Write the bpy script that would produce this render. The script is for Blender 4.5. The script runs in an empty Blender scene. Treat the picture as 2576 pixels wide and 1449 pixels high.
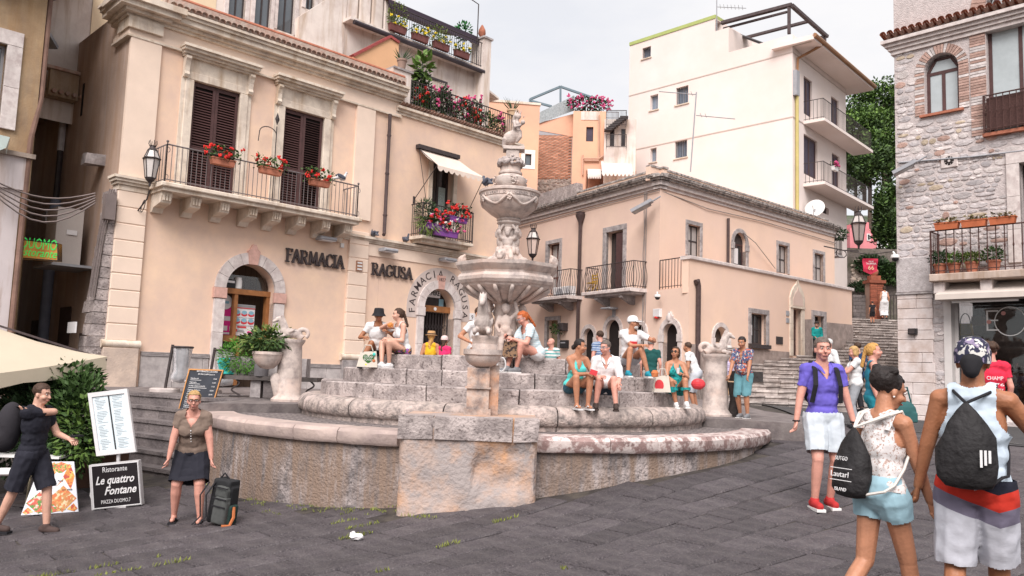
import bpy, bmesh, math, random
import numpy as np
from mathutils import Vector as V, Matrix as MX, noise as NZ
random.seed(7)
rnd = random.random
def ru(a, b): return a + (b - a) * random.random()
SC = bpy.context.scene
COL = SC.collection
FOC, PITCH, ROLL = 2050.0, math.atan(211 / 2050.0), 0.034     # focal length in units of a 2576 px wide picture
CAM = V((0, 0, 1.6))
AF = V((0, math.cos(PITCH), math.sin(PITCH)))
R0, U0 = V((1, 0, 0)), V((0, -math.sin(PITCH), math.cos(PITCH)))
AR = R0 * math.cos(ROLL) + U0 * math.sin(ROLL)
AU = U0 * math.cos(ROLL) - R0 * math.sin(ROLL)
cd = bpy.data.cameras.new('camera'); cam = bpy.data.objects.new('camera', cd); COL.objects.link(cam)
cd.lens = 36 * FOC / 2576; cd.sensor_width = 36; cd.clip_end = 2000; cd.clip_start = .05
mw = MX((AR, AU, -AF)).transposed().to_4x4(); mw.translation = CAM
cam.matrix_world = mw
SC.camera = cam
SUN_EL, SUN_AZ = math.radians(47), math.radians(190)      # azimuth clockwise from +y: behind the camera, a little to the left
w = bpy.data.worlds.new('World'); SC.world = w; w.use_nodes = True
nt = w.node_tree; nt.nodes.clear()
def N(t, ty, **k):
 n = t.nodes.new(ty)
 for a, b in k.items(): setattr(n, a, b)
 return n
sky = N(nt, 'ShaderNodeTexSky', sky_type='NISHITA', sun_disc=False, sun_elevation=SUN_EL, sun_rotation=SUN_AZ)
b1 = N(nt, 'ShaderNodeBackground'); b1.inputs[1].default_value = .1
b2 = N(nt, 'ShaderNodeBackground'); b2.inputs[0].default_value = (.88, .87, .885, 1); b2.inputs[1].default_value = .70
tc = N(nt, 'ShaderNodeTexCoord'); mp = N(nt, 'ShaderNodeMapping'); mp.inputs['Scale'].default_value = (1.3, 1.3, 3.2)
nz = N(nt, 'ShaderNodeTexNoise'); nz.inputs['Scale'].default_value = 2.1; nz.inputs['Detail'].default_value = 6; nz.inputs['Roughness'].default_value = .55
cr = N(nt, 'ShaderNodeValToRGB'); cr.color_ramp.elements[0].position = .36; cr.color_ramp.elements[1].position = .58
cr.color_ramp.elements[0].color = (.82, .82, .82, 1)
ms = N(nt, 'ShaderNodeMixShader'); wo = N(nt, 'ShaderNodeOutputWorld')
L = nt.links.new
L(sky.outputs[0], b1.inputs[0]); L(tc.outputs['Generated'], mp.inputs[0]); L(mp.outputs[0], nz.inputs['Vector'])
L(nz.outputs[0], cr.inputs[0]); L(cr.outputs[0], ms.inputs[0]); L(b1.outputs[0], ms.inputs[1]); L(b2.outputs[0], ms.inputs[2]); L(ms.outputs[0], wo.inputs[0])
sd = bpy.data.lights.new('sun', 'SUN'); sd.energy = 2.95; sd.angle = math.radians(40); sd.color = (1, .945, .92)
sun = bpy.data.objects.new('sun', sd); COL.objects.link(sun)
sdir = V((math.sin(SUN_AZ) * math.cos(SUN_EL), math.cos(SUN_AZ) * math.cos(SUN_EL), math.sin(SUN_EL)))
sun.rotation_euler = sdir.to_track_quat('Z', 'Y').to_euler()
SC.view_settings.view_transform = 'Standard'; SC.view_settings.look = 'None'
SC.view_settings.exposure = .66; SC.view_settings.gamma = 1
SC.cycles.max_bounces = 5; SC.cycles.diffuse_bounces = 3; SC.cycles.glossy_bounces = 2; SC.cycles.transmission_bounces = 4; SC.cycles.caustics_reflective = False; SC.cycles.caustics_refractive = False
def ray(u, v): return AF + AR * ((u - 1288) / FOC) - AU * ((v - 724.5) / FOC)
def atY(u, v, Y):
 d = ray(u, v); return CAM + d * (Y / d.y)
def atZ(u, v, z):
 d = ray(u, v); return CAM + d * ((z - CAM.z) / d.z)
class Frame:                                   # a vertical plane: t along it, z up, o outwards
 def __init__(s, o, deg):
  a = math.radians(deg); s.o = V((o[0], o[1], 0)); s.d = V((math.cos(a), math.sin(a), 0)); s.n = V((math.sin(a), -math.cos(a), 0)); s.a = a
 def at(s, u, v, off=0):
  d = ray(u, v); k = ((s.o + s.n * off - CAM).dot(s.n)) / d.dot(s.n); p = CAM + d * k
  return (p - s.o).dot(s.d), p.z
 def t(s, u, v, off=0): return s.at(u, v, off)[0]
 def z(s, u, v, off=0): return s.at(u, v, off)[1]
 def rect(s, u0, v0, u1, v1, off=0):        # opposite corners: upper left, lower right
  a, b = s.at(u0, v0, off), s.at(u1, v1, off); return a[0], b[0], b[1], a[1]
 def p(s, t, z, o=0): return s.o + s.d * t + s.n * o + V((0, 0, z))
 def shift(s, off):
  q = Frame((0, 0), math.degrees(s.a)); q.o = s.o + s.n * off; return q
MATS = {}
def mk(name, col, rough=.85, var=.12, sc=2.0, bump=.15, bs=30, col2=None, amt=.5, sc2=1.0, rn=0, streak=0, metal=0, spec=.3, trans=0, emit=0, det=4, hard=.12, col3=None, amt3=.4, sc3=6, bd=.02, pre=None):
 if name in MATS: return MATS[name]
 m = bpy.data.materials.new(name); m.use_nodes = True; t = m.node_tree; P = t.nodes['Principled BSDF']; l = t.links.new
 c = N(t, 'ShaderNodeTexCoord'); vec = c.outputs['Object']
 nz = N(t, 'ShaderNodeTexNoise'); nz.inputs['Scale'].default_value = sc; nz.inputs['Detail'].default_value = det; nz.inputs['Roughness'].default_value = .62
 l(vec, nz.inputs['Vector'])
 def mix(f, a, b, bt='MIX'):
  x = N(t, 'ShaderNodeMix', data_type='RGBA', blend_type=bt)
  for s, q in ((x.inputs[0], f), (x.inputs[6], a), (x.inputs[7], b)):
   if isinstance(q, (int, float)): s.default_value = q
   elif isinstance(q, tuple): s.default_value = (*q[:3], 1)
   else: l(q, s)
  return x.outputs[2]
 def ramp(s, a, b):
  x = N(t, 'ShaderNodeMapRange', clamp=True); x.inputs[1].default_value = a; x.inputs[2].default_value = b; l(s, x.inputs[0]); return x.outputs[0]
 lo = tuple(max(0, x * (1 - var)) for x in col); hi = tuple(x * (1 + var) for x in col)
 k = mix(ramp(nz.outputs[0], .3, .7), lo, hi)
 if pre: k = pre(t, l, vec, k, mix, ramp)
 def patch(k, cc, am, s, seed, st=0):
  n2 = N(t, 'ShaderNodeTexNoise'); n2.inputs['Scale'].default_value = s; n2.inputs['Detail'].default_value = 5; n2.inputs['Roughness'].default_value = .65
  mp = N(t, 'ShaderNodeMapping'); mp.inputs['Location'].default_value = (seed, seed * .7, seed * 1.3)
  if st: mp.inputs['Scale'].default_value = (1, 1, .12)
  l(vec, mp.inputs[0]); l(mp.outputs[0], n2.inputs['Vector'])
  th = .68 - am * .36
  return mix(ramp(n2.outputs[0], th - hard, th + hard), k, cc)
 if col2: k = patch(k, col2, amt, sc2, 3.1)
 if col3: k = patch(k, col3, amt3, sc3, 11.7)
 if streak: k = patch(k, tuple(x * (.62 - .1 * i) for i, x in enumerate(col)), streak, 3.2, 23.0, 1)
 if rn:
  oi = N(t, 'ShaderNodeObjectInfo'); r = N(t, 'ShaderNodeMapRange'); r.inputs[3].default_value = 1 - rn; r.inputs[4].default_value = 1 + rn * .8
  l(oi.outputs['Random'], r.inputs[0]); k = mix(1.0, k, r.outputs[0], 'MULTIPLY')
 l(k, P.inputs['Base Color']) if not isinstance(k, tuple) else None
 P.inputs['Roughness'].default_value = rough; P.inputs['Metallic'].default_value = metal; P.inputs['Specular IOR Level'].default_value = spec
 if trans: P.inputs['Transmission Weight'].default_value = trans
 if emit: l(k, P.inputs['Emission Color']); P.inputs['Emission Strength'].default_value = emit
 if bump:
  n3 = N(t, 'ShaderNodeTexNoise'); n3.inputs['Scale'].default_value = bs; n3.inputs['Detail'].default_value = 3; l(vec, n3.inputs['Vector'])
  b = N(t, 'ShaderNodeBump'); b.inputs['Strength'].default_value = bump; b.inputs['Distance'].default_value = bd; l(n3.outputs[0], b.inputs['Height']); l(b.outputs[0], P.inputs['Normal'])
 m.use_backface_culling = False
 MATS[name] = m; return m
def stripes(axis, per, duty, c2, off=0, lim=None):
 def pre(t, l, vec, k, mix, ramp):
  s = N(t, 'ShaderNodeSeparateXYZ'); l(vec, s.inputs[0])
  a = N(t, 'ShaderNodeMath', operation='MULTIPLY_ADD'); a.inputs[1].default_value = 1 / per; a.inputs[2].default_value = off + 100; l(s.outputs[axis], a.inputs[0])
  f = N(t, 'ShaderNodeMath', operation='FRACT'); l(a.outputs[0], f.inputs[0])
  g = N(t, 'ShaderNodeMath', operation='LESS_THAN'); g.inputs[1].default_value = duty; l(f.outputs[0], g.inputs[0])
  return mix(g.outputs[0], k, c2)
 return pre
def blobs(cols, sc, th=.5):                     # printed pattern of coloured patches
 def pre(t, l, vec, k, mix, ramp):
  for i, c in enumerate(cols):
   n = N(t, 'ShaderNodeTexNoise'); n.inputs['Scale'].default_value = sc * (1 + .13 * i); n.inputs['Detail'].default_value = 2
   mp = N(t, 'ShaderNodeMapping'); mp.inputs['Location'].default_value = (7.7 * i + 1, 3.1 * i, 5.3 * i); l(vec, mp.inputs[0]); l(mp.outputs[0], n.inputs['Vector'])
   k = mix(ramp(n.outputs[0], th, th + .04), k, c)
  return k
 return pre
class MB:
 def __init__(s): s.v = []; s.f = []
 def add(s, vs, fs):
  n = len(s.v); s.v += [tuple(x) for x in vs]; s.f += [tuple(i + n for i in f) for f in fs]; return s
 def box(s, c, h, m=None):                   # centre, half sizes, 3x3 orientation
  m = m or MX.Identity(3); c = V(c)
  vs = [c + m @ V((x * h[0], y * h[1], z * h[2])) for z in (-1, 1) for y in (-1, 1) for x in (-1, 1)]
  return s.add(vs, [(0, 2, 3, 1), (4, 5, 7, 6), (0, 1, 5, 4), (2, 6, 7, 3), (0, 4, 6, 2), (1, 3, 7, 5)])
 def bar(s, a, b, w, h, up=(0, 0, 1)):       # a bar of section w x h between two points
  a, b = V(a), V(b); d = (b - a); ln = d.length; d.normalize(); up = V(up)
  x = d.cross(up)
  if x.length < 1e-4: x = d.cross(V((1, 0, 0)))
  x.normalize(); z = x.cross(d)
  m = MX((x, d, z)).transposed()
  return s.box((a + b) / 2, (w / 2, ln / 2, h / 2), m)
 def fbox(s, F, t0, t1, z0, z1, o0, o1):
  vs = [F.p(t, z, o) for z in (z0, z1) for o in (o1, o0) for t in (t0, t1)]
  return s.add(vs, [(0, 2, 3, 1), (4, 5, 7, 6), (0, 1, 5, 4), (2, 6, 7, 3), (0, 4, 6, 2), (1, 3, 7, 5)])
 def bev(s, F, t0, t1, z0, z1, o0, o1, b):    # block with its front edges rounded off
  vs = [F.p(t, z, o0) for t, z in ((t0, z0), (t1, z0), (t1, z1), (t0, z1))]
  vs += [F.p(t, z, o1 - b) for t, z in ((t0, z0), (t1, z0), (t1, z1), (t0, z1))]
  vs += [F.p(t, z, o1) for t, z in ((t0 + b, z0 + b), (t1 - b, z0 + b), (t1 - b, z1 - b), (t0 + b, z1 - b))]
  fs = [(8, 9, 10, 11)]
  for i in range(4):
   j = (i + 1) % 4; fs += [(i, j, j + 4, i + 4), (i + 4, j + 4, j + 8, i + 8)]
  return s.add(vs, fs)
 def tube(s, pts, r, n=8, cap=True, flat=1):
  pts = [V(p) for p in pts]; k = len(pts)
  rs = r if isinstance(r, (list, tuple)) else [r] * k
  ring = []; px = None
  for i, p in enumerate(pts):
   d = (pts[min(i + 1, k - 1)] - pts[max(i - 1, 0)])
   if d.length < 1e-9: d = V((0, 0, 1))
   d.normalize()
   x = px - d * px.dot(d) if px else d.cross(V((0, 0, 1)) if abs(d.z) < .9 else V((0, 1, 0)))
   if x.length < 1e-6: x = d.cross(V((1, .3, .2)))
   x.normalize(); px = x; y = d.cross(x)
   ring.append([p + x * (rs[i] * math.cos(a)) + y * (rs[i] * flat * math.sin(a)) for a in [2 * math.pi * q / n for q in range(n)]])
  vs = [q for g in ring for q in g]
  fs = [(i * n + j, i * n + (j + 1) % n, (i + 1) * n + (j + 1) % n, (i + 1) * n + j) for i in range(k - 1) for j in range(n)]
  if cap: fs += [tuple(range(n - 1, -1, -1)), tuple(range((k - 1) * n, k * n))]
  return s.add(vs, fs)
 def lathe(s, prof, c=(0, 0, 0), n=24, m=None, a0=0, a1=2 * math.pi, rot=0, fn=None):
  c = V(c); m = m or MX.Identity(3); full = abs(a1 - a0 - 2 * math.pi) < 1e-6; q = n if full else n + 1
  vs = []
  for r, z in prof:
   for j in range(q):
    a = a0 + (a1 - a0) * j / n + rot; rr = fn(r, z, a) if fn else r
    vs.append(c + m @ V((rr * math.cos(a), rr * math.sin(a), z)))
  fs = [(i * q + j, i * q + (j + 1) % q, (i + 1) * q + (j + 1) % q, (i + 1) * q + j) for i in range(len(prof) - 1) for j in range(n)]
  return s.add(vs, fs)
 def prism(s, poly, F, o0, o1):              # polygon of (t, z), extruded from o0 to o1
  n = len(poly); vs = [F.p(t, z, o0) for t, z in poly] + [F.p(t, z, o1) for t, z in poly]
  fs = [tuple(range(n, 2 * n)), tuple(range(n - 1, -1, -1))] + [(i, (i + 1) % n, n + (i + 1) % n, n + i) for i in range(n)]
  return s.add(vs, fs)
 def slab(s, poly, z0, z1):                  # polygon of (x, y)
  n = len(poly); vs = [(x, y, z0) for x, y in poly] + [(x, y, z1) for x, y in poly]
  return s.add(vs, [tuple(range(n, 2 * n)), tuple(range(n - 1, -1, -1))] + [(i, (i + 1) % n, n + (i + 1) % n, n + i) for i in range(n)])
 def ell(s, c, r, m=None, nu=12, nv=8):
  c = V(c); m = m or MX.Identity(3); r = (r, r, r) if isinstance(r, (int, float)) else r
  vs = [c + m @ V((0, 0, -r[2]))]
  for i in range(1, nv):
   b = -math.pi / 2 + math.pi * i / nv
   for j in range(nu):
    a = 2 * math.pi * j / nu; vs.append(c + m @ V((r[0] * math.cos(b) * math.cos(a), r[1] * math.cos(b) * math.sin(a), r[2] * math.sin(b))))
  vs.append(c + m @ V((0, 0, r[2]))); e = len(vs) - 1
  fs = [(0, 1 + (j + 1) % nu, 1 + j) for j in range(nu)]
  for i in range(nv - 2):
   fs += [(1 + i * nu + j, 1 + i * nu + (j + 1) % nu, 1 + (i + 1) * nu + (j + 1) % nu, 1 + (i + 1) * nu + j) for j in range(nu)]
  fs += [(e, 1 + (nv - 2) * nu + j, 1 + (nv - 2) * nu + (j + 1) % nu) for j in range(nu)]
  return s.add(vs, fs)
 def cap(s, a, b, ra, rb, n=10):             # tapered capsule
  a, b = V(a), V(b); d = b - a; ln = max(d.length, 1e-6); d = d / ln
  P = []; R = []
  for t in (-1, -.87, -.5): P.append(a + d * ra * t); R.append(ra * math.sqrt(max(0, 1 - t * t)) + 1e-4)
  P.append(a); R.append(ra); P.append(b); R.append(rb)
  for t in (.5, .87, 1): P.append(b + d * rb * t); R.append(rb * math.sqrt(max(0, 1 - t * t)) + 1e-4)
  return s.tube(P, R, n)
 def quad(s, a, b, c, d): return s.add([a, b, c, d], [(0, 1, 2, 3)])
 def leaf(s, c, d, w, nrm):                  # one folded leaf: c base, d vector to its tip
  c, d = V(c), V(d); x = d.cross(V(nrm))
  if x.length < 1e-5: x = d.cross(V((.3, .5, .8)))
  x = x.normalized() * w; y = x.cross(d).normalized() * w * .35
  return s.add([c, c + d * .5 + x - y, c + d, c + d * .5 - x - y, c + d * .5], [(0, 1, 4), (1, 2, 4), (2, 3, 4), (3, 0, 4)])
 def mesh(s, name, mat=None, smooth=False):
  m = bpy.data.meshes.new(name); m.from_pydata(s.v, [], s.f); m.validate(clean_customdata=False)
  if mat: m.materials.append(mat)
  if smooth is not False:
   m.polygons.foreach_set('use_smooth', [True] * len(m.polygons))
   if smooth is not True: m.set_sharp_from_angle(angle=math.radians(smooth))
  m.update(); return m
WM = {}
def wm(o): return WM.get(o.name, MX.Identity(4))
def put(name, mesh, parent=None, M=None):
 o = bpy.data.objects.new(name, mesh); COL.objects.link(o)
 M = M or MX.Identity(4); WM[o.name] = M
 if parent: o.parent = parent; o.matrix_parent_inverse = wm(parent).inverted()
 o.matrix_basis = M
 return o
def obj(name, mb, mat, parent=None, smooth=False, M=None): return put(name, mb.mesh(name, mat, smooth), parent, M)
def tag(o, label, cat, group=None):
 o['label'] = label; o['category'] = cat
 if group: o['group'] = group
 return o
def thing(name, label, cat, loc=(0, 0, 0), group=None):
 o = put(name, None, None, MX.Translation(V(loc))); o.empty_display_size = .2
 return tag(o, label, cat, group)
def struct(o): o['kind'] = 'structure'; return o
def stuff(o): o['kind'] = 'stuff'; return o
def one(name, label, cat, mb, mat, group=None, smooth=False): return tag(obj(name, mb, mat, None, smooth), label, cat, group)
def Rz(a): return MX.Rotation(a, 4, 'Z')
def T(x, y=None, z=None): return MX.Translation(V(x) if y is None else V((x, y, z)))
def jit(mb, a, sc=6.0):                         # rough up the vertices of a piece
 mb.v = [tuple(V(p) + NZ.noise_vector(V(p) * sc) * a) for p in mb.v]; return mb
def text(s, F, t, z, o, size, name, mat, parent, align='LEFT', depth=.02, font=None, rot=0, width=None, M=None, shear=0, bold=0):
 c = bpy.data.curves.new('tmp', 'FONT'); c.body = s; c.size = size; c.extrude = depth / 2; c.align_x = align; c.shear = shear; c.offset = bold; c.resolution_u = 2
 ob = bpy.data.objects.new('tmp', c); TMP.collection.objects.link(ob)
 TVL.update(); dg = TVL.depsgraph; me = bpy.data.meshes.new_from_object(ob.evaluated_get(dg)); bpy.data.objects.remove(ob); bpy.data.curves.remove(c)
 me.materials.clear(); me.materials.append(mat)
 xs = [v.co.x for v in me.vertices]
 sx = width / max(1e-6, max(xs) - min(xs)) if width and xs else 1
 B = M or MX((F.d, V((0, 0, 1)), F.n)).transposed().to_4x4()
 if not M: B.translation = F.p(t, z, o)
 me.transform(B @ MX.Rotation(rot, 4, 'Z') @ MX.Diagonal((sx, 1, 1, 1)))
 me.name = name
 return put(name, me, parent)
TMP = bpy.data.scenes.new('workshop'); TVL = TMP.view_layers[0]
def fuse(mb, vox, it=3, fac=.5):
 me = bpy.data.meshes.new('w'); me.from_pydata(mb.v, [], mb.f)
 o = bpy.data.objects.new('w', me); TMP.collection.objects.link(o)
 r = o.modifiers.new('r', 'REMESH'); r.mode = 'VOXEL'; r.voxel_size = vox
 if it: s = o.modifiers.new('s', 'SMOOTH'); s.iterations = it; s.factor = fac
 TVL.update(); ev = o.evaluated_get(TVL.depsgraph); m2 = ev.to_mesh()
 n = len(m2.vertices); co = np.empty(n * 3); m2.vertices.foreach_get('co', co)
 nl = len(m2.loops); li = np.empty(nl, dtype=np.int32); m2.loops.foreach_get('vertex_index', li)
 fs = [tuple(x) for x in li.reshape(-1, 4).tolist()] if nl == 4 * len(m2.polygons) else [tuple(p.vertices) for p in m2.polygons]
 ev.to_mesh_clear(); bpy.data.objects.remove(o); bpy.data.meshes.remove(me)
 q = MB(); q.v = [tuple(x) for x in co.reshape(-1, 3)]; q.f = fs
 return q
def keep(mb, fn):                               # keep the faces whose centre passes
 a = np.array(mb.v); out = []; cs = a[np.array(mb.f)].mean(1).tolist()
 for f, c in zip(mb.f, cs):
  if fn(c): out.append(f)
 us = sorted({i for f in out for i in f}); mp = {i: k for k, i in enumerate(us)}
 q = MB(); q.v = [mb.v[i] for i in us]; q.f = [tuple(mp[i] for i in f) for f in out]; return q
def wall(F, t0, t1, z0, z1, holes=(), dep=.3, o=0, top=None):
 mb = MB()
 ts = sorted({t0, t1, *[h[0] for h in holes], *[h[1] for h in holes]}); zs = sorted({z0, z1, *[h[2] for h in holes], *[h[3] for h in holes]})
 for a, b in zip(ts, ts[1:]):
  for c, d in zip(zs, zs[1:]):
   tm, zm = (a + b) / 2, (c + d) / 2
   if any(h[0] < tm < h[1] and h[2] < zm < h[3] for h in holes): continue
   mb.quad(F.p(a, c, o), F.p(b, c, o), F.p(b, d, o), F.p(a, d, o))
 for h in holes:
  a, b, c, d = h[:4]; pts = [(a, c), (b, c)]
  if len(h) > 4 and h[4]:
   r = (b - a) / 2; zc = d - r * h[4]; arc = [(a + r + r * math.cos(x), zc + r * h[4] * math.sin(x)) for x in [math.pi * i / 16 for i in range(17)]]
   pts += arc
   for (ta, za), (tb, zb) in zip(arc, arc[1:]): mb.quad(F.p(ta, za, o), F.p(ta, d, o), F.p(tb, d, o), F.p(tb, zb, o))
  else: pts += [(b, d), (a, d)]
  for (ta, za), (tb, zb) in zip(pts, pts[1:] + pts[:1]):
   mb.quad(F.p(ta, za, o), F.p(tb, zb, o), F.p(tb, zb, o - dep), F.p(ta, za, o - dep))
 return mb
def arcpts(tc, zc, r, n=16, k=1, a0=0, a1=math.pi): return [(tc + r * math.cos(a0 + (a1 - a0) * i / n), zc + r * k * math.sin(a0 + (a1 - a0) * i / n)) for i in range(n + 1)]
def archring(F, tc, zs, ri, ro, n, o0, o1, gap=.004, k=1):     # voussoirs of a round arch, one MB each
 out = []
 for i in range(n):
  a0 = math.pi * i / n + gap / ri; a1 = math.pi * (i + 1) / n - gap / ri
  q = arcpts(tc, zs, ri, 3, k, a0, a1) + arcpts(tc, zs, ro, 3, k, a1, a0)
  out.append(MB().prism(q, F, o0, o1))
 return out
PEACH = mk('peach_stucco', (.85, .62, .45), .9, .06, 1.1, .15, 60, col2=(.83, .575, .44), amt=.32, sc2=.4, hard=.25, col3=(.66, .48, .40), amt3=.26, sc3=1.3)
CREAM = mk('cream_plaster', (.82, .65, .53), .9, .06, 1.5, .1, 60)
TRIM = mk('pale_limestone_trim', (.74, .635, .53), .85, .1, 3, .25, 40, col2=(.52, .43, .36), amt=.25, sc2=2.5, streak=.15)
GREYSTONE = mk('grey_marble', (.42, .38, .37), .6, .25, 5, .25, 30, col2=(.26, .23, .23), amt=.4, sc2=6, rn=.12)
WHITESTONE = mk('white_marble', (.66, .59, .56), .6, .12, 5, .2, 30, col2=(.5, .42, .4), amt=.35, sc2=5, rn=.08)
ROSESTONE = mk('rose_marble', (.60, .36, .30), .6, .15, 6, .2, 30)
BROWNWOOD = mk('dark_brown_shutter_paint', (.085, .042, .040), .55, .18, 8, .1, 60, rn=.1)
IRON = mk('black_wrought_iron', (.045, .034, .034), .6, .3, 12, .2, 80, spec=.4)
GREYIRON = mk('grey_painted_iron', (.16, .135, .135), .55, .2, 12, .1, 80)
TERRA = mk('terracotta', (.42, .155, .095), .85, .22, 7, .25, 40, rn=.18)
TILE = mk('old_roof_tile', (.42, .24, .19), .9, .3, 6, .4, 30, col2=(.46, .38, .32), amt=.45, sc2=4, rn=.2)
DARKGLASS = mk('dark_glass', (.025, .022, .024), .08, .1, 2, 0, spec=.6)
SKYGLASS = mk('window_glass', (.10, .115, .13), .05, .1, 2, 0, spec=.9)
DARK = mk('dark_interior', (.022, .016, .015), .9, .2, 2, 0)
BLACK = mk('black_plastic', (.02, .018, .02), .5, .2, 9, .1, 60)
WHITEP = mk('white_paint', (.74, .72, .70), .6, .05, 4, .05, 60)
GREYP = mk('grey_metal_paint', (.33, .33, .35), .5, .1, 6, .05, 60)
LAVA = mk('lava_paving', (.060, .050, .055), .75, .3, 3.5, .8, 34, col2=(.092, .079, .082), amt=.4, sc2=2.5, rn=.2, spec=.4, col3=(.15, .13, .13), amt3=.2, sc3=45, bd=.03, hard=.09)  # col3 pale specks: rough speckle plus specular glints painted into the colour
JOINT = mk('dirty_joint', (.045, .038, .036), .95, .4, 5, .5, 50, col2=(.10, .085, .07), amt=.3, sc2=3)
GREEN = [mk('leaf_green_%d' % i, c, .6, .3, 9, 0, rn=.2, spec=.3) for i, c in enumerate([(.055, .105, .028), (.10, .17, .035), (.035, .066, .026), (.15, .20, .05)])]
STONE = mk('weathered_limestone', (.45, .385, .365), .85, .2, 3, .7, 30, col2=(.29, .245, .235), amt=.46, sc2=4, rn=.17, col3=(.12, .095, .09), amt3=.2, sc3=19, bd=.03, hard=.07)
STATUE = mk('carved_marble', (.56, .475, .43), .75, .14, 6, .3, 40, col2=(.30, .25, .235), amt=.33, sc2=6, col3=(.62, .47, .40), amt3=.3, sc3=2, bd=.02)
GP = [(-14, 3, -1.0), (2.5, 5, .05), (-2, 5, -.22), (-6, 4, -.52), (8, 4, .42), (-5.7, 9.5, -.52), (-3.8, 9.8, -.36), (-1.35, 10.1, -.14), (.33, 10.1, .05), (1.94, 10.7, .33),
      (3.6, 9.3, .17), (4.17, 13.0, .62), (4.8, 13.0, .67), (6.2, 15.5, .84), (7.5, 12.8, .47), (10, 16, .6), (5, 17, .9), (10.9, 23, .67), (12, 12, .6), (-4.7, 12.9, -.26),
      (-7, 13, -.46), (-9.5, 17, -.42), (-13, 25, -.2), (8, 22, .9), (5.5, 18, .93), (6, 22, .93), (0, 17, .6), (-4, 19, .4), (3, 26, .9), (20, 20, .9), (-20, 12, -1.2), (12, 4, .7), (14, 26, .8)]
ga = np.array(GP)
def tps(r2): return .5 * r2 * np.log(r2 + 1e-9)
K = tps(((ga[:, None, :2] - ga[None, :, :2]) ** 2).sum(-1)) + np.eye(len(ga)) * .25
Pm = np.c_[np.ones(len(ga)), ga[:, :2]]
sol = np.linalg.solve(np.block([[K, Pm], [Pm.T, np.zeros((3, 3))]]), np.r_[ga[:, 2], 0, 0, 0])
def gz(x, y):
 xx, yy = min(max(x, -22), 22), min(max(y, -4), 28)
 return float(tps((ga[:, 0] - xx) ** 2 + (ga[:, 1] - yy) ** 2) @ sol[:-3] + sol[-3] + sol[-2] * xx + sol[-1] * yy)
def gpix(u, v):                                # the ground under a point of the picture
 z = 0
 for _ in range(25):
  p = atZ(u, v, z); z = .5 * z + .5 * gz(p.x, p.y)
 return V((p.x, p.y, gz(p.x, p.y)))
def gnorm(x, y):
 e = .1; return V((-(gz(x + e, y) - gz(x - e, y)) / (2 * e), -(gz(x, y + e) - gz(x, y - e)) / (2 * e), 1)).normalized()
mb = MB(); xs = [-900, -200, -60] + [-24 + .8 * i for i in range(61)] + [60, 200, 900]; ys = [-300, -60, -12] + [-4 + .8 * i for i in range(41)] + [40, 80, 250, 900]
mb.v = [(x, y, gz(x, y) - .022) for y in ys for x in xs]; n = len(xs)
mb.f = [(j * n + i, j * n + i + 1, (j + 1) * n + i + 1, (j + 1) * n + i) for j in range(len(ys) - 1) for i in range(n - 1)]
ground = struct(obj('ground', mb, JOINT, None, True))
FC = V((-.1, 14.75, 0))                        # middle of the fountain
def onpiazza(x, y): return math.hypot(x - FC.x, y - FC.y) > 4.62 and not (abs(x + .52) < .95 and y > 9.95)
ra = math.radians(40); ca, sa = math.cos(ra), math.sin(ra); RW = .385
protos = []
for k in range(7):
 b = .014; hw = RW / 2 - .011; q = MB()
 o4 = [(-.5, -hw), (.5, -hw), (.5, hw), (-.5, hw)]; o4 = [(x + ru(-.012, .012), y + ru(-.01, .01)) for x, y in o4]
 q.v = [(x, y, -.04) for x, y in o4] + [(x, y, -.016 + ru(-.004, .002)) for x, y in o4] + [(x * .97, y * .9, ru(-.004, .005)) for x, y in o4]
 q.f = [(8, 9, 10, 11)] + [(i, (i + 1) % 4, 4 + (i + 1) % 4, 4 + i) for i in range(4)] + [(4 + i, 4 + (i + 1) % 4, 8 + (i + 1) % 4, 8 + i) for i in range(4)]
 protos.append(q)
pm = [q.mesh('paving_slab', LAVA) for q in protos]
slabs = []
for j in range(-30, 45):
 bb = j * RW; a = -6 + rnd()
 while a < 24:
  ln = random.choice([.5, .62, .72, .85, 1.0]) * ru(.93, 1.07); ac = a + ln / 2; a += ln
  x, y = ca * ac - sa * bb, sa * ac + ca * bb
  if y < 4.6 or y > 15.5 or abs(x) > 12 or not onpiazza(x, y) or (x < -4.6 and y > 12.6): continue
  slabs.append((math.hypot(x, y) + (3 if abs(x) > y * .64 else 0) + (9 if y < 6 else 0), x, y, ln))
slabs.sort(); rest = MB()
for i, (dd, x, y, ln) in enumerate(slabs):
 nr = gnorm(x, y); rot = nr.to_track_quat('Z', 'Y').to_matrix().to_4x4()
 M = T(x, y, gz(x, y) + ru(-.006, .006)) @ MX.Rotation(0, 4, 'Z') @ V((0, 0, 1)).rotation_difference(nr).to_matrix().to_4x4() @ Rz(ra + (math.pi if rnd() < .5 else 0) + ru(-.008, .008)) @ MX.Diagonal((ln - .012, 1, 1, 1))
 if i < 300: put('paving_slab', random.choice(pm), ground, M)
 else:
  q = random.choice(protos); rest.add([M @ V(p) for p in q.v], q.f)
stuff(obj('paving_slabs', rest, LAVA, ground))
mb = MB()
def tuft(p, r, n, h):
 for _ in range(n):
  a = rnd() * 6.28; q = p + V((math.cos(a), math.sin(a), 0)) * r * rnd() ** .5; q.z = gz(q.x, q.y) - .01
  mb.leaf(q, V((ru(-.6, .6), ru(-.6, .6), 1)) * h * ru(.4, 1), h * .12, (rnd(), rnd(), .1))
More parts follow.
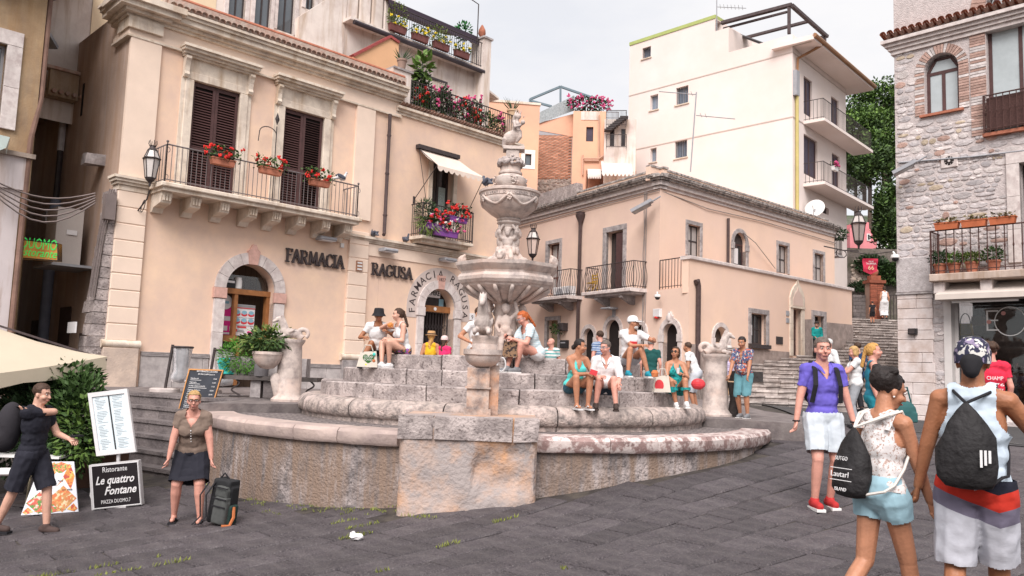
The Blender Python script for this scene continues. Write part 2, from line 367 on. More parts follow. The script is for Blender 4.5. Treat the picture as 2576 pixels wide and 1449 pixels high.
for _ in range(300):
 j = random.randint(-2, 22) + .5; ac = ru(0, 14); x, y = ca * ac - sa * j * RW, sa * ac + ca * j * RW
 if not onpiazza(x, y) or x > 1.0 or y < 5 or y > 13: continue
 if x > -1.5 and rnd() < .6: continue
 for q in range(random.randint(1, 6)):
  tuft(V((x + ca * q * .07, y + sa * q * .07, 0)), .035, 7, .06)
for k in range(90):                            # along the foot of the fountain wall
 a = ru(-2.7, -1.75); r = 4.66 + abs(random.gauss(0, .12)); tuft(V((FC.x + r * math.cos(a), FC.y + r * math.sin(a), 0)), .05, 6, .05)
for u, v in ((1010, 1285), (1030, 1300), (985, 1272), (1075, 1300), (680, 1290), (640, 1262), (930, 1268), (960, 1262)):
 for k in range(5): tuft(gpix(u + ru(-22, 22), v + ru(-4, 4)), .05, 7, .045)
g = stuff(obj('grass', mb, mk('dry_grass', (.22, .24, .06), .8, .4, 6, 0))); tag(g, 'tufts of yellowish grass growing in the joints of the dark paving', 'grass')
PAVE = mk('worn_grey_paving', (.21, .18, .172), .8, .2, 3, .4, 30, col2=(.12, .1, .1), amt=.4, sc2=4)
mb = MB(); up = [(-9.6, 18.25), (-4.75, 14.9), (-4.9, 13.0), (-3.3, 14.1), (3.0, 14.0), (4.75, 13.0), (5.2, 13.3), (5.7, 15.2), (5.6, 18), (6.2, 22.2), (7.4, 24.6), (9, 34), (2, 40), (-6, 36), (-9, 30)]
mb.slab(up, -1.2, .94)
struct(obj('upper_piazza', mb, PAVE))
ASPH = mk('asphalt', (.062, .058, .06), .85, .25, 6, .5, 60, col2=(.085, .08, .078), amt=.4, sc2=2)
mb = MB(); nx, ny = 22, 22
for j in range(ny + 1):
 for i in range(nx + 1):
  f = i / nx; y = 15.3 + 9.6 * j / ny - 1.6 * f; x = 5.6 + .09 * j + f * 12; mb.v.append((x, y, max(gz(x, y), .0) + .006))
mb.f = [(j * (nx + 1) + i, j * (nx + 1) + i + 1, (j + 1) * (nx + 1) + i + 1, (j + 1) * (nx + 1) + i) for j in range(ny) for i in range(nx)]
struct(obj('road', mb, ASPH, None, True))
mb = MB()
lp = [gpix(u, v) for u, v in ((1905, 1041), (1990, 1051), (2060, 1061), (2140, 1070), (2220, 1079), (2300, 1087), (2400, 1099), (2500, 1111), (2580, 1121))]
for p, q in zip(lp, lp[1:]):
 mb.quad(p + V((0, -.05, .02)), q + V((0, -.05, .02)), q + V((0, .06, .02)), p + V((0, .06, .02)))
struct(obj('road_line', mb, mk('road_paint', (.5, .47, .45), .8, .2, 8, 0, col2=(.2, .18, .18), amt=.35, sc2=9)))
ds = V((.822, -.569, 0)); nsd = V((-.569, -.822, 0))
DSTEP = mk('dark_step_stone', (.14, .12, .12), .8, .3, 4, .6, 24, col2=(.22, .19, .185), amt=.42, sc2=3, rn=.15, bd=.03)
st = thing('stone_steps', 'dark worn stone steps beside the fountain, behind the sloping menu stand', 'steps', (-7, 15, -.4))
for k in range(6):
 zt = .94 - .225 * k - (.004 if k == 0 else 0); off = .02 + .25 * k - .2
 q = MB(); base = V((-9.6, 18.25, 0)); segs = 6; L_ = (4.82 + .569 * (off + .2)) / .822
 for i in range(segs):
  a0, a1 = L_ * i / segs + .006, L_ * (i + 1) / segs - .006
  if k > 3 and i == 0: continue
  m = MX((ds, nsd, V((0, 0, 1)))).transposed()
  c = base + ds * ((a0 + a1) / 2) + nsd * (off + .2); q = MB(); q.box((c.x, c.y, zt - .9), ((a1 - a0) / 2, .235, .86), m); c2 = c + nsd * .02; q.box((c2.x, c2.y, zt - .03), ((a1 - a0) / 2, .245, .03), m); jit(q, .012, 2)  # thin top slab overhangs, an added lip that casts a shadow line
  obj('step', q, DSTEP, st)
SB = mk('stair_block', (.43, .375, .345), .85, .22, 4, .6, 22, col2=(.27, .23, .215), amt=.42, sc2=5, rn=.2, bd=.03)
stair = thing('stairway', 'broad grey stone stairway climbing between the pink house and the rubble-stone shop', 'stairs', (12, 26, .9))
SY, SZ = [], []
y, z = 23.9, .83
for i in range(26):
 z += .155; SY.append(y); SZ.append(z); y += .88 if i < 12 else .5
def stairz(y):
 z = .83
 for a, b in zip(SY, SZ):
  if y >= a: z = b
 return z
npl = 0
for i, (y, z) in enumerate(zip(SY, SZ)):
 x0 = 6.0 + max(0, y - 28.4) * 1.11 if y < 35 else 14.1 + (y - 34.5) * .44
 x1 = 13.5 + (y - 23.9) * .55; x = x0 + ru(0, .2)
 tr = (.88 if i < 12 else .5) + .25
 while x < x1:
  wd = ru(.32, .75); q = MB(); q.box((x + wd / 2, y + tr / 2, z - .06 - .7), ((wd - .012) / 2, tr / 2, .705), None); q.box((x + wd / 2, y + tr / 2 - .025, z - .027), ((wd - .01) / 2, tr / 2 + .02, .027), None)  # projecting lip added to each block so shadow lines separate the steps
  q.v = [(a, b + ((ru(-.02, .02)) if b < y + .1 else 0), c + (ru(-.012, .008) if c > z - .3 else 0)) for a, b, c in q.v]
  obj('block', q, SB, stair); x += wd; npl += 1
HILL = mk('wooded_hillside', (.05, .07, .03), .95, .4, .25, .8, 1.5, col2=(.19, .17, .155), amt=.42, sc2=.18, bd=.5)
mb = MB(); nx, ny = 30, 16
for j in range(ny + 1):
 for i in range(nx + 1):
  x = -40 + 190 * i / nx; y = 62 + 110 * j / ny; z = 3 + 34 * (j / ny) ** .8 * (.05 + .95 / (1 + math.exp(-(x - 34) / 5))) + 3 * NZ.noise(V((x, y, 0)) * .07) - (6 if x < 15 else 0)
  mb.v.append((x, y, z))
mb.f = [(j * (nx + 1) + i, j * (nx + 1) + i + 1, (j + 1) * (nx + 1) + i + 1, (j + 1) * (nx + 1) + i) for j in range(ny) for i in range(nx)]
struct(obj('hill', mb, HILL, None, True))
PH = Frame(atY(545, 600, 21), 45)
ph = thing('pharmacy_building', 'peach stucco pharmacy with cream pilasters, long balcony and brown shutters', 'building', PH.p(0, .9))
def fpart(F, name, mat, parent, t0, t1, z0, z1, o0, o1, b=0):
 q = MB(); q.bev(F, t0, t1, z0, z1, o0, o1, b) if b else q.fbox(F, t0, t1, z0, z1, o0, o1); return obj(name, q, mat, parent)
TL, TR, TM = PH.t(297, 480), PH.t(1003, 215) + .0, PH.t(968, 400)
TE = 10.9
a1 = (PH.t(563, 770), PH.t(688, 770), .9, PH.z(629, 664)); a2 = (PH.t(1063, 820), PH.t(1141, 820), .9, PH.z(1103, 726))
s1 = (PH.t(487, 203), PH.t(603, 237)); s2 = (PH.t(716, 270), PH.t(815, 298)); zb = 5.97
zs1, zs2 = PH.z(487, 203), PH.z(716, 270)
ZT = 9.5
d2 = (PH.t(1086, 470), PH.t(1139, 470), 5.62, PH.z(1095, 405))
w1 = wall(PH, TL, TM, -1, 10.35, [(*a1, 1), (*s1, zb, zs1), (*s2, zb, zs2)], .45)
obj('wall', w1, PEACH, ph)
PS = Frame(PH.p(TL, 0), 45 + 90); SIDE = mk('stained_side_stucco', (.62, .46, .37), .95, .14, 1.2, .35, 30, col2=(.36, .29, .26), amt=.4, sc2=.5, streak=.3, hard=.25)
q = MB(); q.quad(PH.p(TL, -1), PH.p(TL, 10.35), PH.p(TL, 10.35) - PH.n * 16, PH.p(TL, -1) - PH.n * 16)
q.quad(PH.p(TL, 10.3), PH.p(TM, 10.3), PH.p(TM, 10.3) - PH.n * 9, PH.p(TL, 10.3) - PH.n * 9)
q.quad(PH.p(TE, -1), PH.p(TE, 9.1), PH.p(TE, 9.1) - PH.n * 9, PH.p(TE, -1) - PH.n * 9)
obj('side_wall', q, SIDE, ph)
DADO = mk('dado_marble', (.40, .36, .35), .7, .28, 3.5, .35, 20, col2=(.55, .5, .48), amt=.4, sc2=3, rn=.15)
zd = PH.z(347, 881) - .02
ts = [-1.7, -.9, -.15, a1[0] - .32]
for a, b in zip(ts, ts[1:]): fpart(PH, 'dado_slab', DADO, ph, a + .004, b - .004, .3, zd - .1, -.02, .05, .008)
ts = [a1[1] + .32, 2.9, 3.5, 3.98, 4.8, 5.6, 6.3, a2[0] - .3]
for a, b in zip(ts, ts[1:]): fpart(PH, 'dado_slab', DADO, ph, a + .004, b - .004, .3, zd - .25, -.02, .05, .008)
for a, b, zz in ((-1.7, a1[0] - .32, zd), (a1[1] + .32, 4.0, zd - .15)):
 for k in range(3): fpart(PH, 'dado_moulding', GREYSTONE, ph, a, b, zz - .1 + .035 * k, zz - .075 + .035 * k, 0, .075 - .008 * k)
def pilaster(t0, t1, z0, z1, n, o, mat, base=True):
 for k in range(n):
  h = (z1 - z0) / n; fpart(PH, 'pilaster_course', mat, ph, t0, t1, z0 + h * k + .012, z0 + h * (k + 1) - .012, -.02, o, .012)
 fpart(PH, 'pilaster_core', mat, ph, t0 + .015, t1 - .015, z0, z1, -.02, o - .02)
 if base:
  q = MB(); q.tube([PH.p(t0 - .1, z0 - .08, .06), PH.p(t1 + .1, z0 - .08, .06)], .1, 12); obj('pilaster_base', q, TRIM, ph, 40)
  fpart(PH, 'plinth', mk('beige_plinth_stone', (.62, .49, .40), .85, .15, 2, .4, 24, col2=(.45, .36, .31), amt=.4, sc2=2) if t0 < 0 else GREYSTONE, ph, t0 - .06, t1 + .06, .2, z0 - .17, -.02, o + .05, .01)
zq = 5.62
pilaster(TL - .02, PH.t(352, 700), PH.z(300, 857), zq, 9, .09, CREAM)
pilaster(PH.t(868, 760), PH.t(917, 760), 1.95, zq, 9, .09, CREAM)
for k, (dz, o) in enumerate(((0, .1), (.13, .15), (.2, .2), (.27, .24))):
 fpart(PH, 'pilaster_cap', TRIM, ph, TL - o + .06, PH.t(352, 700) + o - .08, zq + dz, zq + dz + (.12 if k == 0 else .065), -.25, o)
for t0, t1 in ((TL - .02, PH.t(394, 250)), (PH.t(893, 330), PH.t(939, 340))):
 fpart(PH, 'upper_pilaster', CREAM, ph, t0, t1, zq + .36, 9.46, -.02, .08)
for z0, z1, o in ((5.42, 5.47, .06), (5.47, 5.53, .1), (5.53, 5.6, .17)):
 fpart(PH, 'string_course', TRIM, ph, PH.t(917, 600) - .75, TE + o - .1, z0 - .1, z1 - .1, -.02, o)
fpart(PH, 'frieze_band', CREAM, ph, PH.t(917, 600) + .03, TE + .01, 4.95, 5.3, -.02, .03)
for z0, z1, o, m in ((9.42, 9.47, .1, TRIM), (9.47, 9.62, .06, CREAM), (9.62, 9.9, .04, CREAM), (9.9, 9.97, .12, TRIM), (9.97, 10.05, .2, TRIM), (10.05, 10.18, .34, TRIM), (10.18, 10.26, .4, TRIM), (10.26, 10.33, .46, TRIM)):
 q = MB(); q.fbox(PH, TL - o - (.05 if o > .1 else .02), TR + .12, z0, z1 - .002, -1.0, o); obj('cornice', jit(q, .006, 3), m, ph)
for z0, z1, o in ((9.62, 9.9, .16), (9.97, 10.05, .3), (10.05, 10.18, .46), (10.18, 10.33, .56)):
 fpart(PH, 'cornice_break', TRIM, ph, TL - o + .03, PH.t(394, 120) + o - .08, z0 + .003, z1 + .004, -.6, o + .003)
rt0, rt1 = PH.t(420, 0), PH.t(1003, 190)
tm = MB(); tm.lathe([(.075, 0), (.085, .22)], n=8, a0=0, a1=math.pi, m=MX.Rotation(math.radians(90), 3, 'X')); tme = tm.mesh('roof_tile', TILE, True)
nt_ = 46
for k in range(nt_):
 t = rt0 + (rt1 - rt0) * k / nt_
 M = T(PH.p(t, 10.33 + ru(-.01, .01), .29)) @ Rz(PH.a) @ MX.Rotation(math.radians(-8), 4, 'X')
 put('roof_tile', tme, ph, M)
obj('parapet', MB().fbox(PH, rt0 - .1, rt1, 10.36, 10.6, -.5, .42), mk('mossy_parapet', (.47, .32, .26), .95, .3, 6, .7, 20, col2=(.5, .42, .36), amt=.45, sc2=6), ph)
obj('ridge_coping', MB().tube([PH.p(rt0 - .4, 10.61, .36), PH.p(rt1 - .05, 10.61, .36)], .07, 8), TERRA, ph, 40)
slat_m = {}
def shutter(F, t0, t1, z0, z1, o, parent, n, openr=False, lab=None):
 for k in range(2):
  a, b = t0 + (t1 - t0) * k / 2 + .004, t0 + (t1 - t0) * (k + 1) / 2 - .004
  q = MB(); s = .075
  for x0, x1, y0, y1 in ((a, a + s, z0, z1), (b - s, b, z0, z1), (a + s, b - s, z0, z0 + .14), (a + s, b - s, z1 - .11, z1), (a + s, b - s, z0 + (z1 - z0) * .36, z0 + (z1 - z0) * .36 + .1)): q.fbox(F, x0, x1, y0, y1, o - .045, o)
  lf = obj('shutter_leaf', q, BROWNWOOD, parent)
  tilt = math.radians(48 if not (openr and k) else 8); w_ = b - a - 2 * s
  key = (round(w_, 3), openr and k)
  if key not in slat_m: slat_m[key] = MB().box((0, 0, 0), (w_ / 2, .03, .006)).mesh('slat', BROWNWOOD)
  zz = z0 + .17
  while zz < z1 - .13:
   if not (z0 + (z1 - z0) * .36 - .02 < zz < z0 + (z1 - z0) * .36 + .12):
    put('slat', slat_m[key], lf, T(F.p((a + b) / 2, zz, o - .03)) @ Rz(F.a) @ MX.Rotation(tilt, 4, 'X'))
   zz += (z1 - z0 - .3) / n
  obj('shutter_back', MB().fbox(F, a + .02, b - .02, z0, z1, o - .1, o - .07), DARK, lf)
def surround(F, t0, t1, z0, z1, w_, o, parent, cornice=True):
 for x0, x1, y0, y1 in ((t0 - w_, t0, z0, z1), (t1, t1 + w_, z0, z1), (t0 - w_, t1 + w_, z1, z1 + w_ * .9)): fpart(F, 'window_surround', TRIM, parent, x0, x1, y0 + .001, y1, -.05, o, .012)
 for x0, x1 in ((t0 - w_ - .1, t0 - w_), (t1 + w_, t1 + w_ + .1)): fpart(F, 'window_surround', TRIM, parent, x0, x1, z0, z1 + .05, -.05, o - .03)
 if cornice:
  fpart(F, 'lintel_frieze', TRIM, parent, t0 - w_ - .02, t1 + w_ + .02, z1 + w_ * .9 + .002, z1 + .55, -.05, o - .02)
  for k, (dz, oo) in enumerate(((.55, .1), (.6, .17), (.67, .27), (.74, .33))): fpart(F, 'lintel_cornice', TRIM, parent, t0 - w_ - .08 - oo * .4, t1 + w_ + .08 + oo * .4, z1 + dz, z1 + dz + .068, -.05, oo + .05)
  for x in (t0 - w_ - .02, t1 + w_ + .02):
   q = MB(); pts = [(0, .55), (.2, .55), (.22, .48), (.17, .42), (.13, .3), (.12, .16), (.15, .08), (.11, .02), (0, 0)]
   n = len(pts); vs = [F.p(x + s * .065, z1 + zz, oo + .02) for s in (-1, 1) for oo, zz in pts]
   q.add(vs, [tuple(range(n)), tuple(range(2 * n - 1, n - 1, -1))] + [(i, n + i, n + (i + 1) % n, (i + 1) % n) for i in range(n)]); obj('bracket', q, TRIM, parent)
for (t0, t1), z1, op in ((s1, zs1, 0), (s2, zs2, 1)):
 w_ = thing if 0 else None
 surround(PH, t0, t1, zb, z1, .22, .07, ph); shutter(PH, t0, t1, zb, z1, -.04, ph, 36, op)
BO = .8
bt0, bt1, rz = PH.t(423, 362, BO), PH.t(903, 470, BO), PH.z(423, 362, BO)
SLZ = PH.z(660, 514, BO)
bal = fpart(PH, 'balcony', TRIM, ph, bt0 - .12, bt1 + .12, SLZ, SLZ + .11, -.02, BO + .1, .02)
fpart(PH, 'balcony_moulding', TRIM, bal, bt0 - .05, bt1 + .05, SLZ - .09, SLZ - .002, -.02, BO + .02)
for u, v in ((413, 500), (487, 507), (560, 520), (630, 534), (690, 547), (752, 563), (814, 573), (869, 583)):
 t = PH.t(u, v, .5); q = MB(); pts = [(0, -.45), (.12, -.45), (.2, -.34), (.42, -.3), (.6, -.26), (.66, -.1), (.66, 0), (0, 0)]; n = len(pts)
 q.add([PH.p(t + s * .13, SLZ - .092 + zz, oo) for s in (-1, 1) for oo, zz in pts], [tuple(range(n)), tuple(range(2 * n - 1, n - 1, -1))] + [(i, n + i, n + (i + 1) % n, (i + 1) % n) for i in range(n)])
 for d in (-.07, 0, .07): q.fbox(PH, t + d - .02, t + d + .02, SLZ - .3, SLZ - .13, .62, .68)
 obj('corbel', q, TRIM, bal)
def rail(F, t0, t1, z0, z1, o, n, parent, mat=GREYIRON, sides=True, nb=5, r=.009, belly=0, o_in=0, diag=False):
 q = MB(); q.tube([F.p(t0, z1, o_in), F.p(t0, z1, o), F.p(t1, z1, o), F.p(t1, z1, o_in)], .02, 6)
 q.tube([F.p(t0, z0 + .08, o_in), F.p(t0, z0 + .08, o), F.p(t1, z0 + .08, o), F.p(t1, z0 + .08, o_in)], .014, 6)
 for t in (t0, t1): q.tube([F.p(t, z0, o), F.p(t, z1 + .01, o)], .018, 6)
 rl = obj('railing', q, mat, parent)
 key = ('bar', round(z1 - z0, 2), belly, mat.name, r)
 if key not in slat_m:
  h = z1 - z0; pts = [(0, 0, .0), (0, 0, h)] if not belly else [(0, belly * math.sin(math.pi * min(1, x * 1.15)) * (1 - x * .3) if x < .87 else 0, x * h) for x in [i / 10 for i in range(11)]]
  b = MB(); b.tube([(x, -y, z) for x, y, z in pts], r, 5, False)
  if diag: b.ell((0, 0, h * .55), (.025, .025, .06), None, 6, 4)
  slat_m[key] = b.mesh('bar', mat)
 me = slat_m[key]
 for i in range(n + 1):
  put('bar', me, rl, T(F.p(t0 + (t1 - t0) * i / n, z0, o)) @ Rz(F.a))
 if sides:
  for t in (t0, t1):
   for k in range(nb): put('bar', me, rl, T(F.p(t, z0, o_in + (o - o_in) * (k + .5) / nb)) @ Rz(F.a + math.pi / 2))
 return rl
rl = rail(PH, bt0, bt1, SLZ + .11, rz, BO - .03, 44, bal, sides=True)
q = MB()
for t in (bt0, bt1):
 for z in (SLZ + .25, rz - .13):
  for k in range(4): q.tube([PH.p(t + .03 + .05 * math.cos(a) * .8, z + .06 * math.sin(a), BO - .03 + k * .0) for a in [k * 1.57 + i * .4 for i in range(5)]], .008, 4)
 q.tube([PH.p(t, SLZ + .1, BO - .03), PH.p(t, rz + .03, BO - .03)], .018, 6); q.ell(PH.p(t, rz + .07, BO - .03), .035, None, 8, 6)
obj('scrollwork', q, GREYIRON, bal)
q = MB(); cx, cz = PH.at(695, 310, .15)            # hook with an arrow tip between the doors
q.tube([PH.p(cx, SLZ + .2, .2), PH.p(cx, cz - .1, .2)], .015, 6); q.tube([PH.p(cx, cz - .35, .2)] + [PH.p(cx - .25 + .25 * math.cos(a), cz - .35 + .18 * math.sin(a), .2) for a in [i * math.pi / 8 for i in range(9)]] + [PH.p(cx - .52, cz - .62, .2)], .014, 6)
q.add([PH.p(cx, cz + .3, .2), PH.p(cx - .07, cz + .1, .2), PH.p(cx, cz - .08, .2), PH.p(cx + .07, cz + .1, .2), PH.p(cx, cz + .1, .23), PH.p(cx, cz + .1, .17)], [(0, 1, 4), (1, 2, 4), (2, 3, 4), (3, 0, 4), (1, 0, 5), (2, 1, 5), (3, 2, 5), (0, 3, 5)])
obj('iron_hook', q, IRON, ph)
q = MB(); q.tube([PH.p(TM, 9.4, .16), PH.p(TM, 5.75, .16), PH.p(TM - .02, 5.66, .2), PH.p(TM - .1, 5.6, .28)], .055, 8)
for z in (6.2, 7.5, 8.7): q.tube([PH.p(TM, z, .16), PH.p(TM, z + .05, .16)], .07, 8)
obj('drainpipe', q, mk('brown_pipe', (.075, .05, .048), .5, .2, 8, .1), ph, 40)
def arch_surround(F, h, w_, parent, mats, o=.07, n=8, jambs=3, key=True):
 t0, t1, z0, z1 = h; tc, r = (t0 + t1) / 2, (t1 - t0) / 2; zs = z1 - r
 for i, q in enumerate(archring(F, tc, zs, r - .001, r + w_, n, -.02, o)): obj('voussoir', q, mats[0], parent)
 for x0, x1 in ((t0 - w_, t0), (t1, t1 + w_)):
  fpart(F, 'impost', mats[1], parent, x0 - .03, x1 + .03, zs - .28, zs - .005, -.02, o + .025, .01)
  for k in range(jambs): fpart(F, 'jamb_stone', mats[0], parent, x0, x1, z0 - .3 + (zs - .29 - z0 + .3) * k / jambs + .003, z0 - .3 + (zs - .29 - z0 + .3) * (k + 1) / jambs - .003, -.4, o, .008)
 if key:
  q = MB(); q.prism([(tc - .12, z1 - .02), (tc + .12, z1 - .02), (tc + .17, z1 + w_ + .04), (tc + .1, z1 + w_ + .1), (tc + .04, z1 + w_ + .22), (tc - .04, z1 + w_ + .22), (tc - .1, z1 + w_ + .1), (tc - .17, z1 + w_ + .04)], F, -.02, o + .04); obj('keystone', q, mats[1], parent)
 return tc, r, zs
tc, r, zs = arch_surround(PH, a1, .3, ph, (WHITESTONE, ROSESTONE))
SHOPWOOD = mk('orange_brown_wood', (.30, .125, .045), .5, .25, 5, .1, 30)
INWOOD = mk('dark_wood_panelling', (.10, .065, .045), .7, .25, 3, .1, 20, pre=stripes(0, .12, .06, (.04, .025, .02)))  # dark wood boards with darker stripes between them
win = fpart(PH, 'shop_window', SHOPWOOD, ph, a1[0], a1[1], PH.z(600, 738), PH.z(600, 738) + .14, -.4, -.2)
zl = PH.z(600, 852); zt = PH.z(600, 738)
fpart(PH, 'window_rail', SHOPWOOD, win, a1[0], a1[1], zl - .08, zl + .08, -.4, -.2)
fpart(PH, 'mullion', SHOPWOOD, win, PH.t(601, 800) - .05, PH.t(601, 800) + .05, zl + .08, zt, -.38, -.22)
fpart(PH, 'mullion', SHOPWOOD, win, a1[1] - .1, a1[1], zl + .08, zt, -.38, -.22)
fpart(PH, 'mullion', SHOPWOOD, win, PH.t(606, 900) - .05, PH.t(606, 900) + .05, 1.0, zl - .08, -.38, -.22)
obj('display_back', MB().fbox(PH, a1[0] - .3, a1[1] + .3, .8, a1[3] + .2, -1.0, -.9), INWOOD, win)
GLASS = mk('clear_glass', (.9, .92, .92), .02, .02, 1, 0, trans=1, spec=.5)
obj('pane', MB().fbox(PH, a1[0] + .02, a1[1] - .02, zt + .15, a1[3] - .3, -.33, -.325), GLASS, win)
def poster(F, t0, t1, z0, z1, o, name, parent, base, prints, lean=.0):
 q = MB(); q.fbox(F, t0, t1, z0, z1, o - .012, o); b = obj(name, q, base, parent)
 for k, (x0, x1, y0, y1, m, kind) in enumerate(prints):
  X = lambda x: t0 + (t1 - t0) * x
  Y = lambda y: z0 + (z1 - z0) * y
  q = MB()
  if kind == 'r': q.fbox(F, X(x0), X(x1), Y(y0), Y(y1), o, o + .003 + .0006 * k)
  elif kind == 'e': q.prism([(X((x0 + x1) / 2) + (X(x1) - X(x0)) / 2 * math.cos(a), Y((y0 + y1) / 2) + (Y(y1) - Y(y0)) / 2 * math.sin(a)) for a in [i * .393 for i in range(16)]], F, o, o + .003 + .0006 * k)
  else:
   c = X((x0 + x1) / 2); s = (X(x1) - X(x0)) / 2; zc = Y((y0 + y1) / 2); hh = (Y(y1) - Y(y0)) / 2
   q.prism([(c + s * .0625 * 16 * math.sin(a) ** 3, zc + hh * .0625 * (13 * math.cos(a) - 5 * math.cos(2 * a) - 2 * math.cos(3 * a) - math.cos(4 * a))) for a in [i * .31 for i in range(20)]], F, o, o + .003 + .0006 * k)
  obj('print', q, m, b)
 return b
PWH = mk('poster_white', (.75, .73, .73), .5, .03, 3, 0); PPK = mk('poster_pink', (.72, .03, .25), .5, .05, 3, 0); PRD = mk('poster_red', (.62, .05, .06), .5, .1, 3, 0); PBL = mk('poster_blue', (.25, .45, .55), .5, .1, 3, 0); PBK = mk('poster_black', (.02, .02, .022), .5, .1, 3, 0); PTE = mk('poster_teal', (.06, .5, .45), .4, .1, 3, 0); PGR = mk('poster_grey', (.3, .3, .31), .5, .1, 3, 0)
pr = []
for j in range(2):
 for i in range(3):
  x, y = .02 + .33 * i, .62 - .25 * j; pr += [(x, x + .3, y, y + .14, PRD, 'e'), (x + .02, x + .28, y + .06, y + .19, PBL, 'e'), (x, x + .3, y - .05, y - .035, PGR, 'r')]
pr += [(0, 1, .9, .985, PGR, 'r'), (0, 1, .875, .9, PRD, 'r'), (.2, .62, .25, .3, PRD, 'r'), (.68, .98, .02, .18, PPK, 'h'), (.05, .55, .12, .14, PGR, 'r'), (.05, .5, .17, .19, PGR, 'r'), (0, .2, .1, .22, PRD, 'e')]
x0, x1, y0, y1 = PH.t(606, 800), PH.t(659, 800), zl + .1, PH.z(630, 765)
p1 = poster(PH, x0, x1, y0, y1, -.42, 'poster', None, PWH, pr); tag(p1, 'white poster with red and blue oval pictures in the arched shop window', 'poster')
x0, x1 = a1[0] + .02, a1[0] + .62
p2 = poster(PH, x0, x1, zl + .1, zl + .85, -.45, 'display_card', None, PPK, [(.02, .8, .5, .66, PWH, 'r'), (.05, .25, .15, .32, PWH, 'r'), (.35, .55, .15, .32, PWH, 'r'), (.65, .85, .15, .32, PWH, 'r'), (.2, .75, .02, .09, PWH, 'r'), (.7, 1, .8, 1, PRD, 'r')]); tag(p2, 'pink display card with a white round top in the arched shop window', 'display card')
q = MB(); q.prism([(x0 + .22 + .2 * math.cos(a), zl + .97 + .2 * math.sin(a)) for a in [i * .3307 for i in range(19)]], PH, -.44, -.43); obj('round_top', q, PWH, p2); obj('print', MB().fbox(PH, x0 + .1, x0 + .32, zl + .93, zl + 1.0, -.43, -.426), PBL, p2)
p3 = poster(PH, a1[0] + .02, PH.t(603, 900), 1.05, zl - .1, -.36, 'poster', None, PBK, [(.05, .4, .0, .25, PTE, 'r'), (.55, .95, .0, .3, PTE, 'r'), (.6, .9, .3, .42, PTE, 'e'), (.62, .9, .1, .2, PWH, 'r')]); tag(p3, 'black poster with white words and a teal bottle low in the shop window', 'poster')
text('otezione\nmaXima', PH, a1[0] + .03, zl - .52, -.352, .16, 'lettering', PWH, p3, depth=.004, bold=.004)
q = MB(); c = PH.p(PH.t(612, 720), zt + .15, -.3); q.lathe([(0, 0), (.1, 0), (.1, .22), (.085, .26), (.085, .3), (0, .3)], c, 14); one('jar', 'white lidded jar standing on the wooden rail of the shop window', 'jar', q, WHITEP, smooth=40)
q = MB(); q.box(c + PH.d * -.25 + V((0, 0, .11)), (.14, .08, .11), MX.Rotation(PH.a, 3, 'Z')); b = obj('carton', q, PBK); tag(b, 'small black carton beside the jar on the shop window rail', 'box'); obj('label_strip', MB().box(c + PH.d * -.25 + V((0, 0, .16)) + PH.n * .085, (.11, .004, .03), MX.Rotation(PH.a, 3, 'Z')), PWH, b)
tc, r, zs = arch_surround(PH, a2, .27, ph, (WHITESTONE, WHITESTONE), key=False)
RB = mk('faded_grey_band', (.56, .47, .43), .8, .1, 4, .1)
obj('lettering_band', MB().prism(arcpts(tc, zs, r + .272, 24) + arcpts(tc, zs, r + .68, 24, 1, math.pi, 0), PH, -.02, .012), RB, ph)
for s in (-1, 1): fpart(PH, 'lettering_band', RB, ph, *sorted((tc + s * (r + .272), tc + s * (r + .68))), zs - .35, zs - .001, -.02, .012)
LET = mk('dark_bronze_letters', (.06, .045, .045), .6, .2, 9, .1)
q = MB(); q.prism([(tc - .11, zs + r - .02), (tc + .11, zs + r - .02), (tc + .15, zs + r + .42), (tc - .15, zs + r + .42)], PH, -.02, .1); ks = obj('keystone', q, ROSESTONE, ph); text('1827', PH, tc, zs + r + .24, .102, .15, 'date', LET, ks, 'CENTER', .006)
sss = 'FARMACIA RAGUSA'
for i, ch in enumerate(sss):
 if ch == ' ': continue
 a = math.pi + .12 - (math.pi + .24) * i / (len(sss) - 1); rr = r + .36
 text(ch, PH, tc + rr * math.cos(a), zs + rr * math.sin(a), .013, .34, 'letter', LET, ph, 'CENTER', .006, rot=a - math.pi / 2, bold=.002)
dr = fpart(PH, 'pharmacy_door', SHOPWOOD, ph, a2[0], a2[1], zs - .1, zs + .1, -.35, -.2)
obj('fanlight', MB().fbox(PH, a2[0], a2[1], zs + .1, a2[3], -.42, -.40), DARKGLASS, dr)
obj('door_dark', MB().fbox(PH, a2[0], a2[1], .8, zs - .1, -.6, -.55), DARK, dr)
q = MB()
for k in range(11): x = a2[0] + .03 + (a2[1] - a2[0] - .06) * k / 10; q.fbox(PH, x - .01, x + .01, .9, zs - .1, -.3, -.28)
for j in range(5):
 for k in range(10):
  x = a2[0] + .03 + (a2[1] - a2[0] - .06) * k / 10; dx = (a2[1] - a2[0] - .06) / 10; z = 1.2 + j * .42
  q.bar(PH.p(x, z, -.27), PH.p(x + dx, z + .2, -.27), .008, .012); q.bar(PH.p(x, z + .2, -.27), PH.p(x + dx, z, -.27), .008, .012)
obj('folding_gate', q, IRON, dr)
sg = obj('sign_plate', MB().fbox(PH, a2[0] + .12, a2[1] - .35, zs + .38, zs + .68, -.38, -.33), PWH, dr); text('APOTHEKE', PH, a2[0] + .15, zs + .46, -.328, .22, 'lettering', PBK, sg, 'LEFT', .004, width=a2[1] - a2[0] - .53, bold=.006)
obj('sticker', MB().fbox(PH, a2[1] - .35, a2[1] - .15, zs + .12, zs + .36, -.39, -.385), PBL, dr)
obj('door_badge', MB().prism([((a2[0] + a2[1]) / 2 + .06 * math.cos(i * .5), zs + .06 * math.sin(i * .5)) for i in range(12)], PH, -.2, -.19), PWH, dr)
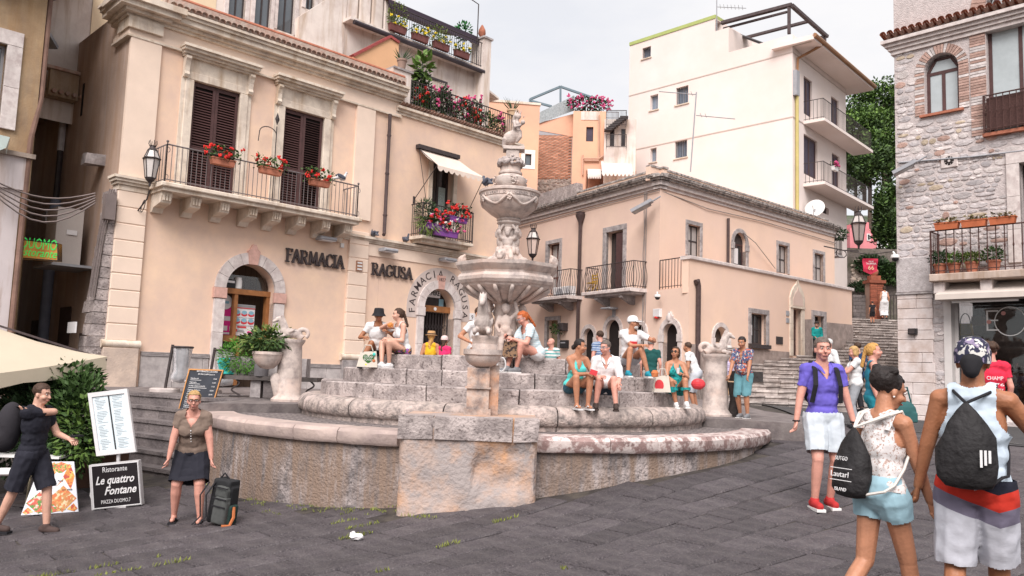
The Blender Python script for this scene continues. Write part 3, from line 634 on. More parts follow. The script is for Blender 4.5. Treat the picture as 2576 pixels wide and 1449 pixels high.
b = obj('house_number_plate', MB().fbox(PH, *PH.rect(1181, 788, 1193, 804)[:2], PH.z(1187, 806), PH.z(1187, 788), 0, .02), PWH); tag(b, 'small white house number nine plate beside the pharmacy door', 'plate'); t9 = PH.t(1187, 800); text('9', PH, t9, PH.z(1187, 803), .021, .2, 'number', PBK, b, 'CENTER', .004)
b = obj('street_plate', MB().fbox(PH, PH.t(1228, 780), PH.t(1242, 780), PH.z(1235, 785), PH.z(1235, 745), 0, .02), PWH); tag(b, 'white street plate half hidden behind the front stone horse', 'plate'); text('D', PH, PH.t(1235, 770), PH.z(1235, 773), .021, .25, 'lettering', PBK, b, 'CENTER', .004)
GLY = {'F': ([[(.15, 0), (.15, 1)], [(.15, 1), (.62, 1)], [(.15, .56), (.5, .56)], [(.62, 1), (.62, .84)], [(0, 0), (.3, 0)], [(0, 1), (.15, 1)]], .72),
 'A': ([[(.02, 0), (.38, 1)], [(.38, 1), (.74, 0)], [(.16, .38), (.6, .38)], [(-.06, 0), (.14, 0)], [(.62, 0), (.84, 0)]], .84),
 'R': ([[(.14, 0), (.14, 1)], [(0, 1), (.45, 1), (.62, .9), (.66, .74), (.6, .58), (.45, .5), (.14, .48)], [(.38, .48), (.7, 0), (.86, 0)], [(0, 0), (.28, 0)]], .9),
 'M': ([[(.1, 0), (.16, 1)], [(.16, 1), (.48, .15)], [(.48, .15), (.8, 1)], [(.8, 1), (.88, 0)], [(0, 0), (.22, 0)], [(.76, 0), (1, 0)]], 1.08),
 'C': ([[(.72, .76), (.64, .92), (.48, 1), (.3, .97), (.14, .83), (.08, .5), (.14, .17), (.3, .03), (.48, 0), (.64, .08), (.74, .24)]], .84),
 'I': ([[(.16, 0), (.16, 1)], [(0, 0), (.32, 0)], [(0, 1), (.32, 1)]], .42),
 'G': ([[(.74, .76), (.64, .92), (.48, 1), (.3, .97), (.14, .83), (.08, .5), (.14, .17), (.3, .03), (.5, 0), (.7, .1), (.74, .42)], [(.54, .42), (.86, .42)]], .92),
 'U': ([[(.14, 1), (.14, .28), (.24, .06), (.44, 0), (.62, .06), (.72, .28), (.72, 1)], [(0, 1), (.28, 1)], [(.6, 1), (.86, 1)]], .9),
 'S': ([[(.56, .78), (.5, .95), (.32, 1), (.14, .92), (.1, .74), (.22, .58), (.46, .46), (.6, .3), (.56, .1), (.36, 0), (.14, .04), (.06, .22)]], .7)}
def letters(s, u0, u1, vb, hh, name, lab):
 g = thing(name, lab, 'lettering', PH.p(PH.t(u0, vb), PH.z(u0, vb), .06)); tt = sum(GLY[c][1] for c in s); t0, t1 = PH.t(u0, vb), PH.t(u1, vb + (u1 - u0) * .15); sc = (t1 - t0) / tt; t = t0; z0 = PH.z(u0, vb)
 for c in s:
  q = MB()
  for pl in GLY[c][0]:
   for (a, b), (c_, d) in zip(pl, pl[1:]):
    A, B = PH.p(t + a * sc, z0 + b * hh, .06), PH.p(t + c_ * sc, z0 + d * hh, .06)
    e = (B - A).normalized() * .02; q.bar(A - e, B + e, .06 if abs(d - b) > .25 else .035, .05, PH.n)
  obj('letter', q, LET, g); t += GLY[c][1] * sc
letters('FARMACIA', 716, 862, 657, .35, 'shop_lettering', 'raised dark letters FARMACIA left of the middle pilaster')
letters('RAGUSA', 932, 1034, 690, .34, 'shop_lettering', 'raised dark letters RAGUSA right of the middle pilaster')
b = obj('wall_emblem', MB().fbox(PH, PH.t(891, 670), PH.t(906, 670), PH.z(898, 682), PH.z(898, 657), .09, .13), mk('emblem_brown', (.35, .17, .1), .6, .1), None); tag(b, 'small brown and white emblem on the middle pilaster between the words', 'emblem')
for k in range(3): obj('emblem_bar', MB().fbox(PH, PH.t(892.5, 670), PH.t(904.5, 670), PH.z(898, 680 - 8 * k), PH.z(898, 676 - 8 * k), .13, .14), PWH, b)
b = obj('vent_plate', MB().fbox(PH, PH.t(1036, 620), PH.t(1046, 620), PH.z(1041, 624), PH.z(1041, 612), .03, .05), PWH, None); tag(b, 'square vent with an X on the frieze near the right lamp', 'vent'); q = MB(); cx, cz = PH.at(1041, 618, .05)
for s in (-1, 1): q.bar(PH.p(cx - .06, cz - .06 * s, .055), PH.p(cx + .06, cz + .06 * s, .055), .02, .03)
obj('cross', q, PBK, b)
b = obj('wall_box', MB().fbox(PH, PH.t(855, 618), PH.t(863, 618), PH.z(859, 623), PH.z(859, 612), 0, .06), WHITEP, None); tag(b, 'small white box on the wall left of the middle pilaster top', 'box')
for u, v, lb in ((822, 600, 'grey flat wall lamp under the right end of the long balcony'), (978, 629, 'grey flat wall lamp above the RAGUSA letters'), (1128, 653, 'grey flat wall lamp above the arched pharmacy door')):
 t, z = PH.at(u, v, .25); g = thing('wall_lamp', lb, 'lamp', PH.p(t, z, .02), 'flat wall lamps of the pharmacy'); q = MB(); q.bev(PH, t - .26, t + .26, z - .06, z + .04, .08, .42, .03); obj('lamp_housing', q, GREYP, g); obj('lamp_arm', MB().fbox(PH, t - .05, t + .05, z - .03, z + .03, 0, .08), GREYP, g); obj('lamp_lens', MB().fbox(PH, t - .22, t + .22, z - .075, z - .061, .14, .38), PWH, g)
def window(F, h, parent, nx=2, ny=2, frame=BROWNWOOD, glass=DARKGLASS, rec=.2, fw=.05, name='window', sill=None, arch=0):
 t0, t1, z0, z1 = h[:4]; q = MB()
 for x0, x1, y0, y1 in ((t0, t0 + fw, z0, z1), (t1 - fw, t1, z0, z1), (t0 + fw, t1 - fw, z0, z0 + fw), (t0 + fw, t1 - fw, z1 - fw, z1)): q.fbox(F, x0, x1, y0, y1, -rec - .05, -rec)
 for i in range(1, nx): x = t0 + (t1 - t0) * i / nx; q.fbox(F, x - fw * .5, x + fw * .5, z0 + fw, z1 - fw, -rec - .05, -rec + .004)
 for i in range(1, ny): z = z0 + (z1 - z0) * i / ny; q.fbox(F, t0 + fw, t1 - fw, z - fw * .4, z + fw * .4, -rec - .05, -rec + .002)
 wn = obj(name, q, frame, parent)
 for i in range(nx):
  for j in range(ny):
   obj('pane', MB().fbox(F, t0 + (t1 - t0) * i / nx + fw * .5, t0 + (t1 - t0) * (i + 1) / nx - fw * .5, z0 + (z1 - z0) * j / ny + fw * .4, z0 + (z1 - z0) * (j + 1) / ny - fw * .4, -rec - .035, -rec - .02), glass, wn)
 obj('reveal_back', MB().fbox(F, t0 - .01, t1 + .01, z0 - .01, z1 + .01, -rec - .4, -rec - .3), DARK, wn)
 if sill: fpart(F, 'sill', sill, wn, t0 - .08, t1 + .08, z0 - .06, z0 - .002, -.1, .07)
 return wn
def casing(F, h, w_, o, parent, mat=GREYSTONE, n=3, top=True):
 t0, t1, z0, z1 = h[:4]
 for x0, x1 in ((t0 - w_, t0), (t1, t1 + w_)):
  for k in range(n): fpart(F, 'casing_stone', mat, parent, x0, x1, z0 + (z1 - z0) * k / n + .003, z0 + (z1 - z0) * (k + 1) / n - .003, -.1, o, .006)
 if top: fpart(F, 'lintel', mat, parent, t0 - w_, t1 + w_, z1 + .003, z1 + w_ * 1.1, -.1, o + .003, .006)
def archhole(F, u0, u1, v, uc, vt, z0): return (F.t(u0, v), F.t(u1, v), z0, F.z(uc, vt))
th = thing('terrace_house', 'peach house right of the drainpipe with a flowered roof terrace', 'building', PH.p(8, .9))
LZ = PH.z(1010, 273)
obj('wall', wall(PH, TM + .003, TE, -1, LZ, [(*a2, 1), d2], .6), PEACH, th)
for z0, z1, o in ((LZ - .22, LZ - .14, .06), (LZ - .14, LZ - .06, .12), (LZ - .06, LZ + .02, .2)): fpart(PH, 'ledge', TRIM, th, TM + .3, TE + o, z0, z1 - .002, -.3, o)
me = MB().lathe([(.055, 0), (.06, .3)], n=6, a0=0, a1=math.pi, m=MX.Rotation(math.radians(90), 3, 'X')).mesh('edge_tile', TILE, True)
for k in range(40): put('edge_tile', me, th, T(PH.p(TM + .45 + (TE - TM - .45) * k / 40, LZ + .03, -.04)) @ Rz(PH.a) @ MX.Rotation(math.radians(-15), 4, 'X'))
CWALL = mk('whitewashed_wall', (.74, .655, .60), .9, .06, 1.2, .15, 40, col2=(.55, .46, .42), amt=.25, sc2=.8, streak=.22)
obj('terrace_floor', MB().fbox(PH, TM, TE, LZ - .1, LZ + .02, -6, -.29), PAVE, th)
p0, p1 = PH.t(1000, 200), PH.t(1032, 220); fpart(PH, 'parapet_block', CWALL, th, p0 - .2, p1, LZ + .02, PH.z(1016, 180), -.4, .02)
fpart(PH, 'parapet_cap', GREYSTONE, th, p0 - .2, p1 + .06, PH.z(1016, 180), PH.z(1016, 180) + .06, -.45, .07)
rt = rail(PH, p1 + .02, TE - .1, LZ + .03, PH.z(1081, 219), .02, 46, th, IRON, sides=False, r=.011)
casing(PH, d2, .16, .05, th, TRIM)
window(PH, d2, th, 2, 1, IRON, DARKGLASS, .25, .07, 'balcony_door')
fpart(PH, 'curtain', mk('lace_curtain', (.35, .42, .40), .9, .3, 20, .2), th, (d2[0] + d2[1]) / 2 + .06, d2[1] - .1, d2[2] + .4, d2[3] - .75, -.265, -.26)
BO2 = .62; b0, b1 = PH.t(1061, 590, BO2), PH.t(1192, 612, BO2); sz = PH.z(1061, 590, BO2)
bl = fpart(PH, 'balcony', TRIM, th, b0, b1, sz - .1, sz, -.02, BO2, .015); fpart(PH, 'balcony_moulding', TRIM, bl, b0 + .12, b1 - .12, sz - .2, sz - .102, -.02, BO2 - .15)
rail(PH, b0 + .04, b1 - .04, sz, PH.z(1059, 507, BO2), BO2 - .04, 20, bl, IRON, sides=True, nb=6)
AWN = mk('cream_awning_cloth', (.70, .58, .50), .9, .06, 3, .05)
A0, A1 = PH.t(1053, 366, .1), PH.t(1150, 395, .1); az = PH.z(1053, 366, .1)
aw = thing('window_awning', 'faded cream awning with a scalloped edge over the balcony door', 'awning', PH.p((A0 + A1) / 2, az))
q = MB(); nn = 26; z1 = az - .1; oo = .95; zz = az - .75
x0, x1 = A0 + .12, A0 + .12 + (A1 - A0) * 1.32
for i in range(nn + 1):
 x = A0 + (A1 - A0) * i / nn; xx = x0 + (x1 - x0 - .0) * i / nn * .93; sag = .05 * math.sin(math.pi * i / nn)
 q.v += [tuple(PH.p(x, z1, .1)), tuple(PH.p((x + xx) / 2, (z1 + zz) / 2 - .04 - sag, .52)), tuple(PH.p(xx, zz, oo)), tuple(PH.p(xx, zz - (.17 if i % 3 else .09), oo + .01))]
q.f = [(4 * i + k, 4 * i + k + 1, 4 * i + k + 5, 4 * i + k + 4) for i in range(nn) for k in range(3)]; obj('canopy', q, AWN, aw)
obj('roller_box', MB().fbox(PH, A0 - .05, A1 + .05, z1, z1 + .13, .02, .2), IRON, aw)
obj('awning_arm', MB().tube([PH.p(A0, z1, .12), PH.p(x0, zz, oo)], .012, 5), IRON, aw)
for xa, xb in ((A0 - .02, x0), (A1 + .65, x0 + (x1 - x0) * .93)): q = MB(); q.tube([PH.p(xa, zz - 1.0, .03), PH.p(xb, zz, oo - .02)], .013, 5); q.fbox(PH, xa - .03, xa + .03, zz - 1.12, zz - .9, 0, .04); obj('awning_arm', q, IRON, aw)
obj('crank_rod', MB().tube([PH.p(A0 - .03, az - .05, .15), PH.p(A0 + .45, sz + .3, .3)], .01, 5), IRON, aw)
PB = PH.shift(-4.0)
cb = thing('cream_house', 'tall cream house behind the pharmacy with arched upper windows', 'building', PB.p(0, .9))
hs = []
for ul, ur, vb in ((574, 616, 47), (641, 681, 70), (699, 741, 82)): t0, t1 = PB.t(ul, 30), PB.t(ur, 40); zb_ = PB.z((ul + ur) / 2, vb); hs.append((t0, t1, zb_, zb_ + 2.35, 1))
ul, ur = 768, 790; hs.append((PB.t(ul, 20), PB.t(ur, 25), PB.z(779, 25), PB.z(779, 25) + 1.0, 1))
c1 = PB.t(868, 90)
CRM = mk('cream_yellow_wall', (.75, .60, .42), .9, .05, 1.5, .1, 40)
obj('wall', wall(PB, TL - 1, c1, 8, 15.5, hs, .3), CWALL, cb)
obj('yellow_wall', MB().fbox(PB, PB.t(500, 0) - 3, PB.t(543, 10), 8, 15.4, -.2, .02), CRM, cb)
for h in hs:
 casing(PB, (h[0], h[1], h[2], h[3] - (h[1] - h[0]) / 2), .14, .03, cb, WHITESTONE, 1, False)
 for q in archring(PB, (h[0] + h[1]) / 2, h[3] - (h[1] - h[0]) / 2, (h[1] - h[0]) / 2, (h[1] - h[0]) / 2 + .14, 5, -.1, .03): obj('voussoir', q, WHITESTONE, cb)
 wn = window(PB, (h[0], h[1], h[2], h[3] - (h[1] - h[0]) / 2), cb, 2, 1, IRON, SKYGLASS, .12, .05, 'arched_window')
 tcx = (h[0] + h[1]) / 2; rr = (h[1] - h[0]) / 2; q = MB()
 for q2 in archring(PB, tcx, h[3] - rr, rr - .06, rr, 1, -.18, -.12): obj('arched_head', q2, IRON, wn)
 for a in (.8, 1.57, 2.34): q.bar(PB.p(tcx, h[3] - rr, -.14), PB.p(tcx + rr * math.cos(a), h[3] - rr + rr * math.sin(a), -.14), .03, .03)
 obj('glazing_bar', q, IRON, wn); obj('pane', MB().prism(arcpts(tcx, h[3] - rr, rr - .05, 12), PB, -.16, -.15), SKYGLASS, wn)
PB2 = PH.shift(-2.8); q = MB(); A, B, C_, D = PB2.at(752, 42), PB2.at(860, -25), PB2.at(860, 175), PB2.at(752, 140); q.prism([A, B, C_, D][::-1], PB2, -.25, 0); obj('stair_parapet', q, CWALL, cb)
ub = thing('upper_terrace_house', 'white house with a flowered upper balcony above the roof terrace', 'building', PB.p(5, 9))
u0, u1 = PB.t(866, 90), PB.t(1218, 210); uz = PB.z(875, 62)
obj('wall', MB().fbox(PB, u0, u1, 8.0, uz, -4, 0), CWALL, ub)
for k in range(7): x = u0 + .05 + .55 * k; fpart(PB, 'grooved_panel', CWALL, ub, x, x + .5, uz + .1, uz + 2.5, -.3, -.02, .04) if k < 4 else None
fpart(PB, 'slab', CWALL, ub, u0 - .1, u1 - .4, uz, uz + .1, -4, .5)
obj('gutter', MB().tube([PB.p(u0 + .05, uz - .06, .5), PB.p(u1 - .5, uz - .06, .5)], .09, 8), mk('dark_gutter', (.05, .04, .048), .5, .2), ub, 40)
q = MB(); q.tube([PB.p(u1 - .5, uz - .1, .5), PB.p(u1 - .45, uz - .35, .45), PB.p(u1 - .1, uz - .8, .1), PB.p(u1 - .08, uz - 2.4, .1)], .05, 6); obj('downpipe', q, IRON, ub)
r0 = PB.t(976, 50); rail(PB, r0, u1 - .55, uz + .1, uz + 1.15, .45, 40, ub, IRON, sides=True, nb=4, r=.01)
px0 = PB.t(1193, 150); fpart(PB, 'pillar', CWALL, ub, px0, px0 + .42, 8, uz + 1.35, -.2, .55); fpart(PB, 'pillar_cap', GREYSTONE, ub, px0 - .06, px0 + .48, uz + 1.35, uz + 1.43, -.26, .61)
q = MB(); q.lathe([(.1, 0), (.12, .05), (.07, .1), (.16, .25), (.14, .42), (.05, .6), (.0, .66)], PB.p(px0 + .21, uz + 1.43, .18), 12); obj('finial', q, TERRA, ub, 40)
q = MB(); q.prism([(u1 - .1, uz - .5), (u1 + .7, uz - .75), (u1 + .7, uz - .82), (u1 - .1, uz - .6)], PB, -2, .2); obj('side_eave', q, CWALL, ub)
AW2 = mk('plum_awning', (.045, .03, .045), .8, .1, 3, .1)
q = MB(); z0 = uz + 1.35
q.add([PB.p(r0 - .2, z0 + .95, -2.2), PB.p(r0 + 4.6, z0 + .95, -2.2), PB.p(r0 + 4.6, z0 + .1, .25), PB.p(r0 - .2, z0 + .1, .25), PB.p(r0 - .2, z0 - .25, .27), PB.p(r0 + 4.6, z0 - .25, .27)], [(0, 1, 2, 3), (3, 2, 5, 4)]); aw = one('terrace_awning', 'dark plum awning shading the upper flowered balcony', 'awning', q, AW2)
q = MB(); q.tube([PB.p(u1 - .75, uz + .1, .3), PB.p(u1 - .75, uz + 2.8, .3), PB.p(u1 - 1.7, uz + 2.95, .3)], .025, 5); one('awning_pole', 'thin bent metal pole at the end of the upper balcony', 'pole', q, IRON)
q = MB(); A, B, C_, D = PB2.at(888, 143), PB2.at(981, 95), PB2.at(1003, 110), PB2.at(1003, 185); E_ = PB2.at(888, 168); q.prism([A, E_, D, C_, B], PB2, -.3, 0); obj('gable_wall', q, mk('orange_stucco', (.72, .42, .24), .9, .06, 2, .1), ub)
q = MB(); q.bar(PB2.p(A[0], A[1] + .04, -.15), PB2.p(B[0], B[1] + .04, -.15), .42, .09); q.bar(PB2.p(B[0], B[1] + .04, -.15), PB2.p(C_[0], C_[1] + .04, -.15), .42, .09); obj('red_coping', q, mk('red_coping', (.32, .07, .065), .8, .2, 6, .2), ub)
PC = PH.shift(-2.6); t0, t1 = PC.t(1038, 195), PC.t(1112, 215); cz = PC.z(1112, 214)
cn = thing('glass_canopy', 'small iron and glass canopy with scrolled bracket over the terrace', 'canopy', PC.p(t1, cz))
obj('glass_sheet', MB().add([PC.p(t0, cz + .6, -1.2), PC.p(t1, cz + .6, -1.2), PC.p(t1, cz, .3), PC.p(t0, cz, .3)], [(0, 1, 2, 3)]), mk('frosted_glass', (.62, .56, .53), .4, .05), cn)
q = MB(); q.bar(PC.p(t0, cz, .3), PC.p(t1, cz, .3), .04, .07); q.bar(PC.p(t1, cz, .3), PC.p(t1, cz + .6, -1.2), .04, .05); q.bar(PC.p(t0, cz + .6, -1.2), PC.p(t1, cz + .6, -1.2), .04, .05); q.bar(PC.p(t1, cz, .25), PC.p(t1, cz - 1.0, -.6), .035, .035)
for k in range(14): x = t0 + (t1 - t0) * (k + .5) / 14; q.tube([PC.p(x + .06 * math.cos(a), cz - .06 + .045 * math.sin(a), .31) for a in [i * .8 for i in range(8)]], .01, 4)
q.tube([PC.p(t1, cz - .15 - .3 * i / 20 + .12 * math.sin(i * .6), .1 - .4 * i / 20 + .1 * math.cos(i * .6)) for i in range(20)], .014, 4); obj('iron_frame', q, IRON, cn)
PINK = mk('pink_stucco', (.79, .595, .475), .9, .06, 1.0, .15, 50, col2=(.68, .49, .42), amt=.3, sc2=.5, hard=.3)
PINKO = mk('salmon_stucco', (.81, .585, .45), .9, .06, 1.0, .15, 50, col2=(.76, .56, .47), amt=.3, sc2=.5, hard=.3)
kc = atY(1659, 600, 30); PKL, PKR = Frame(kc, -59), Frame(kc, 42)
kf = kc + PKL.d * 1.6; PKF = Frame(kf, 42)
pk = thing('pink_house', 'two-storey pink corner house with a mossy cornice behind the seated people', 'building', (kc.x, kc.y, .94))
kz = PKR.z(1659, 452); kp = PKR.z(1662, 418); tl = PKL.t(1292, 600) - 3; tr = PKR.t(2099, 600)
aw_ = [archhole(PKL, 1468, 1495, 870, 1481, 826, .9), archhole(PKL, 1524, 1560, 870, 1542, 804, .9), archhole(PKL, 1595, 1622, 870, 1608, 816, .9)]
bd = (PKL.t(1525, 650), PKL.t(1568, 650), PKL.z(1545, 735), PKL.z(1546, 582)); ld = (PKL.t(1378, 660), PKL.t(1408, 660), PKL.z(1393, 740), PKL.z(1393, 613)); gd = (PKL.t(1376, 850), PKL.t(1404, 850), .9, PKL.z(1390, 806))
obj('wall', wall(PKL, tl, 0, -1, kz, [(*h, 1) for h in aw_] + [bd, ld, gd], .35), PINK, pk)
w1 = PKR.rect(1730, 563, 1760, 648); w3 = PKR.rect(1957, 614, 1981, 690); w4 = PKR.rect(2048, 636, 2071, 710); wa = archhole(PKR, 1845, 1876, 640, 1860, 585, PKR.z(1860, 690))
obj('wall', wall(PKR, 0, tr, -1, kz, [w1, w3, w4, (*wa, 1)], .35), PINKO, pk)
lz = PKF.z(1736, 652); tf = PKF.t(2143, 740)
fw_ = PKF.rect(1888, 787, 1927, 868); fd = (PKF.t(1993, 850), PKF.t(2014, 850), PKF.z(2003, 896), PKF.z(2003, 776)); fd2 = (PKF.t(2047, 850), PKF.t(2071, 850), fd[2] + .25, PKF.z(2058, 795)); fa = archhole(PKF, 1796, 1829, 850, 1812, 822, PKF.z(1812, 862))
fsd = Frame(kf, -59); fs4 = archhole(fsd, 1668, 1706, 860, 1687, 813, .9)
obj('lower_wall', wall(PKF, 0, tf, -1, lz, [fw_, fd, fd2, (*fa, 1)], .35), PINKO, pk)
obj('lower_wall', wall(fsd, -1.6, 0, -1, lz - 1.0, [(*fs4, 1)], .35), PINK, pk)
q = MB(); q.quad(PKF.p(0, lz - 1, 0), PKF.p(tf, lz - 1, 0), PKR.p(tf + .5, lz - 1, 0), PKR.p(0, lz - 1, 0)); q.quad(PKF.p(tf, -1), PKF.p(tf, lz), PKF.p(tf, lz) - PKF.n * 1.6, PKF.p(tf, -1) - PKF.n * 1.6)
q.quad(PKR.p(tr, -1), PKR.p(tr, kz), PKR.p(tr, kz, -5), PKR.p(tr, -1, -5)); q.add([PKL.p(tl, kz), PKL.p(0, kz), PKR.p(tr, kz), PKR.p(tr, kz, -8)], [(0, 1, 2, 3)]); obj('terrace_floor', q, PINK, pk)
fpart(PKF, 'ledge', WHITESTONE, pk, -.06, tf + .1, lz, lz + .13, -.35, .08, .02)
q = MB(); q.fbox(PKF, 0, tf, lz - 1.2, lz, -.3, -.02); obj('parapet', q, PINKO, pk)
PLI = mk('grey_plinth', (.36, .29, .26), .85, .25, 3, .4, 30, col2=(.25, .2, .18), amt=.4, sc2=3)
for a, b in ((0, fd[0] - .32), (fd[1] + .3, fd2[0] - .2), (fd2[1] + .2, tf)):
 q = MB(); z0, z1 = (1.6, 2.05) if a == 0 else (2.9, 4.2); q.prism([(a, -1), (b, -1), (b, PKF.z(1989, 886) if a == 0 else 4.25), (a, PKF.z(1885, 877) if a == 0 else 4.2)], PKF, -.02, .05); obj('plinth', q, PLI, pk)
CORN = mk('mossy_cornice', (.50, .45, .42), .9, .3, 8, .7, 18, col2=(.13, .115, .11), amt=.42, sc2=7, bd=.05)
for F, a, b in ((PKL, tl, 0), (PKR, 0, tr)):
 for k, (z0, z1, o, m) in enumerate(((kz - .32, kz - .2, .05, WHITESTONE), (kz - .2, kz - .02, .14, WHITESTONE), (kz - .02, kz + .06, .25, CORN), (kz + .06, kz + .16, .33, CORN))):
  e = o * .8; q = MB(); q.fbox(F, a - (e if F is PKR else 0), b + (e if F is PKL else 0), z0, z1 - .002, -.3, o); obj('cornice', q, m, pk)
 n = int((b - a) / .3)
 for k in range(n):
  q = MB(); x = a + (b - a) * k / n; q.box(F.p(x + .14, kz + .2, .2), (.135, .18, .045), MX.Rotation(F.a, 3, 'Z') @ MX.Rotation(.25, 3, 'X')); obj('cornice_tile', jit(q, .012, 9), CORN, pk)
pa0 = PKL.t(1452, 480, -.3)
fpart(PKL, 'roof_parapet', PINKO, pk, pa0, -.2, kz, kp, -.5, -.3); fpart(PKR, 'roof_parapet', PINKO, pk, -.25, tr, kz, kp, -.5, -.3)
fpart(PKL, 'parapet_coping', CORN, pk, pa0, -.15, kp, kp + .07, -.54, -.27); fpart(PKR, 'parapet_coping', CORN, pk, -.2, tr, kp, kp + .07, -.54, -.27)
fpart(PKL, 'old_wall', STONE, pk, tl, pa0, kz, kz + 1.0, -.6, -.25)
for h in aw_:
 t0, t1, z0, z1 = h; arch_surround(PKL, h, .17, pk, (WHITESTONE, WHITESTONE), .05, 7, 2, False)
 obj('arched_doorway', MB().fbox(PKL, t0, t1, .8, z1, -.6, -.16), DARK, pk)
t0, t1, z0, z1 = fs4; arch_surround(fsd, fs4, .2, pk, (WHITESTONE, WHITESTONE), .05, 7, 3, True); obj('arched_doorway', MB().fbox(fsd, t0, t1, .8, z1, -.5, -.2), DARK, pk)
q = MB(); q.ell(fsd.p((t0 + t1) / 2, z1 + .2, .1), (.1, .06, .16), MX.Rotation(fsd.a, 3, 'Z')); obj('carved_keystone', q, WHITESTONE, pk, True)
arch_surround(PKF, fa, .16, pk, (WHITESTONE, WHITESTONE), .04, 7, 2, False); obj('arched_window', MB().fbox(PKF, fa[0], fa[1], fa[2], fa[3], -.3, -.25), DARKGLASS, pk)
casing(PKL, bd, .2, .05, pk, GREYSTONE, 4); casing(PKL, ld, .16, .05, pk, GREYSTONE, 4); casing(PKL, gd, .16, .05, pk, GREYSTONE, 4)
obj('balcony_door', MB().fbox(PKL, bd[0], bd[1], bd[2], bd[3], -.34, -.3), BROWNWOOD, pk); obj('door_leaf', MB().fbox(PKL, bd[0], (bd[0] + bd[1]) / 2, bd[2], bd[3], -.3, -.27), DARKGLASS, pk)
q = MB(); q.fbox(PKL, bd[1] - .5, bd[1] - .02, bd[2], bd[3] - .1, -.06, -.02); obj('open_shutter', q, BROWNWOOD, pk)
window(PKL, ld, pk, 2, 3, mk('red_brown_paint', (.13, .05, .035), .5, .2), mk('curtained_glass', (.42, .38, .36), .3, .1), .2, .06, 'balcony_door')
obj('street_door', MB().fbox(PKL, gd[0], gd[1], .8, gd[3], -.3, -.25), mk('dull_yellow_door', (.30, .25, .16), .8, .3, 3, 0), pk)  # dull yellow panel set back in the street doorway
for F, h, nx in ((PKR, w1, 2), (PKR, w3, 2), (PKR, w4, 2)): casing(F, h, .14, .04, pk, GREYSTONE, 2); window(F, h, pk, nx, 2, IRON, mk('curtained_glass', (.42, .38, .36), .3, .1), .12, .06)
arch_surround(PKR, wa, .17, pk, (GREYSTONE, GREYSTONE), .04, 6, 2, False); window(PKR, (wa[0], wa[1], wa[2], wa[3] - (wa[1] - wa[0]) / 2), pk, 2, 1, BROWNWOOD, DARKGLASS, .15, .06, 'arched_window'); obj('iron_fanlight', MB().prism(arcpts((wa[0] + wa[1]) / 2, wa[3] - (wa[1] - wa[0]) / 2, (wa[1] - wa[0]) / 2, 12), PKR, -.2, -.15), IRON, pk)
fpart(PKR, 'notice', PWH, pk, wa[0] + .1, wa[0] + .55, wa[2] + .45, wa[2] + 1.1, -.14, -.135)
casing(PKF, fw_, .17, .05, pk, GREYSTONE, 3); window(PKF, fw_, pk, 2, 2, IRON, DARKGLASS, .2, .07); fpart(PKF, 'sill', IRON, pk, fw_[0] - .15, fw_[1] + .15, fw_[2] - .16, fw_[2] - .01, -.1, .15); fpart(PKF, 'notice', PWH, pk, fw_[0] + .1, fw_[0] + .4, fw_[2] + .35, fw_[2] + .75, -.18, -.175)
casing(PKF, fd, .25, .06, pk, TRIM, 3, False); obj('wooden_door', MB().fbox(PKF, fd[0], fd[1], fd[2], fd[3], -.3, -.22), BROWNWOOD, pk)
for k in range(4): fpart(PKF, 'door_panel', BROWNWOOD, pk, fd[0] + .06, fd[1] - .06, fd[2] + .1 + .55 * k, fd[2] + .55 + .55 * k, -.22, -.19, .02)
tcx = (fd[0] + fd[1]) / 2; q = MB(); ww = (fd[1] - fd[0]) / 2 + .25
ogee = [(-ww, 0), (-ww, .35), (-ww * .8, .62), (-ww * .5, .82), (-ww * .2, .95), (0, 1.2), (ww * .2, .95), (ww * .5, .82), (ww * .8, .62), (ww, .35), (ww, 0)]
q.prism([(tcx + x, fd[3] + .06 + y) for x, y in ogee], PKF, -.02, .07); obj('ogee_arch', q, TRIM, pk); q = MB(); q.prism([(tcx + x * .68, fd[3] + .1 + y * .66) for x, y in ogee], PKF, .07, .085); obj('ogee_panel', q, mk('pale_pink_plaster', (.66, .5, .43), .9, .06), pk); fpart(PKF, 'lintel', TRIM, pk, fd[0] - .25, fd[1] + .25, fd[3], fd[3] + .08, -.1, .1)
casing(PKF, fd2, .2, .06, pk, GREYSTONE, 3); obj('side_door', MB().fbox(PKF, fd2[0], fd2[1], fd2[2], fd2[3], -.3, -.25), DARK, pk)
fpart(PKF, 'meter_cover', IRON, pk, *PKF.rect(1952, 846, 1968, 865)[:2], PKF.z(1960, 866), PKF.z(1960, 847), -.02, .03)
for v in (788, 806): fpart(PKF, 'plaque', GREYP, pk, PKF.t(1977, v) , PKF.t(1984, v), PKF.z(1980, v + 6), PKF.z(1980, v - 6), 0, .03)
def balcony(F, u0, v0, u1, v1, rail_v, o, parent, n, belly=.0, mat=IRON, corb=2):
 t0, t1, z = F.t(u0, v0, o), F.t(u1, v1, o), F.z(u0, v0, o)
 b = fpart(F, 'balcony', WHITESTONE, parent, t0, t1, z - .14, z, -.02, o, .02); fpart(F, 'balcony_moulding', GREYSTONE, b, t0 + .1, t1 - .1, z - .22, z - .142, -.02, o - .1)
 for k in range(corb):
  x = t0 + (t1 - t0) * (k + .5) / corb; q = MB(); pts = [(0, -.35), (.15, -.33), (.4, -.2), (o - .15, -.1), (o - .15, 0), (0, 0)]; m = len(pts)
  q.add([F.p(x + s * .1, z - .222 + zz, oo) for s in (-1, 1) for oo, zz in pts], [tuple(range(m)), tuple(range(2 * m - 1, m - 1, -1))] + [(i, m + i, m + (i + 1) % m, (i + 1) % m) for i in range(m)]); obj('corbel', q, GREYSTONE, b)
 rail(F, t0 + .05, t1 - .05, z, F.z(u0, rail_v, o), o - .06 - belly, n, b, mat, True, 5, .011, belly); return t0, t1, z
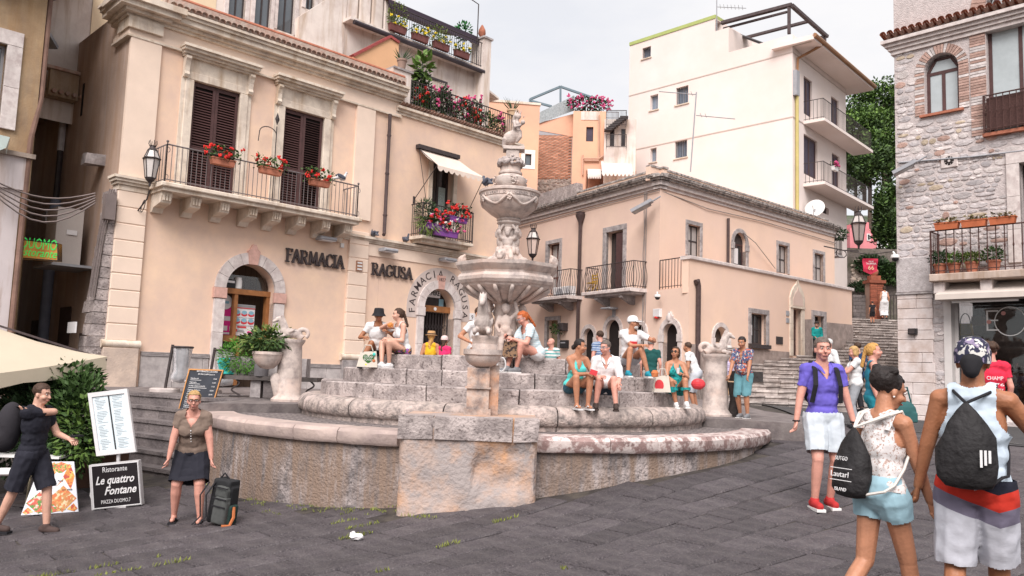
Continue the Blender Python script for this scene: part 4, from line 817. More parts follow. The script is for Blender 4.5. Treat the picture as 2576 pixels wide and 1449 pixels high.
bz = balcony(PKL, 1462, 736, 1586, 728, 673, .8, pk, 24, .12)
balcony(PKL, 1330, 752, 1426, 743, 690, .8, pk, 18, .12)
t0 = fsd.t(1663, 700) ; rail(fsd, -1.55, -.1, lz - .98, lz + .1, .0, 9, pk, IRON, False, r=.013)
BP = MATS['brown_pipe']
q = MB(); tp = PKL.t(1459, 600, .12); z0 = PKL.z(1459, 540, .12); q.tube([PKL.p(tp, z0 - .25, .12), PKL.p(tp, 2.1, .12), PKL.p(tp - .1, 1.9, .12), PKL.p(tp - .22, 1.8, .12), PKL.p(tp - .22, .9, .12)], .075, 8); q.lathe([(.08, -.45), (.09, -.35), (.2, -.1), (.22, 0), (.18, .02), (.2, .1), (0, .1)], PKL.p(tp, z0, .12), 10); obj('drainpipe', q, BP, pk, 40)
q = MB(); tp = PKF.t(1757, 760, .1); q.tube([PKF.p(tp - .18, PKF.z(1757, 712), .1), PKF.p(tp - .05, PKF.z(1757, 712) + .06, .1), PKF.p(tp, PKF.z(1757, 720), .1), PKF.p(tp, 1, .1)], .09, 8); obj('drainpipe', q, BP, pk, 40)
q = MB(); tp = PKR.t(1832, 600, .08); q.tube([PKR.p(tp, PKR.z(1832, 551), .08), PKR.p(tp, lz, .08)], .06, 8); obj('drainpipe', q, BP, pk, 40)
CAB = mk('grey_cable', (.32, .27, .25), .7, .2)
q = MB()
for k in range(3): x = PKL.t(1628 - 3 * k, 560); q.tube([PKL.p(x, kz - .3, .04)] + [PKL.p(x + ru(-.05, .05), kz - .3 - (kz - 2.6) * i / 8, .04) for i in range(1, 8)] + [PKL.p(x - .1, 2.8, .06)], .018, 4)
q.tube([PKL.p(tl, kz - .5, .05), PKL.p(-5, kz - .42, .05), PKL.p(0, kz - .4, .06), PKR.p(3, kz - .62, .06), PKR.p(7, kz - .52, .06), PKR.p(tr, kz - .6, .06)], .02, 4)
q.tube([PKR.p(PKR.t(1866, 585), PKR.z(1866, 585), .05), PKR.p(PKR.t(1890, 620), PKR.z(1890, 612), .2), PKR.p(PKR.t(1945, 668), PKR.z(1945, 676), .1)], .02, 4)
one('wall_cables', 'bundle of grey cables running along the cornice and down the pink corner', 'cable', q, CAB)
WHT = mk('white_render', (.81, .71, .67), .9, .04, .8, .08, 40, col2=(.74, .62, .55), amt=.25, sc2=.3, hard=.25)
wc = atY(1994, 300, 40); WL, WR = Frame(wc, -45.5), Frame(wc, 48.5)
wh = thing('white_house', 'tall plain white house with three floors of tiny windows and corner balconies', 'building', (wc.x, wc.y, 4))
ta = WL.t(1582, 250); zt1 = WL.z(1700, 78); tb = WL.t(1800, 60); zp = WL.z(1994, 86); tcx = WL.t(1833, 150)
hs = [WL.rect(*r) for r in ((1616, 122, 1637, 143), (1636, 241, 1655, 274), (1701, 222, 1731, 258), (1636, 374, 1651, 406), (1698, 357, 1728, 394))]
obj('wall', wall(WL, ta, 0, 2, zp, hs[1:], .3), WHT, wh); obj('wall', wall(WL, ta, tb, zp, zt1, hs[:1], .3), WHT, wh); obj('wall', MB().fbox(WL, ta + .01, tb, zp, zt1, -6, -.62), WHT, wh); obj('roof', MB().fbox(WL, ta + .01, tb, zt1 - .05, zt1 - .01, -.61, -.01), WHT, wh); obj('wall', MB().fbox(WL, tb, tcx, zp, zt1 - .75, -6, -.001), WHT, wh)
q = MB(); q.prism([(tcx, zp + .002), (tcx + 1.4, zp + .002), (tcx, zt1 - .8)], WL, -3, -2.5); obj('loggia_roof', q, WHT, wh); q = MB(); q.bar(WL.p(tb, zt1 - .2, -2), WL.p(tcx + 1.8, zp + .2, -1.0), .5, .1); obj('stair_roof', q, IRON, wh)
GRN = mk('yellow_green_trim', (.40, .46, .16), .7, .1, 5, .1); fpart(WL, 'roof_trim', GRN, wh, ta - .02, tb, zt1, zt1 + .2, -1, .04)
for vv in (242, 380): zz = WL.z(1581, vv); fpart(WL, 'floor_band', mk('beige_band', (.55, .45, .4), .9, .05), wh, ta - .01, .0, zz - .03, zz + .03, -.01, .02); fpart(WR, 'floor_band', MATS['beige_band'], wh, 0, WR.t(2130, 300), zz - .03, zz + .03, -.01, .02)  # thin beige band along each floor line
for h in hs:
 window(WL, h, wh, 2, 1, GREYP, mk('blue_grey_glass', (.2, .24, .3), .2, .15), .2, .04, sill=TRIM)
 if h[1] - h[0] > .6:
  q = MB()
  for k in range(7): x = h[0] + (h[1] - h[0]) * (k + .5) / 7; q.tube([WL.p(x, h[2], -.08), WL.p(x, h[3], -.08)], .014, 4)
  obj('window_grille', q, IRON, wh)
trr = WR.t(2128, 300); ze = WR.z(2000, 122)
dd = []
for u0, u1, vt, vb in ((2022, 2043, 192, 292), (2091, 2110, 242, 322), (2022, 2056, 340, 445), (2093, 2112, 383, 470)): a, b = WR.t(u0, (vt + vb) / 2), WR.t(u1, (vt + vb) / 2); dd.append((a, b, WR.z((u0 + u1) / 2, vb), WR.z((u0 + u1) / 2, vt + 6)))
sq = WR.rect(2062, 515, 2085, 542)
obj('wall', wall(WR, 0, trr, 2, ze, dd + [sq], .3), WHT, wh)
q = MB(); q.quad(WR.p(trr, 2), WR.p(trr, ze), WR.p(trr, ze, -8), WR.p(trr, 2, -8)); obj('end_wall', q, WHT, wh)
for h in dd: window(WR, h, wh, 2, 1, BROWNWOOD, mk('dark_shutter_blue', (.06, .045, .07), .6, .2), .1, .12, 'balcony_door')
window(WR, sq, wh, 1, 1, BROWNWOOD, DARKGLASS, .15, .05)
fpart(WR, 'eave', WHT, wh, -.3, trr + 1.2, ze, ze + .25, -1, 1.2); fpart(WR, 'parapet', WHT, wh, 0, trr - .5, ze + .25, zp, -.3, 0)
fpart(WL, 'eave_end', GRN, wh, .002, 1.0, ze + .0, ze + .3, -.05, .03)
obj('gutter', MB().tube([WR.p(-.3, ze + .2, 1.25), WR.p(trr + 1.2, ze + .2, 1.25)], .11, 8), mk('copper_gutter', (.30, .15, .075), .5, .2), wh, 40)
q = MB(); q.tube([WR.p(.9, ze + .1, 1.2), WR.p(.6, ze - .3, .5), WR.p(.45, ze - .5, .1), WR.p(.35, ze - 1.4, .1)], .07, 6); obj('downpipe', q, MATS['copper_gutter'], wh)
q = MB(); q.tube([WR.p(.32, ze - 1.3, .1), WR.p(.32, 6, .1)], .09, 8); obj('downpipe', q, mk('ochre_pipe', (.50, .42, .16), .6, .1), wh)
for vs, vr in (((2021, 305), 240), ((2021, 462), 397)):
 o = 1.0; t0, z = WR.t(vs[0], vs[1], .0) , WR.z(vs[0], vs[1], .0); b = fpart(WR, 'balcony', WHT, wh, t0, trr + 1.2, z - .15, z, -.02, o + .1); rail(WR, t0 + .05, trr + 1.15, z, z + 1.05, o, 40, b, IRON, True, 5, .012)
b = fpart(WR, 'wall_cabinet', GREYP, wh, -.02 + .05, .42, WR.z(2003, 245), WR.z(2003, 183), 0, .2)
for i, (h, s) in enumerate(((dd[0], 0), (dd[2], 0))):
 pass
pg = thing('roof_pergola', 'dark timber pergola on the flat roof of the white house', 'pergola', WL.p(-1, zp)); TB = mk('dark_timber', (.075, .055, .055), .8, .3, 6, .3)
P = lambda u, v, o, F=WL: F.p(*F.at(u, v, o), o)
for nm, pts, w_ in (('post', [P(1985, 85, -.3), P(1985, 18, -.3)], .16), ('post', [WR.p(*WR.at(2075, 150, -.3), -.3), WR.p(*WR.at(2075, 92, -.3), -.3)], .16), ('beam', [P(1992, 12, -.3), P(1815, 58, -.3)], .18), ('beam', [P(1992, 14, -.25), WR.p(*WR.at(2080, 92, -.3), -.3)], .18), ('beam', [P(1980, 30, -.3), P(1820, 72, -.6)], .1), ('beam', [WR.p(*WR.at(2040, 52, -.3), -.3), P(1855, 100, -3)], .14), ('beam', [WR.p(*WR.at(2082, 90, -.3), -.3), WR.p(*WR.at(2020, 104, -3), -3)], .14)):
 q = MB(); q.bar(pts[0], pts[1], w_, w_, (.1, .2, .97)); obj(nm, q, TB, pg)
OR = mk('orange_peach_stucco', (.72, .44, .29), .9, .07, .8, .1, 40, col2=(.66, .36, .26), amt=.3, sc2=.4, hard=.25)
oh = thing('peach_gable_house', 'plain peach house end with one white-framed window behind the statue', 'building', (1.5, 42, 2))
FO = Frame(atY(1354, 400, 42), 8); z1 = FO.z(1340, 264); hw = FO.rect(1321, 387, 1336, 416)
obj('wall', wall(FO, -7, 0, 2, z1, [hw], .2), OR, oh); obj('side', MB().quad(FO.p(0, 2), FO.p(0, z1), FO.p(0, z1, -6), FO.p(0, 2, -6)), OR, oh); casing(FO, hw, .2, .02, oh, WHITEP, 1); fpart(FO, 'window_apron', WHITEP, oh, hw[0] - .2, hw[1] + .2, hw[2] - .2, hw[2] - .002, -.05, .023); window(FO, hw, oh, 1, 1, IRON, SKYGLASS, .1, .05); fpart(FO, 'coping', TRIM, oh, -7, .05, z1, z1 + .12, -.4, .05)
bh = thing('brick_house', 'house with bare brick over rubble and a peach top floor with a roof pergola', 'building', (4, 46, 2))
FB = Frame(atY(1356, 400, 46), -4); e1 = FB.t(1440, 420); e2 = FB.t(1495, 420); e3 = FB.t(1522, 350)
zb0, zb1 = FB.z(1400, 448), FB.z(1400, 340)
BRK = mk('old_brick_pale', (.42, .19, .12), .9, .3, 5, .5, 20, rn=.25, col2=(.5, .38, .3), amt=.3, sc2=6)
obj('brick_backing', MB().fbox(FB, -.3, e1, 2, zb1, -1, -.03), mk('mortar', (.46, .36, .31), .95, .15, 8, .4), bh)
brm = [jit(MB().box((0, 0, 0), (.14, .05, .035)), .008, 20).mesh('brick', BRK) for _ in range(4)]
nb = 0; z = zb0
restb = MB()
while z < zb1 - .05:
 x = -.25 + (.15 if int(z / .085) % 2 else 0)
 while x < e1 - .1:
  if nb < 300: put('brick', random.choice(brm), bh, T(FB.p(x, z, -.03 + ru(-.01, .015))) @ Rz(FB.a))
  else:
   restb.box(FB.p(x, z, -.03 + ru(-.01, .012)), (.14, .05, .035), MX.Rotation(FB.a, 3, 'Z'))
  nb += 1; x += .3
 z += .085
stuff(obj('bricks', restb, BRK, bh))
rb = MB(); RUB = mk('rubble_grey', (.40, .34, .30), .9, .3, 5, .5, 20, rn=.25, col2=(.28, .22, .2), amt=.4, sc2=4)
for _ in range(420):
 x, z = ru(-.3, e2 - .1), ru(zb0 - 3, zb0 - .1); rb.ell(FB.p(x, z, -.03), (ru(.08, .2), .06, ru(.06, .12)), MX.Rotation(FB.a, 3, 'Z') @ MX.Rotation(ru(-.4, .4), 3, 'Y'), 7, 4)
stuff(obj('rubble_stones', rb, RUB, bh))
obj('upper_wall', MB().add([FB.p(-.3, zb1 + .3, .02), FB.p(e1 + .1, zb1 - .1, .02), FB.p(e1 + .1, FB.z(1440, 285), .02), FB.p(-.3, FB.z(1356, 312), .02)], [(0, 1, 2, 3)]), OR, bh)
fpart(FB, 'slate_strip', GREYP, bh, -.3, e1, zb1, zb1 + .3, -.5, .0)
hw = FB.rect(1475, 319, 1493, 355); FB2 = FB.shift(.8)
tw0, tw1 = FB2.t(1442, 300), FB2.t(1525, 300); hw = FB2.rect(1475, 319, 1492, 356); obj('tower_wall', wall(FB2, tw0, tw1, 2, FB2.z(1500, 280), [hw], .3), OR, bh); obj('tower_side', MB().quad(FB2.p(tw0, 2), FB2.p(tw0, FB2.z(1500, 280)), FB2.p(tw0, FB2.z(1500, 280), -4), FB2.p(tw0, 2, -4)), OR, bh)
fpart(FB2, 'white_panel', CWALL, bh, FB2.t(1462, 290), FB2.t(1508, 290), FB2.z(1485, 302), FB2.z(1485, 281), 0, .03); window(FB2, hw, bh, 1, 1, IRON, mk('dark_shutter_blue', (.06, .045, .07), .6, .2), .1, .05)
q = MB()
for pl in ([(1507, 290), (1507, 400)], [(1466, 390), (1466, 440)], [(1466, 399), (1507, 399), (1530, 385), (1550, 372)], [(1470, 404), (1507, 404)]): q.tube([FB2.p(*FB2.at(u, v, .1), .1) for u, v in pl], .05, 5)
obj('pipework', q, mk('peach_pipe', (.55, .33, .24), .7, .1), bh)
obj('right_wall', MB().add([FB2.p(*FB2.at(1525, 452)), FB2.p(*FB2.at(1600, 452)), FB2.p(*FB2.at(1600, 360)), FB2.p(*FB2.at(1525, 385))], [(0, 1, 2, 3)]), OR, bh)
rf = thing('steel_roof_frame', 'blue-grey steel frame over the roof terrace of the brick house', 'frame', FB.p(2, 12)); SB_ = mk('blue_grey_steel', (.13, .18, .21), .5, .1)
PB_ = lambda u, v, o=0: FB.p(*FB.at(u, v, o), o)
for a, b in (((1333, 250), (1410, 218)), ((1410, 218), (1497, 248)), ((1410, 218), (1410, 280)), ((1333, 250), (1333, 265)), ((1333, 253), (1388, 268))): q = MB(); q.bar(PB_(*a), PB_(*b), .12, .12); obj('steel_bar', q, SB_, rf)
rail(FB2, FB2.t(1525, 300), FB2.t(1556, 300), FB2.z(1540, 300), FB2.z(1540, 282), 0, 10, bh, GREYIRON, False)
q = MB(); q.add([PB_(1352, 312, .1), PB_(1445, 278, .1), PB_(1445, 240, .1), PB_(1352, 285, .1)], [(0, 1, 2, 3)]); obj('mesh_fence', q, mk('grey_mesh', (.30, .33, .34), .7, .3, 12, .2), bh)
sh = thing('stair_house', 'white balcony corner with dark outside steps left of the white house', 'building', atY(1550, 380, 44)); F4 = Frame(atY(1526, 350, 44.5), -6)
obj('wall', MB().fbox(F4, F4.t(1520, 350), F4.t(1600, 350), 6, F4.z(1550, 300), -.5, 0), CWALL, sh)
for k in range(9): q = MB(); a = F4.p(*F4.at(1530 + 5 * k, 328 - 4 * k, .3), .3); q.box(a, (.22, .25, .03), MX.Rotation(F4.a, 3, 'Z')); obj('step', q, IRON, sh)
for u in (1535, 1563): h = F4.rect(u, 325, u + 10, 368); window(F4, h, sh, 1, 1, IRON, DARKGLASS, -.03, .05)
rail(F4, F4.t(1525, 370), F4.t(1575, 365), F4.z(1550, 378), F4.z(1550, 345), .5, 16, sh, IRON, False); rail(F4, F4.t(1525, 300), F4.t(1575, 300), F4.z(1550, 323), F4.z(1550, 285), .5, 16, sh, IRON, False)
def cloth_awning(F, u0, v0, u1, v1, o, name, label, dz=1.2):
 t0, t1, z = F.t(u0, v0), F.t(u1, v1), F.z(u0, v0); a = thing(name, label, 'awning', F.p((t0 + t1) / 2, z)); q = MB(); n = 24
 for i in range(n + 1): x = t0 + (t1 - t0) * i / n; q.v += [tuple(F.p(x, z, .02)), tuple(F.p(x, z - dz, o)), tuple(F.p(x, z - dz - (.25 if i % 3 else .12), o + .02))]
 q.f = [(3 * i + k, 3 * i + k + 1, 3 * i + k + 4, 3 * i + k + 3) for i in range(n) for k in range(2)]; obj('canopy', q, mk('pale_awning_cloth', (.68, .60, .56), .9, .06, 3, .05), a)
 q = MB(); q.tube([F.p(t0, z - dz - .6, .02), F.p(t0, z - dz, o)], .02, 4); q.tube([F.p(t1, z - dz - .6, .02), F.p(t1, z - dz, o)], .02, 4); obj('arm', q, IRON, a)
FA2 = FB2.shift(.1)
cloth_awning(FA2, 1512, 405, 1588, 372, 1.6, 'shade_awning', 'large pale awning tucked against the white house wall', 1.0)
cloth_awning(FA2, 1478, 425, 1512, 425, .8, 'shade_awning', 'small pale awning left of the larger one', .5)
obj('under_awning_wall', MB().fbox(FB2, FB2.t(1474, 440), FB2.t(1600, 440), 2, FB2.z(1530, 430), -.3, .05), mk('brown_wall', (.30, .14, .09), .9, .3, 2, .1), bh)  # plain brown wall colour below the awnings
sc_ = atY(2256, 600, 23); SF = Frame(sc_, -47)
sb = thing('stone_shop_house', 'rubble-stone house with arched windows above a shop, at the right edge', 'building', (sc_.x, sc_.y, .7))
sz0, sz1 = .2, SF.z(2253, 104); STE = 5.5
aw1 = (SF.t(2326, 220), SF.t(2412, 220), SF.z(2368, 282), SF.z(2366, 134)); ba = (SF.t(2483, 200), SF.t(2483, 200) + 2.3, SF.z(2483, 338), SF.z(2483, 338) + 4.6)
shp = (SF.t(2390, 900), STE, .75, SF.z(2395, 748)); bdoor = (SF.t(2567, 500), STE, SF.z(2570, 660), SF.z(2570, 410))
MORT = mk('pale_mortar', (.53, .465, .45), .95, .15, 9, .6, 30, bd=.04)
obj('wall', wall(SF, 0, STE, -1, sz1, [(*aw1, 1), (*ba, 1), shp, bdoor], .4), MORT, sb)
obj('side_wall', MB().quad(SF.p(0, -1), SF.p(0, sz1), SF.p(0, sz1, -12), SF.p(0, -1, -12)), MORT, sb)
STN = [mk('rubble_%d' % i, c, .85, .2, 7, .5, 30, rn=.2, col2=c2, amt=.35, sc2=9, bd=.03) for i, (c, c2) in enumerate([((.53, .485, .48), (.40, .355, .35)), ((.63, .57, .55), (.50, .44, .42)), ((.43, .395, .40), (.56, .51, .50)), ((.46, .31, .26), (.38, .24, .2)), ((.52, .43, .33), (.42, .33, .24))])]
def inhole(t, z, m=0): return (aw1[0] - .28 - m < t < aw1[1] + .28 + m and aw1[2] - .1 < z < aw1[3] + .3) or (ba[0] - .42 - m < t < ba[1] and ba[2] - .1 < z < ba[3] + .45) or (shp[0] - .1 - m < t and z < shp[3] + .25) or (t > bdoor[0] - .35 and bdoor[2] - .2 < z < bdoor[3] + .35) or (t < .98 + m and z < SF.z(2262, 738) + .05)
stones = []
z = sz0
while z < sz1 - .42:
 h = random.choice([.09, .13, .17, .22, .26]) * ru(.85, 1.1); t = -.02 + rnd() * .1
 while t < STE:
  w_ = h * ru(.9, 2.6) if rnd() < .8 else h * ru(2.5, 3.6); w_ = min(w_, .55)
  if not inhole(t + w_ / 2, z + h / 2):
   subs = [(t, z, w_, h)] if h < .2 or rnd() < .6 else [(t, z, w_, h * .5), (t, z + h * .5, w_ * .55, h * .5), (t + w_ * .55, z + h * .5, w_ * .45, h * .5)]
   stones += subs
  t += w_
 z += h
stones.sort(key=lambda s: -(s[2] * s[3]) * (1 if s[0] < 3.1 else .05)); reststone = [MB() for _ in STN]
for i, (t, z, w_, h) in enumerate(stones):
 q = MB(); n = 8; c = (t + w_ / 2, z + h / 2); poly = []
 for k in range(n):
  a = 2 * math.pi * (k + .5) / n; cx, cz = math.cos(a), math.sin(a); s = 1 / max(abs(cx), abs(cz)); f = .80 + .2 * min(1, s * .75); r_ = ru(.86, 1.0)
  poly.append((c[0] + cx * s * f * w_ / 2 * r_, c[1] + cz * s * f * h / 2 * r_ - (.04 * (t % 1 - .5) if 1 else 0)))
 d = ru(.008, .024); vs = [SF.p(a, b, -.01) for a, b in poly] + [SF.p(c[0] + (a - c[0]) * .88, c[1] + (b - c[1]) * .84, d + ru(-.006, .006)) for a, b in poly] + [SF.p(c[0], c[1], d + .006)]
 fs = [(k, (k + 1) % n, n + (k + 1) % n, n + k) for k in range(n)] + [(n + k, n + (k + 1) % n, 2 * n) for k in range(n)]
 mi = random.choices(range(5), (5, 3.5, 3, .9, .5))[0]
 if i < 300: obj('stone', q.add(vs, fs), STN[mi], sb)
 else: reststone[mi].add(vs, fs)
for q, m in zip(reststone, STN): stuff(obj('rubble_stones', q, m, sb))
ASH = mk('ashlar_limestone', (.68, .60, .575), .85, .1, 4, .35, 24, rn=.1, col2=(.5, .39, .34), amt=.3, sc2=2)
z = .5; k = 0; zc1 = SF.z(2262, 742)
while z < zc1 - .1:
 h = ru(.26, .36); h = min(h, zc1 - z); cut = ru(.35, .65) if k % 3 != 1 else None
 for a, b in (((0, cut), (cut, .95 + ru(-.03, .05))) if cut else ((0, .95 + ru(-.03, .05)),)): fpart(SF, 'corner_block', ASH, sb, a + .004, b - .004, z + .004, z + h - .004, -.05, .06 + ru(-.004, .006), .012)
 z += h; k += 1
fpart(SF, 'corner_block', STN[0], sb, -.005, .97, zc1 + .05, zc1 + 1.05, -.05, .08, .02); fpart(SF, 'band', GREYSTONE, sb, -.01, 1.0, zc1, zc1 + .045, -.02, .11)
for z0, z1, o in ((sz1 - .42, sz1 - .3, .07), (sz1 - .3, sz1 - .2, .13), (sz1 - .2, sz1 - .1, .2), (sz1 - .1, sz1, .28)): fpart(SF, 'eaves_moulding', WHITESTONE, sb, -o, STE, z0, z1 - .002, -.3, o)
me = MB().lathe([(.075, 0), (.085, .5)], n=8, a0=0, a1=math.pi, m=MX.Rotation(math.radians(90), 3, 'X')).mesh('roof_tile', TERRA, True); me2 = MB().lathe([(.06, 0), (.07, .5)], n=8, a0=math.pi, a1=2 * math.pi, m=MX.Rotation(math.radians(90), 3, 'X')).mesh('roof_tile', TILE, True)
for k in range(26):
 put('roof_tile', me, sb, T(SF.p(-.2 + k * .2, sz1 + .06, -.16)) @ Rz(SF.a) @ MX.Rotation(math.radians(-14), 4, 'X')); put('roof_tile', me2, sb, T(SF.p(-.1 + k * .2, sz1 + .07, -.17)) @ Rz(SF.a) @ MX.Rotation(math.radians(-14), 4, 'X'))
SFB = SF.shift(-.9); t0 = SFB.t(2258, 40); obj('upper_wall', MB().fbox(SFB, 0, STE, sz1, sz1 + 3, -3, 0), STN[1], sb); rail(SF, SF.t(2292, 30, -.1), STE, sz1 + .12, sz1 + 1.2, -.1, 20, sb, IRON, False)
obj('loggia_dark', MB().fbox(SFB, SFB.t(2345, 10), STE, sz1 + .1, sz1 + 3, 0, .04), DARK, sb)
def brickring(F, h, n, wd, o=.035):
 tc, r = (h[0] + h[1]) / 2, (h[1] - h[0]) / 2; zs = h[3] - r
 for q in archring(F, tc, zs, r + .004, r + wd, n, -.02, o, .006): obj('arch_brick', q, STN[3] if rnd() < .7 else STN[1], sb)
brickring(SF, aw1, 22, .25); brickring(SF, ba, 34, .36)
for x0 in (aw1[0] - .26, aw1[1] + .01, ba[0] - .4):
 zz = (aw1 if x0 < 1.9 else ba)[2]; ztop = (aw1 if x0 < 1.9 else ba)[3] - ((aw1[1] - aw1[0]) / 2 if x0 < 1.9 else 1.15); wd = .25 if x0 < 1.9 else .38
 while zz < ztop - .06: fpart(SF, 'jamb_brick', STN[3] if rnd() < .6 else STN[1], sb, x0, x0 + wd, zz + .006, zz + .07, -.02, ru(.02, .035)); zz += .078
CURT = mk('pale_curtained_glass', (.42, .46, .47), .08, .08, 3, 0, spec=.8)
for h, nx in ((aw1, 2), (ba, 3)):
 r = (h[1] - h[0]) / 2; tc = (h[0] + h[1]) / 2; zs = h[3] - r; wn = window(SF, (h[0], h[1], h[2], zs), sb, nx, 1, BROWNWOOD, CURT, .18, .09, 'arched_window')
 for q in archring(SF, tc, zs, r - .09, r - .002, 1, -.23, -.18): obj('arched_head', q, BROWNWOOD, wn)
 obj('pane', MB().prism(arcpts(tc, zs, r - .08, 16), SF, -.215, -.2), CURT, wn)
 if h is ba: q = MB(); x = tc - r + (2 * r) / 3; q.fbox(SF, x - .05, x + .05, zs, zs + r * .8, -.23, -.18); obj('mullion', q, BROWNWOOD, wn); obj('mullion', MB().fbox(SF, tc - r + .06, tc + r, zs - .05 + .5, zs + .05 + .5, -.23, -.185), BROWNWOOD, wn)
fpart(SF, 'sill', TERRA, sb, aw1[0] - .12, aw1[1] + .12, aw1[2] - .07, aw1[2] - .004, -.2, .1); fpart(SF, 'sill', TERRA, sb, ba[0] - .1, STE, ba[2] - .09, ba[2] - .004, -.2, .16)
RUST = mk('rusty_iron', (.075, .035, .03), .75, .3, 12, .3)
rl = rail(SF, ba[0] - .05, ba[1], ba[2], ba[2] + 1.0, .2, 15, sb, RUST, True, 2, .013, 0, diag=True); fpart(SF, 'railing_panel', mk('brown_reed_screen', (.08, .04, .035), .9, .3, 20, .4), rl, ba[0], ba[1], ba[2] + .06, ba[2] + .95, .1, .12)
lzs = SF.z(2430, 398)
q = MB(); q.tube([SF.p(SF.t(2262, 410), SF.z(2262, 410), .04), SF.p(SF.t(2450, 395), SF.z(2450, 395), .05), SF.p(STE, SF.z(2576, 374) - .15, .05)], .025, 5); obj('conduit', q, GREYP, sb)
q = MB(); cx, cz = SF.at(2389, 405); fpart(SF, 'vent_block', WHITESTONE, sb, cx - .22, cx + .22, cz - .2, cz + .2, -.02, .05, .02)
for k in range(8): a = k * math.pi / 4; q = MB(); q.prism([(cx + .04 * math.cos(a - .5), cz + .04 * math.sin(a - .5)), (cx + .13 * math.cos(a - .28), cz + .13 * math.sin(a - .28)), (cx + .13 * math.cos(a + .28), cz + .13 * math.sin(a + .28)), (cx + .04 * math.cos(a + .5), cz + .04 * math.sin(a + .5))], SF, .05, .056); obj('vent_slot', q, DARK, sb)
OB = .75; bs = SF.z(2336, 690, OB); bt = SF.t(2336, 690, OB)
bl = fpart(SF, 'balcony', mk('stained_concrete', (.50, .40, .34), .9, .15, 3, .3, 30, streak=.3), sb, bt, STE, bs - .2, bs, -.02, OB, .02)
for u in (2365, 2483): t = SF.t(u, 720, .5); fpart(SF, 'balcony_beam', WHITESTONE, bl, t - .14, t + .14, bs - .52, bs - .202, -.02, .6, .02)
rail(SF, bt + .04, STE, bs, SF.z(2336, 582, OB), OB - .05, 22, bl, RUST, True, 5, .014, 0, diag=True)
casing(SF, bdoor, .3, .06, sb, WHITESTONE, 3); obj('balcony_door', MB().fbox(SF, bdoor[0], bdoor[1], bdoor[2], bdoor[3], -.35, -.3), DARKGLASS, sb)
fpart(SF, 'shop_beam', mk('dark_stained_beam', (.16, .12, .11), .9, .3, 3, .3), sb, SF.t(2352, 720), STE, shp[3] + .02, bs - .22, -.02, .06)
SW = mk('shop_white_stone', (.62, .58, .56), .6, .06, 3, .1)
fpart(SF, 'shop_jamb', SW, sb, shp[0] - .13, shp[0] + .06, .7, shp[3], -.4, .04)
wn = fpart(SF, 'shop_window', SW, sb, shp[0] + .06, shp[0] + .14, .75, shp[3], -.35, -.25)
obj('pane', MB().fbox(SF, shp[0] + .14, STE, 1.0, shp[3], -.312, -.306), GLASS, wn)
fpart(SF, 'window_base', SW, wn, shp[0] + .06, STE, .4, 1.0, -.4, -.2)
WF = mk('white_vinyl', (.8, .78, .76), .5, .02)
text('E', SF, SF.t(2473, 830, -.3), SF.z(2473, 834, -.3), -.303, .85, 'shop_letter', WF, wn, 'LEFT', .004, bold=-.02)
q = MB(); cx, cz = SF.at(2541, 808, -.3); rr = .36
for i in range(28): a, b = i * math.pi / 14, (i + 1) * math.pi / 14; q.bar(SF.p(cx + rr * math.cos(a), cz + rr * 1.05 * math.sin(a), -.3), SF.p(cx + rr * math.cos(b), cz + rr * 1.05 * math.sin(b), -.3), .02, .01, SF.n)
obj('shop_letter', q, WF, wn)
PKD = mk('pink_dot', (.6, .28, .25), .5, .02)
for u, v in ((2488, 810), (2524, 788)): c = SF.at(u, v, -.3); obj('pink_dot', MB().prism([(c[0] + .055 * math.cos(i * .4), c[1] + .055 * math.sin(i * .4)) for i in range(16)], SF, -.3, -.296), PKD, wn)
obj('shop_interior', MB().fbox(SF, shp[0] - .2, STE, .7, shp[3] + .2, -2.6, -2.5), mk('dark_shop_wall', (.06, .045, .042), .9, .3, 1.5, 0), wn)  # back wall of the shop in a dark base colour
obj('shop_ceiling', MB().fbox(SF, shp[0] - .2, STE, shp[3] + .05, shp[3] + .1, -2.5, -.4), mk('dark_shop_ceiling', (.12, .1, .1), .9, .3, 1.5, 0), wn)  # shop ceiling in a dark base colour
for k, zz in enumerate((1.15, 1.62, 2.08)): fpart(SF, 'shelf', SW, wn, SF.t(2510, 1000, -.5), STE, zz, zz + .035, -.8, -.45)
GOODS = [mk('goods_%d' % i, c, .5, .2, 6, .1) for i, c in enumerate([(.45, .35, .28), (.2, .15, .13), (.5, .5, .5), (.35, .12, .1), (.08, .07, .08)])]
gt = SF.t(2512, 1000, -.5)
for k, zz in enumerate((1.185, 1.655, 2.115)):
 for i in range(9):
  x = gt + .1 + .15 * i; q = MB(); hh = ru(.05, .17); q.lathe([(0, 0), (.05, 0), (.06, hh * .5), (.035, hh * .8), (.045, hh), (0, hh)], SF.p(x, zz, -.62 + ru(-.05, .05)), 8)
  one('trinket', '%s small ornament, %s from the left on the %s shop shelf' % (['tan', 'dark brown', 'grey', 'red', 'black'][(i * 3 + k) % 5], ['first', 'second', 'third', 'fourth', 'fifth', 'sixth', 'seventh', 'eighth', 'ninth'][i], ['lowest', 'middle', 'top'][k]), 'ornament', q, GOODS[(i * 3 + k) % 5], 'ornaments on the shop shelves', 40)
c = SF.at(2425, 845, -.55); cube = fpart(SF, 'display_cube', SW, None, c[0] - .22, c[0] + .3, 1.0, c[1], -.9, -.4); tag(cube, 'white display cube in the shop window under the yellow handbag', 'stand')
YB = mk('yellow_leather', (.62, .36, .03), .5, .1, 6, .15); hb = thing('handbag', 'yellow handbag on a white cube in the shop window', 'handbag', SF.p(c[0], c[1], -.6))
